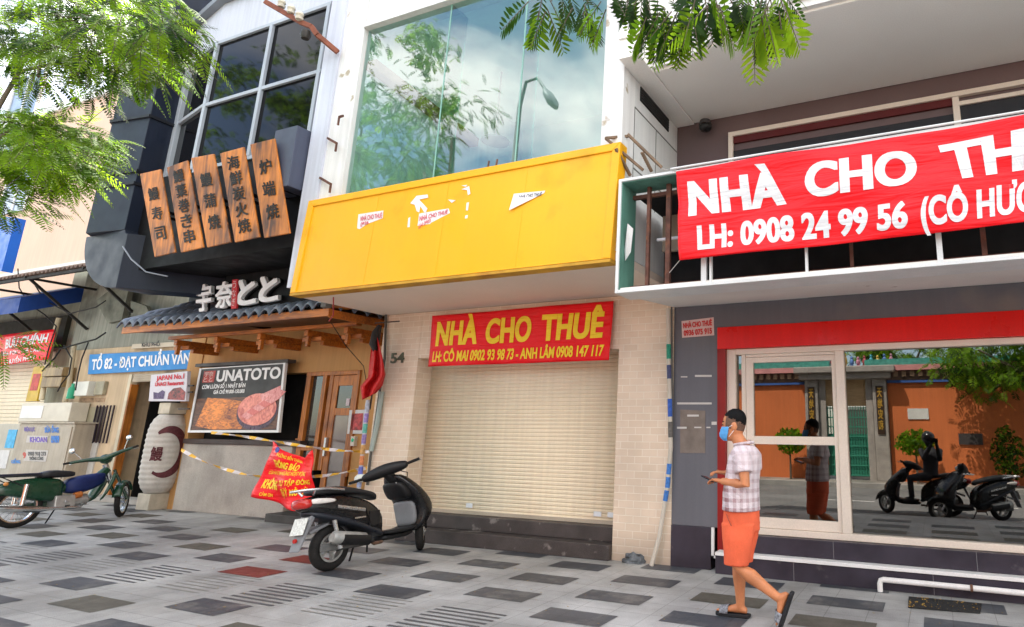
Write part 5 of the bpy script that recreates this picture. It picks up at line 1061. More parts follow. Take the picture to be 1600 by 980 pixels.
def sup(x, zb, zt, hw, n=18, e=.6, y=0):
    out = []
    for k in range(n):
        a = 2*math.pi*k/n; c, s = math.cos(a), math.sin(a)
        out.append(Vector((x, y+hw*math.copysign(abs(c)**e,c), (zb+zt)/2+(zt-zb)/2*math.copysign(abs(s)**e,s))))
    return out
def supz(z, xc, rx, ry, n=18, e=.75):
    out = []
    for k in range(n):
        a = 2*math.pi*k/n; c, s = math.cos(a), math.sin(a)
        out.append(Vector((xc+rx*math.copysign(abs(c)**e,c), ry*math.copysign(abs(s)**e,s), z)))
    return out
def make_scooter(name, label, loc, rot, group=None, steer=R_(40)):
    t = thing(name, label, 'scooter', loc, rot, group)
    B = lambda mb, nm, m, par=t, **k: mb.build(nm, m, par, local=True, **k)
    wheel(t, 0, .235, .105); wheel(t, 1.30, .222, .095, steer=steer)
    mb = MB(); mb.rings([sup(-.40,.665,.73,.05),sup(-.34,.63,.77,.10),sup(-.2,.575,.80,.135),sup(0,.50,.80,.16),sup(.2,.42,.76,.175),sup(.38,.34,.70,.175),sup(.52,.27,.62,.165),sup(.60,.24,.48,.16)]); bd = B(mb,'body',PBLK,sub=1)
    mb = MB(); mb.rings([sup(-.36,.60,.66,.07),sup(-.1,.515,.60,.168),sup(.2,.41,.49,.188),sup(.45,.30,.38,.19),sup(.62,.235,.33,.185)]); B(mb,'lower_trim',mat('dark_grey_paint',(.018,.021,.028),.35,.1,6),sub=1)
    for s_ in (-1,1):
        mb = MB(); mb.hexa([(-.05,s_*.163,.64),(.30,s_*.176,.565),(.30,s_*.180,.585),(-.05,s_*.168,.655)],[(-.05,s_*.163,.655),(.30,s_*.176,.58),(.30,s_*.18,.60),(-.05,s_*.168,.67)]); B(mb,'side_strip',SILV,bd)
        mb = MB(); mb.box(.36,.50,s_*.174-.006,s_*.174+.006,.40,.56); B(mb,'side_grille',PLAS_B,bd,bev=.003)
    mb = MB(); mb.rings([sup(-.30,.80,.845,.09),sup(-.2,.79,.875,.125),sup(0,.785,.88,.14),sup(.2,.765,.845,.145),sup(.38,.735,.80,.135),sup(.50,.70,.775,.11),sup(.565,.66,.73,.07)]); B(mb,'seat',mat('seat_vinyl',(.02,.02,.022),.45,.1,10,bump=.1),sub=1)
    mb = MB(); mb.tube([(.02,-.165,.825),(-.18,-.16,.855),(-.40,-.10,.855),(-.475,0,.85),(-.40,.10,.855),(-.18,.16,.855),(.02,.165,.825)],.014,8); mb.tube([(-.3,-.13,.855),(-.28,-.08,.80)],.012,6); mb.tube([(-.3,.13,.855),(-.28,.08,.80)],.012,6); B(mb,'grab_rail',SILV,smooth=60)
    mb = MB(); mb.rings([sup(-.425,.675,.755,.06),sup(-.38,.66,.775,.115),sup(-.28,.665,.775,.145)]); tl = B(mb,'tail_light',LENS_R,sub=1)
    for s_ in (-1,1):
        mb = MB(); mb.rings([sup(-.34,.70,.765,.03,y=s_*.105),sup(-.22,.70,.76,.03,y=s_*.138),sup(-.06,.705,.74,.012,y=s_*.162)]); B(mb,'indicator_lens',LENS_W,tl,sub=1)
    mb = MB(); mb.hexa([(-.42,-.07,.25),(-.28,-.08,.62),(-.28,.08,.62),(-.42,.07,.25)],[(-.40,-.07,.25),(-.22,-.08,.62),(-.22,.08,.62),(-.40,.07,.25)]); mb.hexa([(-.27,-.055,.40),(-.05,-.055,.475),(-.05,.055,.475),(-.27,.055,.40)],[(-.28,-.055,.43),(-.05,-.055,.505),(-.05,.055,.505),(-.28,.055,.43)]); fd = B(mb,'rear_mudguard',GREYP,bev=.01)
    mb = MB(); mb.hexa([(-.398,-.095,.415),(-.342,-.095,.575),(-.342,.095,.575),(-.398,.095,.415)],[(-.393,-.095,.413),(-.337,-.095,.573),(-.337,.095,.573),(-.393,.095,.413)]); B(mb,'number_plate',PLATE,fd)
    mb = MB(); mb.rings([sup(x,.20,.27,.13) for x in (.58,.8,1.0)]+[sup(1.10,.24,.30,.12)]); mb.rings([sup(x,.265,.315,.185) for x in (.60,.85,1.02)]+[sup(1.12,.30,.36,.19)]); B(mb,'footboard',PLAS_B,sub=1)
    mb = MB(); mb.rings([supz(.24,1.10,.07,.16),supz(.36,1.18,.10,.225),supz(.50,1.22,.14,.25),supz(.62,1.16,.145,.255),supz(.76,1.04,.13,.24),supz(.88,.92,.10,.19),supz(.96,.85,.07,.11)]); sh = B(mb,'front_shield',PBLK,sub=1)
    mb = MB(); mb.rings([supz(.31,1.07,.045,.15),supz(.42,1.075,.045,.165),supz(.55,1.045,.045,.17),supz(.63,1.01,.04,.165)]); B(mb,'inner_panel',GREYP,sh,sub=1)
    mb = MB(); mb.rings([supz(.64,.98,.075,.16),supz(.70,.955,.09,.18),supz(.80,.89,.085,.175),supz(.87,.845,.06,.14)]); B(mb,'glovebox',PLAS_B,sh,sub=1)
    mb = MB(); mb.ell((.845,-.02,.80),(.03,.022,.022),12,8); mb.bar((.82,-.1,.845),(.86,.1,.845),.02,.02); B(mb,'key_lock',SILV,sh)
    mb = MB(); mb.ell((1.30,0,.52),(.035,.11,.045),16,8); B(mb,'front_indicator',mat('lens_amber',(.50,.20,.04),.15,coat=.5),sh,smooth=60)
    mb = MB()
    for s_ in (-1,1): mb.tube([(1.06,s_*.055,.62),(1.30,s_*.07,.222)],.022,8)
    B(mb,'front_fork',SILV,smooth=60)
    rm = Matrix.Rotation(steer,4,'Z')
    mb = MB(); 
    def fen(s,v): a = R_(20+150*s); yy = (v-.5)*.13; p = rm @ Vector((-.258*math.cos(a),yy,.258*math.sin(a)-.012*abs(v-.5)*4)); return Vector((1.30,0,.222))+p
    mb.grid(fen,20,4); B(mb,'front_mudguard',PBLK,smooth=70,solid=.008)
    HC = Vector((.74,0,1.0))
    TL = Matrix.Rotation(-R_(15),4,'X')
    def hp(v): return tuple(HC+rm @ TL @ Vector(v))
    mb = MB(); rg = []
    for yv,zc,hx,hz in ((-.27,.0,.035,.035),(-.2,.0,.06,.06),(-.1,.01,.085,.075),(0,.015,.10,.08),(.1,.01,.085,.075),(.2,.0,.06,.06),(.27,.0,.035,.035)):
        rg.append([Vector(hp((hx*math.cos(2*math.pi*k/16)+.02-.25*abs(yv)*.6, yv, zc+hz*math.sin(2*math.pi*k/16)))) for k in range(16)])
    mb.rings(rg); hb = B(mb,'handlebar_cover',PLAS_B,sub=1)
    mb = MB(); mb.tube([HC+Vector((.02,0,-.02)),(.95,0,.80)],.06,12); B(mb,'steering_neck',PLAS_B,smooth=60)
    for s_ in (-1,1):
        mb = MB(); mb.tube([hp((-.02,s_*.25,0)),hp((-.06,s_*.40,.005))],.018,10); g = B(mb,'grip',RUB,hb,smooth=60)
        mb = MB(); mb.tube([hp((.045,s_*.24,.0)),hp((.05,s_*.33,-.005)),hp((.01,s_*.42,-.005))],.007,6); B(mb,'brake_lever',SILV,hb,smooth=60)
    mb = MB(); mb.ell(hp((.10,0,.0)),(.05,.07,.05),16,10); B(mb,'headlight',LENS_W,hb,smooth=60)
    mb = MB(); mb.tube([(-.13,-.185,.345),(-.10,-.185,.34),(.28,-.175,.275),(.33,-.17,.265)],[.045,.068,.068,.035],16); mf = B(mb,'muffler',DUSTY,smooth=50)
    mb = MB(); mb.tube([(-.03,-.20,.315),(.33,-.19,.255)],[.062,.062],14); B(mb,'heat_shield',PLAS_B,mf,smooth=50)
    mb = MB(); mb.tube([(.33,-.17,.265),(.45,-.15,.20),(.60,-.10,.20)],.02,8); B(mb,'exhaust_pipe',mat('pipe_rust',(.14,.08,.055),.6,.3,20),mf,smooth=60)
    mb = MB(); mb.box(.05,.48,-.07,.12,.19,.36); mb.box(.0,.4,.10,.15,.18,.30); B(mb,'engine',mat('engine_dark',(.06,.06,.058),.6,.2,14),bev=.03)
    for s_ in (-1,1):
        mb = MB(); mb.tube([(.02,s_*.125,.24),(-.06,s_*.13,.52)],.024,10); mb.tube([(.03,s_*.125,.22),(.0,s_*.127,.33)],.034,10); B(mb,'shock_absorber',SILV,smooth=60)
    for p_, q_ in (((.30,-.178,.60),(.40,-.180,.36)),((-.24,-.148,.66),(.22,-.182,.56)),((1.02,-.205,.70),(1.20,-.205,.42))):
        mb = MB(); mb.bar(p_, q_, .006, .006); B(mb,'panel_gap',mat('gap_black',(.002,.002,.002),.9),bd)
    mb = MB(); mb.tube([(.80,-.12,1.0),(.93,-.16,.96),(.98,-.10,.86)],.006,6); mb.tube([(.76,.10,.98),(.92,.06,.93),(.97,.04,.84)],.006,6); B(mb,'brake_cable',RUB,smooth=60)
    mb = MB(); mb.tube([(.30,-.17,.23),(.34,-.27,.235)],.014,8); B(mb,'foot_peg',RUB)
    mb = MB(); mb.lathe([(0,-.01),(.022,-.01),(.022,.01),(0,.01)],14,(-.405,-.0,.36),'x'); B(mb,'reflector',LENS_R,fd)
    mb = MB(); mb.box(-.2,.34,-.118,-.10,.205,.285); B(mb,'crank_case',mat('case_grey',(.13,.13,.125),.6,.2,12),bev=.02)
    mb = MB(); mb.box(.16,.30,-.183,-.176,.50,.515); B(mb,'badge',SILV,bd)
    mb = MB(); mb.tube([(.42,.12,.22),(.46,.24,.02),(.50,.26,.012)],.012,6); mb.tube([(.40,-.10,.20),(.38,-.12,.12)],.01,6); B(mb,'side_stand',PLAS_B,smooth=60)
    return t
sct = make_scooter('scooter', 'black scooter with a silver muffler parked facing the shutter step', (-6.2,5.08,0), (-R_(8),0,R_(91)))
# ---------------------------------------------------------- green moped
PGRN = mat('moped_green', (.010,.048,.024), .3, .15, 6, .05, 80, coat=.4, dirt=(.09,.09,.07), dscale=6, dpos=(.6,.8))
def make_moped():
    t = thing('moped', 'old green moped with a blue leg cover and chrome exhaust beside the electric cabinet', 'moped', (-12.95,5.16,0), (-R_(6),0,R_(92)))
    B = lambda mb, nm, m, par=t, **k: mb.build(nm, m, par, local=True, **k)
    CHR = mat('chrome', (.62,.64,.64), .18, .08, 9, metal=.95); ST = R_(48)
    wheel(t,0,.295,.085,wire=True,rimm=CHR); wheel(t,1.33,.285,.08,wire=True,steer=ST,rimm=CHR)
    mb = MB(); mb.rings([sup(-.34,.48,.62,.07),sup(-.1,.47,.70,.10),sup(.12,.38,.72,.115),sup(.35,.33,.71,.115),sup(.52,.36,.66,.09)]); B(mb,'body',PGRN,sub=1)
    mb = MB()
    def fen(s,v): a = R_(15+145*s); yy=(v-.5)*.12; return Vector((.335*math.cos(a)*-1*-1 if False else -.335*math.cos(R_(180)-a),yy,.295+.335*math.sin(a)-.02*(v-.5)**2*4))
    mb.grid(fen,22,4); B(mb,'rear_mudguard',PGRN,smooth=70,solid=.006)
    mb = MB(); mb.rings([sup(.16,.70,.77,.11),sup(.26,.70,.83,.135),sup(.45,.70,.81,.135),sup(.64,.70,.78,.10)]); B(mb,'seat',mat('seat_vinyl',(.02,.02,.022),.45),sub=1)
    mb = MB()
    for yy in (-.10,-.035,.035,.10): mb.tube([(-.36,yy,.75),(.20,yy,.745)],.008,6)
    for xx in (-.36,-.1,.18): mb.tube([(xx,-.10,.75),(xx,.10,.75)],.008,6)
    for yy in (-.1,.1): mb.tube([(-.28,yy,.745),(-.02,yy,.60)],.008,6)
    B(mb,'rear_rack',mat('rack_black',(.025,.025,.027),.4),smooth=60)
    mb = MB(); mb.box(-.36,.19,-.09,.09,.758,.785); B(mb,'rack_pad',mat('pad_dark',(.03,.03,.05),.6),bev=.01)
    mb = MB(); mb.rings([sup(.50,.48,.62,.08),sup(.58,.43,.70,.14),sup(.78,.44,.73,.15),sup(.95,.52,.75,.12),sup(1.04,.60,.75,.07)]); B(mb,'leg_cover',mat('cover_blue',(.008,.018,.095),.55,.2,9,bump=.2,bscale=20),sub=1)
    mb = MB(); mb.tube([(.40,0,.55),(.70,0,.52),(.95,0,.68),(1.06,0,.80)],[.07,.07,.07,.06],12); B(mb,'frame',PGRN,smooth=60)
    mb = MB(); mb.tube([(1.02,0,.88),(1.06,0,.78),(1.12,0,.62)],.04,12); B(mb,'head_tube',CHR,smooth=60)
    for s_ in (-1,1):
        mb = MB(); mb.rings([[Vector((1.12,s_*.03,.80)),Vector((1.19,s_*.03,.80)),Vector((1.12,s_*.22,.75)),Vector((1.06,s_*.22,.75))],[Vector((1.08,s_*.04,.55)),Vector((1.16,s_*.04,.55)),Vector((1.05,s_*.28,.52)),Vector((.98,s_*.28,.52))],[Vector((.94,s_*.05,.28)),Vector((1.02,s_*.05,.28)),Vector((.92,s_*.24,.26)),Vector((.86,s_*.24,.26))]]); B(mb,'leg_shield',PGRN,sub=1)
    rm = Matrix.Rotation(ST,4,'Z'); HC = Vector((1.0,0,.97))
    TL = Matrix.Rotation(-R_(14),4,'X')
    def hp(v): return Vector(HC+rm @ TL @ Vector(v))
    mb = MB()
    for s_ in (-1,1): mb.tube([hp((.16,s_*.06,-.20)),Vector((1.33,0,.285))+rm @ Vector((.0,s_*.07,0))],.022,8)
    B(mb,'front_fork',PGRN,smooth=60)
    mb = MB()
    def ff(s,v): a = R_(10+140*s); yy=(v-.5)*.12; return Vector((1.33,0,.285))+rm @ Vector((-.32*math.cos(a),yy,.32*math.sin(a)-.02*(v-.5)**2*4))
    mb.grid(ff,22,4); B(mb,'front_mudguard',PGRN,smooth=70,solid=.006)
    mb = MB(); mb.tube([hp((-.10,-.40,.06)),hp((-.02,-.22,.05)),hp((0,0,0)),hp((-.02,.22,.05)),hp((-.10,.40,.06))],[.020,.03,.05,.03,.020],10); hb = B(mb,'handlebar',PGRN,smooth=60)
    for s_ in (-1,1):
        mb = MB(); mb.tube([hp((-.08,s_*.36,.06)),hp((-.12,s_*.47,.065))],.018,10); B(mb,'grip',RUB,hb,smooth=60)
        mb = MB(); mb.tube([hp((.03,s_*.2,.06)),hp((.03,s_*.44,.05))],.006,6); B(mb,'brake_lever',CHR,hb)
        mb = MB(); mb.tube([hp((-.02,s_*.26,.06)),hp((-.04,s_*.34,.22))],.006,6); c_ = hp((-.04,s_*.36,.25)); mb.ell(c_,(.03,.065,.045),16,10); B(mb,'mirror',CHR,hb,smooth=60)
    mb = MB(); mb.ell(hp((.06,0,.0)),(.09,.08,.08),16,12); B(mb,'headlamp',PGRN,hb,smooth=60)
    mb = MB(); mb.ell(hp((.12,0,.0)),(.04,.065,.065),16,12); B(mb,'lens',LENS_W,hb,smooth=60)
    mb = MB(); mb.tube([(.50,-.02,.32),(.72,-.02,.33)],[.12,.09],14); mb.box(.38,.64,-.13,.13,.21,.42); mb.tube([(.7,-.02,.33),(.82,-.02,.34)],.09,14); B(mb,'engine',mat('engine_alloy',(.42,.41,.39),.4,.2,12,metal=.6),bev=.015)
    mb = MB(); mb.tube([(.62,-.11,.40),(.70,-.11,.42)],.05,10); B(mb,'carburettor',mat('orange_cover',(.42,.13,.03),.5),smooth=50)
    mb = MB(); mb.tube([(.78,-.06,.28),(.70,-.14,.22),(.35,-.15,.235),(.18,-.15,.24),(-.28,-.16,.30),(-.34,-.16,.305)],[.018,.018,.022,.05,.055,.03],12); B(mb,'exhaust',CHR,smooth=60)
    mb = MB(); mb.tube([(.02,-.11,.62),(.0,-.11,.30)],[.032,.026],10); mb.tube([(.02,.11,.62),(.0,.11,.30)],[.032,.026],10); B(mb,'shock_absorber',CHR,smooth=60)
    mb = MB(); mb.rings([sup(0,.26,.33,.012,y=.09),sup(.4,.25,.36,.012,y=.09)]); B(mb,'chain_case',PGRN)
    mb = MB(); mb.tube([(.45,-.02,.24),(.44,.16,.02)],.011,6); mb.tube([(.52,-.22,.26),(.52,.22,.26)],.012,6); B(mb,'side_stand',PLAS_B)
    mb = MB(); mb.ell((-.36,0,.56),(.04,.05,.05),12,8); B(mb,'tail_light',LENS_R,smooth=60)
    for s_ in (-1,1): mb = MB(); mb.ell((-.22,s_*.12,.64),(.03,.03,.03),12,8); B(mb,'indicator',mat('lens_amber',(.50,.20,.04),.15,coat=.5),smooth=60)
    return t
make_moped()
# ================================================================== walking man
SKIN = mat('skin', (.52,.20,.085), .5, .16, 9, .05, 120, spec=.4)
def rot_ring(c, rx, ry, n=20, e=1.0):
    return [Vector((c[0]+rx*math.copysign(abs(math.cos(2*math.pi*k/n))**e,math.cos(2*math.pi*k/n)), c[1]+ry*math.copysign(abs(math.sin(2*math.pi*k/n))**e,math.sin(2*math.pi*k/n)), c[2])) for k in range(n)]
YPN = 5.17
pe = thing('person', 'man in blue face mask, checked shirt and coral shorts walking left past the shop', 'person', (-1.62,YPN,0))
def v3(x, y, z): return Vector((x, YPN+y, z))
HEAD = [(1.425,-1.690,.030,.028),(1.445,-1.680,.060,.048),(1.47,-1.668,.080,.060),(1.50,-1.655,.092,.069),(1.54,-1.648,.099,.075),(1.58,-1.644,.103,.078),(1.62,-1.640,.100,.077),(1.655,-1.636,.084,.066),(1.685,-1.632,.05,.042),(1.697,-1.63,.02,.018)]
b = MB()
b.rings([rot_ring(v3(x,0,z),rx,ry) for z,x,rx,ry in HEAD])
b.ell(v3(-1.748,0,1.527),(.022,.016,.026),12,8)                      # nose under the mask
b.ell(v3(-1.730,-.030,1.570),(.020,.022,.012),10,6); b.ell(v3(-1.730,.030,1.570),(.020,.022,.012),10,6)
for s_ in (-1,1):
    b.ell(v3(-1.622,s_*.080,1.545),(.022,.011,.034),12,8)
b.tube([v3(-1.545,0,1.33),v3(-1.585,0,1.40),v3(-1.63,0,1.47)],[.075,.060,.056],16)
b.rings([rot_ring(v3(x,0,z),rx,ry) for z,x,rx,ry in ((.84,-1.585,.12,.155),(.95,-1.585,.12,.15),(1.1,-1.575,.115,.155),(1.22,-1.565,.115,.165),(1.30,-1.55,.105,.165),(1.36,-1.545,.07,.11),(1.38,-1.55,.05,.06))])
def arm(sh, el, wr): b.tube([sh, sh.lerp(el,.5), el, el.lerp(wr,.35), wr],[.055,.048,.042,.041,.028],14)
elL, wrL = v3(-1.485,-.215,1.085), v3(-1.715,-.125,1.095)
elR, wrR = v3(-1.54,.235,1.10), v3(-1.755,.085,1.150)
arm(v3(-1.525,-.185,1.31), elL, wrL); arm(v3(-1.535,.185,1.31), elR, wrR)
def hand(wr, d, up, side, curl, spread, scale=1.0):
    d, up, side = d.normalized(), up.normalized(), side.normalized()
    pc = wr+d*.045
    rg = []
    for t_, w_, h_ in ((-.012,.026,.020),(.02,.034,.017),(.055,.041,.015),(.085,.040,.013)):
        c = wr+d*t_; rg.append([c+side*w_*math.cos(2*math.pi*k/12)+up*h_*math.sin(2*math.pi*k/12) for k in range(12)])
    b.rings(rg)
    for i, (off, ln) in enumerate(((-.030,.068),(-.010,.078),(.011,.072),(.030,.056))):
        p0 = wr+d*.075+side*off; a = curl[i]; dd = d; pts = [p0-d*.015]; p = p0
        for j, sg in enumerate((.42,.33,.25)):
            dd = (d*math.cos(a*(j+.5))-up*math.sin(a*(j+.5))+side*spread*off*8).normalized(); p = p+dd*ln*sg; pts.append(p)
        b.tube(pts,[.0088,.0085,.0078,.0062],8)
        b.ell(p,(.0062,.0062,.0062),8,6)
    th = wr+d*.02-side*.030; pts = [th, th+d*.028-side*.018+up*.004, th+d*.055-side*.014+up*.012]; b.tube(pts,[.0115,.0100,.0075],8); b.ell(pts[-1],(.0075,.0075,.0075),8,6)
hand(wrL, Vector((-1,.28,.10)), Vector((.12,.15,1)), Vector((.28,1,0)), (.55,.6,.6,.65), .05)
hand(wrR, Vector((-1,-.35,.10)), Vector((.1,.0,1)), Vector((.35,-1,0)), (.35,.5,.55,.6), .08)
def leg(hip, kn, an): b.tube([hip, kn, kn.lerp(an,.30), kn.lerp(an,.65), an],[.085,.056,.058,.043,.034],16)
kF, aF = v3(-1.640,.085,.44), v3(-1.632,.095,.075)
kN, aN = v3(-1.585,-.085,.43), v3(-1.262,-.085,.225)
leg(v3(-1.60,.09,.80), kF, aF); leg(v3(-1.575,-.09,.80), kN, aN)
def foot(an, heel, toe, up, side):
    d = (toe-heel).normalized(); ln = (toe-heel).length
    rg = []
    for t_, w_, h_ in ((-.0,.024,.020),(.12,.031,.032),(.35,.032,.036),(.6,.040,.026),(.82,.043,.017),(.97,.030,.011)):
        c = heel+d*ln*t_+up*h_; rg.append([c+side*w_*math.cos(2*math.pi*k/12)+up*h_*math.sin(2*math.pi*k/12) for k in range(12)])
    b.rings(rg); b.tube([an, heel+d*ln*.16+up*.03],[.034,.034],12)
    for i,(o_,l_) in enumerate(((-.026,.045),(-.010,.042),(.004,.038),(.017,.032),(.029,.026))):
        p = heel+d*ln*.88+side*o_+up*.013; b.tube([p,p+d*l_*.6+up*.002,p+d*l_],[.0095 if i else .013,.009 if i else .012,.006],8)
UP = Vector((0,0,1)); SD = Vector((0,1,0))
hF, tF = v3(-1.575,.095,.034), v3(-1.825,.105,.03)
foot(aF, hF, tF, UP, SD)
dN = Vector((-.09,.0,-.26)).normalized(); upN = Vector((-.26,0,.09)).normalized()
hN, tN = v3(-1.175,-.085,.265), v3(-1.262,-.085,.04)
foot(aN, hN, tN, upN, SD)
body = b.build('body', SKIN, pe, remesh=.0065)
# hair: dark crop on top, clipped sides
def hairfn(k, inner=1.0):
    def f(s, v):
        a = 2*math.pi*s; c, sn = math.cos(a), math.sin(a)          # a=0 -> back (+X)
        base = 1.603-.045*c if c > 0 else 1.606-.040*c
        z = base+(1.699-base)*math.sin(v*math.pi/2); 
        zz = min(z,1.697); i = max(j for j in range(len(HEAD)-1) if HEAD[j][0] <= zz); u_ = (zz-HEAD[i][0])/(HEAD[i+1][0]-HEAD[i][0])
        x = HEAD[i][1]*(1-u_)+HEAD[i+1][1]*u_; rx = HEAD[i][2]*(1-u_)+HEAD[i+1][2]*u_; ry = HEAD[i][3]*(1-u_)+HEAD[i+1][3]*u_
        bump_ = .004*noise.noise(Vector((c*9,sn*9,z*60)))
        th = .0015+.009*v+.003*abs(noise.noise(Vector((c*14,sn*14,z*90))))
        return v3(x+(rx+th)*c, (ry+th)*sn, z)
    return f
mb = MB(); mb.grid(hairfn(1),36,12); mb.build('hair', mat('hair_black', (.004,.004,.004), .7, .2, 40, .2, 200, spec=.15), pe, smooth=80)
mb = MB()
def fade(s, v):
    a = R_(-125+250*s); c, sn = math.cos(a), math.sin(a); z = 1.505+.02*(1-c)+(1.60-.02*c-1.505)*v
    i = max(j for j in range(len(HEAD)-1) if HEAD[j][0] <= z); u_ = (z-HEAD[i][0])/(HEAD[i+1][0]-HEAD[i][0])
    x = HEAD[i][1]*(1-u_)+HEAD[i+1][1]*u_; rx = HEAD[i][2]*(1-u_)+HEAD[i+1][2]*u_; ry = HEAD[i][3]*(1-u_)+HEAD[i+1][3]*u_
    return v3(x+(rx+.0005+.002*v)*c,(ry+.0005+.002*v)*sn,z)
mb.grid(fade,24,6); mb.build('clipped_hair', mat('hair_fade', (.13,.07,.045), .7, .25, 60), pe, smooth=80)
for s_ in (-1,1):
    mb = MB(); mb.ell(v3(-1.733,s_*.034,1.562),(.012,.014,.007),12,8); mb.build('eye', mat('eye_dark', (.03,.02,.018), .3), pe, smooth=60)
    mb = MB(); mb.tube([v3(-1.742,s_*.018,1.584),v3(-1.738,s_*.036,1.590),v3(-1.720,s_*.056,1.586)],[.004,.005,.003],6); mb.build('eyebrow', mat('hair_black', (.01,.009,.009), .6), pe)
MASK = mat('mask_blue', (.10,.36,.72), .7, .06, 30)
mb = MB()
def maskf(s, v):
    a = math.pi+R_(-78+156*s); z = 1.425+.118*v-(.02*abs(s-.5)*2)*(1-v); z = max(1.425,z)
    i = max(j for j in range(len(HEAD)-1) if HEAD[j][0] <= z); u_ = (z-HEAD[i][0])/(HEAD[i+1][0]-HEAD[i][0])
    x = HEAD[i][1]*(1-u_)+HEAD[i+1][1]*u_; rx = HEAD[i][2]*(1-u_)+HEAD[i+1][2]*u_; ry = HEAD[i][3]*(1-u_)+HEAD[i+1][3]*u_
    puff = .010+.022*math.exp(-((s-.5)*4)**2)*math.sin(math.pi*min(1,v*.9+.12)) + .0015*math.sin(v*26)
    return v3(x+(rx+puff)*math.cos(a),(ry+puff*.7)*math.sin(a),z)
mb.grid(maskf,24,14); mk = mb.build('face_mask', MASK, pe, smooth=80, solid=.002)
mb = MB()
for s_ in (-1,1):
    mb.tube([v3(-1.675,s_*.078,1.535),v3(-1.640,s_*.086,1.555),v3(-1.612,s_*.086,1.545),v3(-1.625,s_*.082,1.51),v3(-1.67,s_*.074,1.46)],.0022,5)
mb.build('ear_loop', mat('loop_white', (.75,.75,.75), .6), mk)
# shirt
SH = bpy.data.materials.new('checked_cotton'); SH.use_nodes = True; t_ = SH.node_tree; l_ = t_.links; b_ = t_.nodes['Principled BSDF']; b_.inputs['Roughness'].default_value = .85
tcn = N(t_,'ShaderNodeTexCoord'); sx = N(t_,'ShaderNodeSeparateXYZ'); l_.new(tcn.outputs['Object'], sx.inputs[0])
def stripe(sock, per, ph, lo, hi):
    m1 = N(t_,'ShaderNodeMath', operation='MULTIPLY_ADD'); m1.inputs[1].default_value = 1/per; m1.inputs[2].default_value = ph; l_.new(sock, m1.inputs[0])
    m2 = N(t_,'ShaderNodeMath', operation='FRACT'); l_.new(m1.outputs[0], m2.inputs[0])
    r = N(t_,'ShaderNodeValToRGB'); r.color_ramp.elements[0].position = lo; r.color_ramp.elements[1].position = hi; l_.new(m2.outputs[0], r.inputs[0]); return r.outputs[0]
addxy = N(t_,'ShaderNodeMath', operation='MULTIPLY_ADD'); addxy.inputs[1].default_value = .55; l_.new(sx.outputs[1], addxy.inputs[0]); l_.new(sx.outputs[0], addxy.inputs[2])
s1_ = stripe(addxy.outputs[0], .062, .2, .48, .56); s2_ = stripe(sx.outputs[2], .075, .1, .55, .62)
av = N(t_,'ShaderNodeMath', operation='ADD'); l_.new(s1_, av.inputs[0]); l_.new(s2_, av.inputs[1]); hv = N(t_,'ShaderNodeMath', operation='MULTIPLY'); hv.inputs[1].default_value = .5; l_.new(av.outputs[0], hv.inputs[0])
fadez = N(t_,'ShaderNodeMapRange'); fadez.inputs[1].default_value = .9; fadez.inputs[2].default_value = 1.25; fadez.inputs[3].default_value = 1.0; fadez.inputs[4].default_value = .5; l_.new(sx.outputs[2], fadez.inputs[0])
h2 = N(t_,'ShaderNodeMath', operation='MULTIPLY'); l_.new(hv.outputs[0], h2.inputs[0]); l_.new(fadez.outputs[0], h2.inputs[1])
fx = N(t_,'ShaderNodeMapRange'); fx.inputs[1].default_value = -1.70; fx.inputs[2].default_value = -1.52; fx.inputs[3].default_value = 1.0; fx.inputs[4].default_value = .6; l_.new(sx.outputs[0], fx.inputs[0])
h3 = N(t_,'ShaderNodeMath', operation='MULTIPLY'); l_.new(h2.outputs[0], h3.inputs[0]); l_.new(fx.outputs[0], h3.inputs[1]); h2 = h3
mxr = N(t_,'ShaderNodeMixRGB'); mxr.inputs[1].default_value = (.66,.58,.60,1); mxr.inputs[2].default_value = (.22,.085,.09,1); l_.new(h2.outputs[0], mxr.inputs[0]); l_.new(mxr.outputs[0], b_.inputs['Base Color'])
nzz = N(t_,'ShaderNodeTexNoise'); nzz.inputs['Scale'].default_value = 14; nzz.inputs['Detail'].default_value = 4; nzz.inputs['Distortion'].default_value = 1.2; l_.new(tcn.outputs['Object'], nzz.inputs[0])
bn = N(t_,'ShaderNodeBump'); bn.inputs['Strength'].default_value = .6; bn.inputs['Distance'].default_value = .03; l_.new(nzz.outputs[0], bn.inputs['Height']); l_.new(bn.outputs[0], b_.inputs['Normal'])
def wob(p, a=.011, f=10):
    n_ = Vector((noise.noise(p*f), noise.noise(p*f+Vector((7,1,2))), 0)); return p+n_*a
def wring(c, rx, ry, n=30): return [wob(p) for p in rot_ring(c,rx,ry,n)]
b = MB()
b.rings([wring(v3(x,0,z),rx,ry) for z,x,rx,ry in ((.862,-1.592,.160,.205),(.90,-1.592,.158,.203),(1.0,-1.588,.150,.196),(1.1,-1.578,.142,.194),(1.2,-1.566,.138,.198),(1.28,-1.556,.130,.202),(1.33,-1.548,.118,.190),(1.365,-1.548,.095,.140),(1.392,-1.556,.075,.085))])
for s_, el in ((-1,elL),(1,elR)):
    sh = v3(-1.53,s_*.165,1.315); b.tube([sh, sh.lerp(el,.30), sh.lerp(el,.62)],[.078,.079,.076],16)
b.build('shirt', SH, pe, remesh=.008)
mb = MB(); mb.tube([v3(-1.645,0,1.385),v3(-1.628,-.06,1.392),v3(-1.57,-.082,1.402),v3(-1.50,-.06,1.412),v3(-1.478,0,1.414),v3(-1.50,.06,1.412),v3(-1.57,.082,1.402),v3(-1.628,.06,1.392),v3(-1.645,0,1.385)],[.012]*9,8); mb.build('collar', SH, pe, smooth=60)
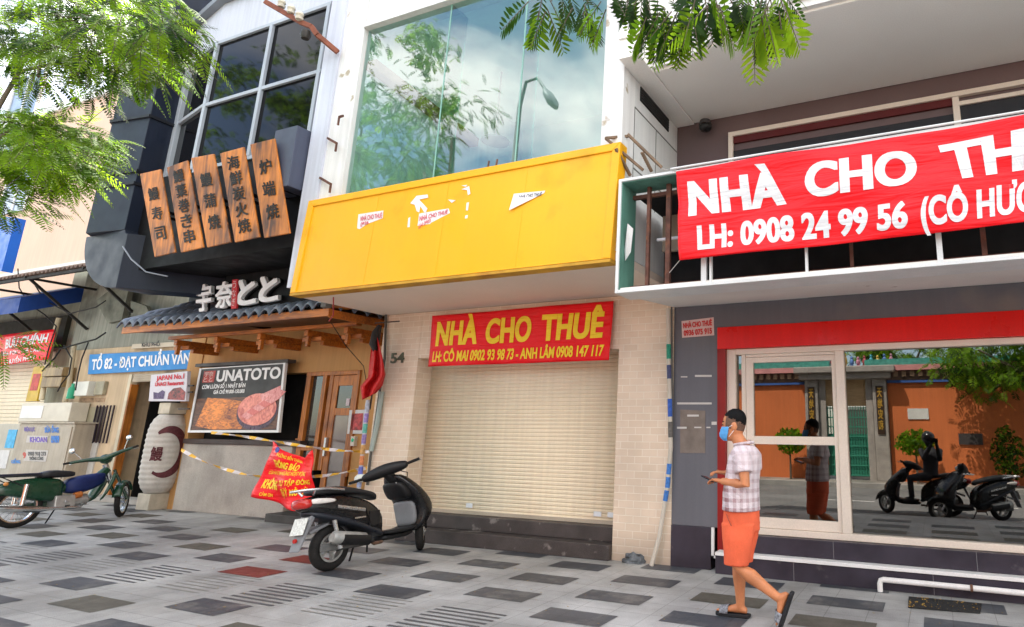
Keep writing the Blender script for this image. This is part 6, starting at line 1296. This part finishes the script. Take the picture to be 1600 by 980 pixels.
CORAL = mat('coral_cotton', (.74,.13,.055), .85, .12, 5, .05, 120, bump=.6, bscale=13)
b = MB()
b.rings([wring(v3(x,0,z),rx,ry) for z,x,rx,ry in ((.70,-1.59,.150,.175),(.78,-1.588,.152,.180),(.86,-1.588,.148,.178),(.90,-1.588,.140,.17))])
b.rings([wring(v3(x,y,z),rx,ry,24) for z,x,y,rx,ry in ((.437,-1.628,.088,.104,.092),(.52,-1.618,.088,.112,.096),(.64,-1.602,.086,.128,.098),(.76,-1.59,.085,.14,.096))])
b.rings([wring(v3(x,y,z),rx,ry,24) for z,x,y,rx,ry in ((.442,-1.606,-.086,.104,.092),(.52,-1.602,-.086,.113,.096),(.64,-1.596,-.085,.130,.098),(.76,-1.59,-.084,.14,.096))])
so_ = b.build('shorts', CORAL, pe, remesh=.008)
mb = MB(); mb.tube([v3(-1.665,-.165,.84),v3(-1.640,-.186,.80),v3(-1.615,-.190,.755)],.004,6); mb.build('pocket_seam', mat('seam_dark', (.30,.07,.04), .9), so_)
SLD = mat('slide_black', (.016,.016,.018), .7); SLS = mat('slide_strap', (.22,.23,.25), .6, .5, 60)
def slide(heel, toe, up, lab):
    d = (toe-heel).normalized(); sd_ = d.cross(up).normalized(); ln = (toe-heel).length+.05; o_ = heel-d*.025
    mb = MB(); pl = []
    for t_, w_ in ((0,.030),(.06,.040),(.3,.040),(.6,.048),(.85,.050),(.96,.036),(1,.016)): pl.append((t_,w_))
    poly = [o_+d*ln*t_+sd_*w_-up*.030 for t_,w_ in pl]+[o_+d*ln*t_-sd_*w_-up*.030 for t_,w_ in reversed(pl)]
    mb.prism(poly, up*.028); sl = mb.build('slide', SLD, pe, bev=.006)
    mb = MB()
    def stf(s, v):
        a = math.pi*s; return o_+d*(ln*.60+.075*v)+sd_*.052*math.cos(a)+up*(-.004+(.066-.018*v)*math.sin(a)**.8)
    mb.grid(stf,18,5); mb.build('strap', SLS, sl, smooth=80, solid=.004)
slide(hF, tF, UP, ''); slide(hN, tN, upN, '')
ph = MB(); pc = v3(-1.845,-.085,1.105); ph.bar(pc+Vector((.055,-.02,-.020)), pc+Vector((-.062,.02,.020)), .072, .011, up=(.2,.1,1))
tag(ph.build('phone', mat('phone_black', (.008,.008,.009), .2), bev=.003), 'black mobile phone held in the hand of the walking man', 'phone')
# ================================================================== trees with feathery leaves
BARK = mat('bark', (.12,.095,.07), .9, .25, 4, .2, 60, bump=.6, bscale=30)
LEAFA = leafmat('leaf_green', (.065,.14,.008), (.22,.42,.015)); LEAFB = leafmat('leaf_yellow_green', (.11,.21,.010), (.36,.58,.02)); LEAFC = leafmat('leaf_deep', (.018,.048,.008), (.05,.12,.012))
def frond(mb, o, d, ln, droop, np_, pl, mi, pw=.16):
    d = d.normalized(); side = d.cross(Vector((0,0,1)))
    if side.length < .1: side = Vector((1,0,0))
    side.normalize(); p = Vector(o); step = ln/np_; roll = rng.uniform(-.7,.7)
    side = (side*math.cos(roll)+Vector((0,0,1))*math.sin(roll)).normalized()
    for k in range(np_+1):
        t = k/np_; dd = (d+Vector((0,0,-droop*t))).normalized(); p = p+dd*step
        L_ = pl*math.sin(math.pi*(.12+.80*t))**.7*rng.uniform(.85,1.1)
        up = side.cross(dd)
        for s_ in (-1,1):
            q = (side*s_+dd*.55+Vector((0,0,-.25-.25*rng.random()))).normalized(); w_ = q.cross(up).normalized()*L_*pw*.5
            a = p; tip = p+q*L_; m1 = p+q*L_*.35; m2 = p+q*L_*.75
            mb.add([a, m1+w_, m2+w_*.8, tip, m2-w_*.8, m1-w_],[(0,1,2,3),(0,3,4,5)],mi)
    mb.tube([Vector(o), p],[.004,.0015],3,mi=3,cap=False)
def make_tree(name, label, base, limbs, clusters, trunk_r, ln=(.28,.42), pl=.085, npn=11, pw=.16):
    t = thing(name, label, 'tree', base)
    mb = MB()
    for pts, r0, r1 in limbs:
        n = len(pts); mb.tube(pts,[r0+(r1-r0)*i/(n-1) for i in range(n)],10)
    mb.build('trunk', BARK, t, smooth=60)
    mb = MB()
    for (c, rad, n, mis, bias) in clusters:
        c = Vector(c)
        for i in range(n):
            v = Vector((rng.gauss(0,1),rng.gauss(0,1),rng.gauss(0,.7))); v.normalize(); r = rng.random()**.5
            o = c+Vector((v.x*rad[0],v.y*rad[1],v.z*rad[2]))*r
            d = (v*.5+Vector(bias)+Vector((rng.uniform(-.5,.5),rng.uniform(-.5,.5),rng.uniform(-.3,.2))))
            frond(mb, o, d, rng.uniform(*ln), rng.uniform(.4,1.2), npn, pl*rng.uniform(.8,1.15), rng.choice(mis), pw)
    mb.build('crown', [LEAFA, LEAFB, LEAFC, BARK], t); return t
def crown_px(pts, Yr, n, rad, mis, bias): return [(PY(u,v,rng.uniform(*Yr)), rad, n, mis, bias) for u,v in pts]
cl = crown_px([(20,-20),(90,-25),(160,-20),(230,-20),(20,20),(70,30),(120,40),(165,25),(210,15),(250,40),(60,75),(110,85),(150,95),(190,70),(30,100),(10,60),(230,70),(95,10),(180,45)], (2.3,3.1), 44, (.30,.30,.20), (0,1,1,2), (.7,-.1,-.3))
cl += crown_px([(20,190),(60,195),(100,205),(130,220),(30,230),(75,235),(110,250),(10,250),(60,265),(5,215),(90,215)], (2.3,2.9), 46, (.22,.25,.12), (0,1,1), (.9,-.1,-.2))
cl += crown_px([(255,55),(275,70),(235,100),(205,120),(225,95)], (2.5,2.9), 11, (.18,.2,.13), (0,0,2), (.9,0,-.35))
cl += crown_px([(150,130),(60,125),(160,110)], (2.4,2.8), 12, (.15,.2,.12), (2,2,0), (.5,0,-.3))
cl += crown_px([(10,290),(40,305),(0,310),(15,335)], (2.2,2.6), 9, (.14,.15,.08), (2,0), (.9,0,-.1))
cl += crown_px([(5,548),(20,535)], (3.2,3.4), 7, (.10,.1,.05), (0,), (.8,0,0))
cl += [((-10.7+rng.uniform(-1.4,1.0), .9+rng.uniform(-1.3,1.0), 7.6+rng.uniform(-1.5,1.9)), (.7,.7,.5), 46, (0,0,2), (.2,.1,-.2)) for _ in range(26)]
tb = Vector((-9.0,1.9,0))
L0 = [[tb, tb+Vector((.05,0,1.8)), tb+Vector((.2,-.05,3.6)), tb+Vector((0,-.2,5.6)), tb+Vector((-.2,-.3,7.6))]]
limbs = [(L0[0], .17, .05), ([tb+Vector((.15,0,2.9)), tb+Vector((.9,.4,3.8)), PY(30,112,2.6), PY(150,85,2.6), PY(240,60,2.7)], .03, .006), ([tb+Vector((.7,.3,3.6)), PY(20,200,2.6), PY(110,222,2.6)], .018, .005), ([tb+Vector((.1,-.1,5)), tb+Vector((-.8,-.3,6.6)), tb+Vector((-1.4,-.6,7.6))], .06, .02), ([tb+Vector((.1,-.1,4.6)), tb+Vector((-1.0,.2,6.4))], .06, .02), ([PY(60,120,2.5), PY(68,60,2.6), PY(75,20,2.7)], .012, .006)]
make_tree('street_tree', 'feathery street tree with yellow green branches hanging in at the upper left', tb, limbs, cl, .17, pl=.075, pw=.24)
tb2 = Vector((3.2,2.4,0))
cl2 = crown_px([(850,4),(905,0),(1000,0),(1035,18),(1060,20),(1090,5),(1130,0),(1150,5),(1185,10),(1205,5),(1040,22),(960,0),(1020,-20),(1100,-25),(1200,-20),(860,-25),(930,-30)], (2.4,2.8), 5, (.10,.12,.05), (2,0,2), (.0,-.05,-.9))
cl2 += crown_px([(1110,10),(1180,18),(1215,0),(1060,22)], (2.3,2.6), 4, (.08,.1,.04), (0,1), (-.2,0,-.8))
cl2 += [((3.0+rng.uniform(-2.0,2.0), 1.6+rng.uniform(-1.6,.8), 6.6+rng.uniform(-1.0,1.6)), (.7,.7,.5), 36, (0,0,2), (0,0,-.3)) for _ in range(14)]
limbs2 = [([tb2, tb2+Vector((0,0,2.2)), tb2+Vector((-.2,-.1,4.4)), tb2+Vector((-.1,-.6,6.8))], .15, .05), ([tb2+Vector((-.1,0,3.6)), tb2+Vector((-1.6,.2,4.6)), PY(1240,-60,2.7), PY(1040,-60,2.7), PY(850,-50,2.6)], .06, .012)]
for u in (860,910,1000,1050,1100,1150,1220): limbs2.append(([PY(u,-58,2.66), PY(u+4,-25,2.62), PY(u+2,2,2.6)], .008, .003))
make_tree('street_tree', 'feathery street tree with dark fronds hanging over the white balcony at the top', tb2, limbs2, cl2, .15, (.16,.24), .105, 8, .2)
# ================================================================== the other side of the street (seen mirrored in the glass)
OR = mat('orange_render', (.62,.17,.055), .85, .1, .8, .05, 60, streak=.1)
YW2 = -8.0
tw = thing('temple_wall', 'long orange temple wall with a coloured tiled coping across the street', 'wall', (-1,YW2,0))
mb = MB(); mb.box(-18,-4.3,YW2-.3,YW2,-.02,3.2); mb.box(-1.5,14,YW2-.3,YW2,-.02,3.2); mb.build('wall', OR, tw)
FRZ = mat('frieze_brown', (.16,.10,.08), .8, .2, 6)
mb = MB(); mb.box(-18,-4.3,YW2-.32,YW2+.08,3.202,3.62); mb.box(-1.5,14,YW2-.32,YW2+.08,3.202,3.62); mb.build('frieze', FRZ, tw)
mb = MB()
for i in range(120):
    xx = -17.9+i*.26
    if -4.6 < xx < -1.5: continue
    mb.box(xx,xx+.14,YW2+.081,YW2+.16,3.42,3.60)
mb.build('dentil', mat('dentil_ochre', (.36,.24,.16), .8), tw)
mb = MB(); mb.box(-18,-4.3,YW2+.02,YW2+.09,3.21,3.29); mb.box(-1.5,14,YW2+.02,YW2+.09,3.21,3.29); mb.build('blue_band', mat('band_blue', (.05,.12,.35), .7), tw)
mb = MB(); mb.box(-18,-4.2,YW2-.4,YW2+.25,3.62,3.80); mb.box(-1.6,14,YW2-.4,YW2+.25,3.62,3.80); mb.build('pink_coping', mat('coping_pink', (.58,.26,.25), .7, .2, 3), tw)
mb = MB(); mb.box(-18,-3.4,YW2-.3,YW2+.12,3.803,4.02); mb.box(-2.2,14,YW2-.3,YW2+.12,3.803,4.02); mb.build('green_tiles', mat('coping_green', (.07,.30,.25), .5, .3, 9), tw)
STN = mat('temple_stone', (.34,.31,.28), .8, .15, 4, .1, 60)
gt = thing('gateway', 'grey stone temple gateway with green lattice gates across the street', 'gateway', (-2.9,YW2,0))
for xx in (-4.28,-1.98): mb = MB(); mb.box(xx,xx+.46,YW2-.4,YW2+.22,-.02,3.35); mb.build('pillar', STN, gt, bev=.03)
for xx in (-4.17,-1.87): mb = MB(); mb.box(xx,xx+.24,YW2+.221,YW2+.25,1.5,3.1); pn = mb.build('couplet_board', mat('board_dark', (.05,.03,.02), .5), gt); letters('gold_lettering', [(ch,[Vector((xx+.20,YW2+.25,2.72-.36*k)),Vector((xx+.04,YW2+.25,2.72-.36*k)),Vector((xx+.04,YW2+.25,3.04-.36*k)),Vector((xx+.20,YW2+.25,3.04-.36*k))],.03) for k, ch in enumerate('天地安和')], mat('gold_leaf', (.60,.36,.06), .4, metal=.4), pn, off=(0,.006,0))
mb = MB(); mb.box(-4.45,-1.35,YW2-.5,YW2+.4,3.352,3.56); mb.box(-4.6,-1.2,YW2-.55,YW2+.55,3.562,3.78); mb.build('lintel', STN, gt, bev=.03)
for s_ in (-3.80,-2.00): mb = MB(); mb.box(s_,s_+.0001+.22*(-1 if s_>-3 else 1) if s_<-3 else s_,YW2-.2,YW2+.1,-.02,3.35) if False else mb.box(min(s_,s_+(.22 if s_<-3 else -.22)),max(s_,s_+(.22 if s_<-3 else -.22)),YW2-.2,YW2+.1,-.02,3.35); mb.build('inner_jamb', STN, gt)
mb = MB(); mb.box(-3.58,-2.22,YW2-.15,YW2+.0,2.45,3.35); mb.build('bamboo_blind', woodmat('blind_wood', (.30,.18,.09), (.55,.38,.20), (.8,8,12)), gt)
mb = MB(); mb.box(-3.58,-2.22,YW2-3,YW2-2.9,0,2.45); mb.build('dark_court', mat('court_dark', (.10,.11,.10), .8), gt)
LAT = mat('lattice_green', (.04,.24,.16), .5)
for x0_ in (-3.57,-2.89):
    mb = MB()
    for k in range(8): mb.box(x0_+k*.09,x0_+k*.09+.03,YW2-.12,YW2-.08,.1,2.44)
    for k in range(8): mb.box(x0_,x0_+.66,YW2-.078,YW2-.06,.12+k*.32,.16+k*.32)
    mb.box(x0_,x0_+.66,YW2-.14,YW2-.122,.1,1.5); mb.build('lattice_leaf', LAT, gt)
for i in range(15):
    xx = -4.4+i*.22; c = [(.45,.08,.10),(.06,.32,.40),(.55,.35,.08),(.10,.20,.45),(.5,.22,.3)][i%5]
    mb = MB(); h = .25+.15*rng.random(); mb.box(xx-.07,xx+.07,YW2-.1,YW2+.1,3.782,3.84); mb.ell((xx,YW2,3.84+h*.45),(.075,.07,h*.45),10,8); mb.ell((xx,YW2,3.84+h),(.05,.05,.06),10,8); mb.build('ceramic_figure', mat('glaze_%s'%'abcde'[i%5], c, .3, .5, 20), gt, smooth=60)
mb = MB(); mb.box(-.9,-.25,YW2+.002,YW2+.03,2.0,2.35); nb = tag(mb.build('wall_plaque', mat('plaque_white', (.70,.69,.66), .6)), 'small white plaque on the orange temple wall across the street', 'sign')
mb = MB(); mb.box(.6,1.3,YW2+.002,YW2+.05,1.2,1.55); tag(mb.build('wall_grille', mat('grille_dark', (.06,.05,.05), .6)), 'dark grille low in the orange temple wall across the street', 'grille')
def bush(label, c, r, n, mis=(0,0,2), name='bush'):
    t = thing(name, label, 'bush', (c[0],c[1],0)); mb = MB(); mb.tube([(c[0],c[1],-.02),(c[0],c[1],c[2])],[.04,.02],8); mb.build('stem', BARK, t)
    mb = MB()
    for i in range(n):
        v = Vector((rng.gauss(0,1),rng.gauss(0,1),rng.gauss(0,1))).normalized(); o = Vector(c)+Vector((v.x*r[0],v.y*r[1],v.z*r[2]))*rng.random()**.4
        a = Vector((rng.gauss(0,1),rng.gauss(0,1),rng.gauss(0,1))).normalized(); b_ = a.cross(Vector((rng.random(),rng.random(),rng.random()))).normalized(); s_ = rng.uniform(.05,.10)
        mb.add([o-a*s_,o+b_*s_*.5,o+a*s_,o-b_*s_*.5],[(0,1,2,3)],rng.choice(mis))
    mb.build('foliage', [LEAFA,LEAFB,LEAFC], t); return t
bush('bright green bush left of the stone gateway across the street', (-4.75,YW2+.7,1.25), (.55,.4,.45), 700, (0,1,0))
bush('round green bush right of the stone gateway across the street', (-.7,YW2+.7,1.25), (.65,.4,.42), 800, (0,0,1))
bush('loose palm like plant by the orange wall across the street', (1.9,YW2+.8,.9), (.5,.4,.9), 700, (0,2))
def btree(label, base, h, cc, rad, n):
    t = thing('street_tree', label, 'tree', base); b_ = Vector(base); mb = MB()
    mb.tube([b_,b_+Vector((.05,0,h*.5)),b_+Vector((-.1,.05,h))],[.16,.13,.09],10); mb.tube([b_+Vector((0,0,h*.8)),Vector(cc)+Vector((-rad[0]*.5,0,0))],[.07,.03],8); mb.tube([b_+Vector((0,0,h*.9)),Vector(cc)+Vector((rad[0]*.6,0,.2))],[.07,.03],8); mb.build('trunk', BARK, t, smooth=60)
    mb = MB(); cs_ = [Vector(cc)+Vector((rng.uniform(-1,1)*rad[0],rng.uniform(-1,1)*rad[1],rng.uniform(-1,1)*rad[2])) for _ in range(int(n/40))]
    for c in cs_:
        for i in range(40):
            v = Vector((rng.gauss(0,1),rng.gauss(0,1),rng.gauss(0,.6)))*.38; d = Vector((rng.gauss(0,1),rng.gauss(0,1),-.4)); frond(mb, c+v, d, rng.uniform(.3,.5), .8, 5, .17, rng.choice((0,0,1,2)), .34)
    mb.build('crown', [LEAFA,LEAFB,LEAFC,BARK], t)
btree('leafy tree over the orange wall right of the gateway across the street', (3.2,-6.9,0), 3.6, (2.2,-6.9,4.1), (1.7,1.0,.9), 900)
btree('tree behind the temple gateway across the street', (-1.0,-9.5,0), 3.4, (-1.0,-9.3,4.5), (1.2,.8,.5), 480)
btree('tall tree across the street beyond the left end of the temple wall', (-13,-7.4,0), 5.0, (-13,-7.4,7.5), (2.4,1.8,1.8), 1000)
btree('very tall broad tree across the street far to the left', (-24,-6.9,0), 9.0, (-23,-6.9,13), (5.0,2.2,7.0), 3600)
btree('second very tall tree across the street, farther left', (-33,-7.2,0), 9.0, (-33,-7.2,13), (5,2.2,7.0), 3400)
# street lamp across the road, mirrored in the green glass
lp = thing('street_lamp', 'tall grey street lamp with a curved arm and hooded head across the street', 'street lamp', (-11.3,-3.2,0))
Yl = 10.56+3.2
p0, p1, p2, p3, p4 = PY(800,290,Yl), PY(812,165,Yl), PY(822,128,Yl), PY(840,122,Yl), PY(852,140,Yl)
def mir(p): return Vector((p.x, 2*(YU+.06)-p.y, p.z))
a0 = mir(p0); mb = MB(); mb.tube([(a0.x-.1,a0.y,-.16),a0,mir(p1),mir(p2),mir(p3),mir(p4)],[.11,.09,.07,.055,.05,.05],12); mb.build('pole', mat('galvanised', (.30,.33,.33), .5, .1, 5), lp, smooth=60)
h0, h1 = mir(PY(852,140,Yl)), mir(PY(868,168,Yl)); dv_ = (h1-h0); mb = MB(); mb.tube([h0,h0+dv_*.3,h0+dv_*.75,h1],[.10,.24,.26,.12],14,flat=.55); mb.build('lamp_head', mat('lamp_grey', (.30,.34,.35), .45), lp, smooth=60)
# ---------------------------------------------------------- rider taking the picture and a parked motorbike (mirrored)
sct2 = copy_tree(sct); sct2.location = (.15,-.55,-.16); sct2.rotation_euler = (0,0,R_(180)); sct2['label'] = 'black scooter under the rider mirrored in the shop window'
sct3 = copy_tree(sct); sct3.location = (.55,.25-.75,-.16); sct3.rotation_euler = (0,0,R_(150)); sct3.location = (1.05,-.20,-.16); sct3['label'] = 'black scooter parked behind the rider with its plate to the window reflection'
RX, RYY, RZ = -.22, -.50, -.16
rd = thing('person', 'rider in dark jacket and helmet holding up a phone, mirrored in the shop window', 'person', (RX,RYY,RZ+.8))
b = MB(); V = Vector
b.rings([rot_ring((RX+.05*k/6, RYY, RZ+.80+.10*k), (.16,.15,.15,.16,.17,.14,.07)[k], (.19,.18,.18,.20,.21,.18,.07)[k]) for k in range(7)])
b.tube([V((RX+.03,RYY,RZ+1.36)),V((RX,RYY+.02,RZ+1.48))],.06,12); b.ell((RX-.01,RYY+.03,RZ+1.56),(.09,.10,.12),14,10)
for s_ in (-1,1):
    sh = V((RX+.03+s_*.19,RYY+.02,RZ+1.34)); el = V((RX+.16*s_+.05,RYY+.18,RZ+1.15)); wr = V((RX+.12+.05*s_,RYY+.34,RZ+1.46)); b.tube([sh,el,wr],[.065,.055,.035],12); b.ell(wr+V((0,.03,.03)),(.035,.03,.05),10,8)
    for k in range(4): b.tube([wr+V((-.02+.013*k,.04,.06)),wr+V((-.02+.013*k,.05,.10)),wr+V((-.015+.01*k,.035,.115))],[.01,.009,.007],6)
    hp_ = V((RX,RYY+s_*.11,RZ+.80)); kn = V((RX-.42,RYY+s_*.17,RZ+.74)); an = V((RX-.40,RYY+s_*.20,RZ+.32)); b.tube([hp_,kn,an],[.10,.075,.05],12); b.tube([an,an+V((-.16,s_*.02,-.04))],[.05,.035],10)
b.build('body', mat('dark_clothes', (.022,.022,.026), .8, .2, 9), rd, remesh=.014)
mb = MB(); mb.ell((RX+.01,RYY+.01,RZ+1.60),(.135,.14,.13),18,12); mb.build('helmet', PBLK, rd, smooth=60)
mb = MB(); mb.box(RX+.05,RX+.20,RYY+.385,RYY+.40,RZ+1.50,RZ+1.585); tag(mb.build('phone', mat('phone_black', (.01,.01,.01), .2)), 'phone held up in both hands by the mirrored rider', 'phone')
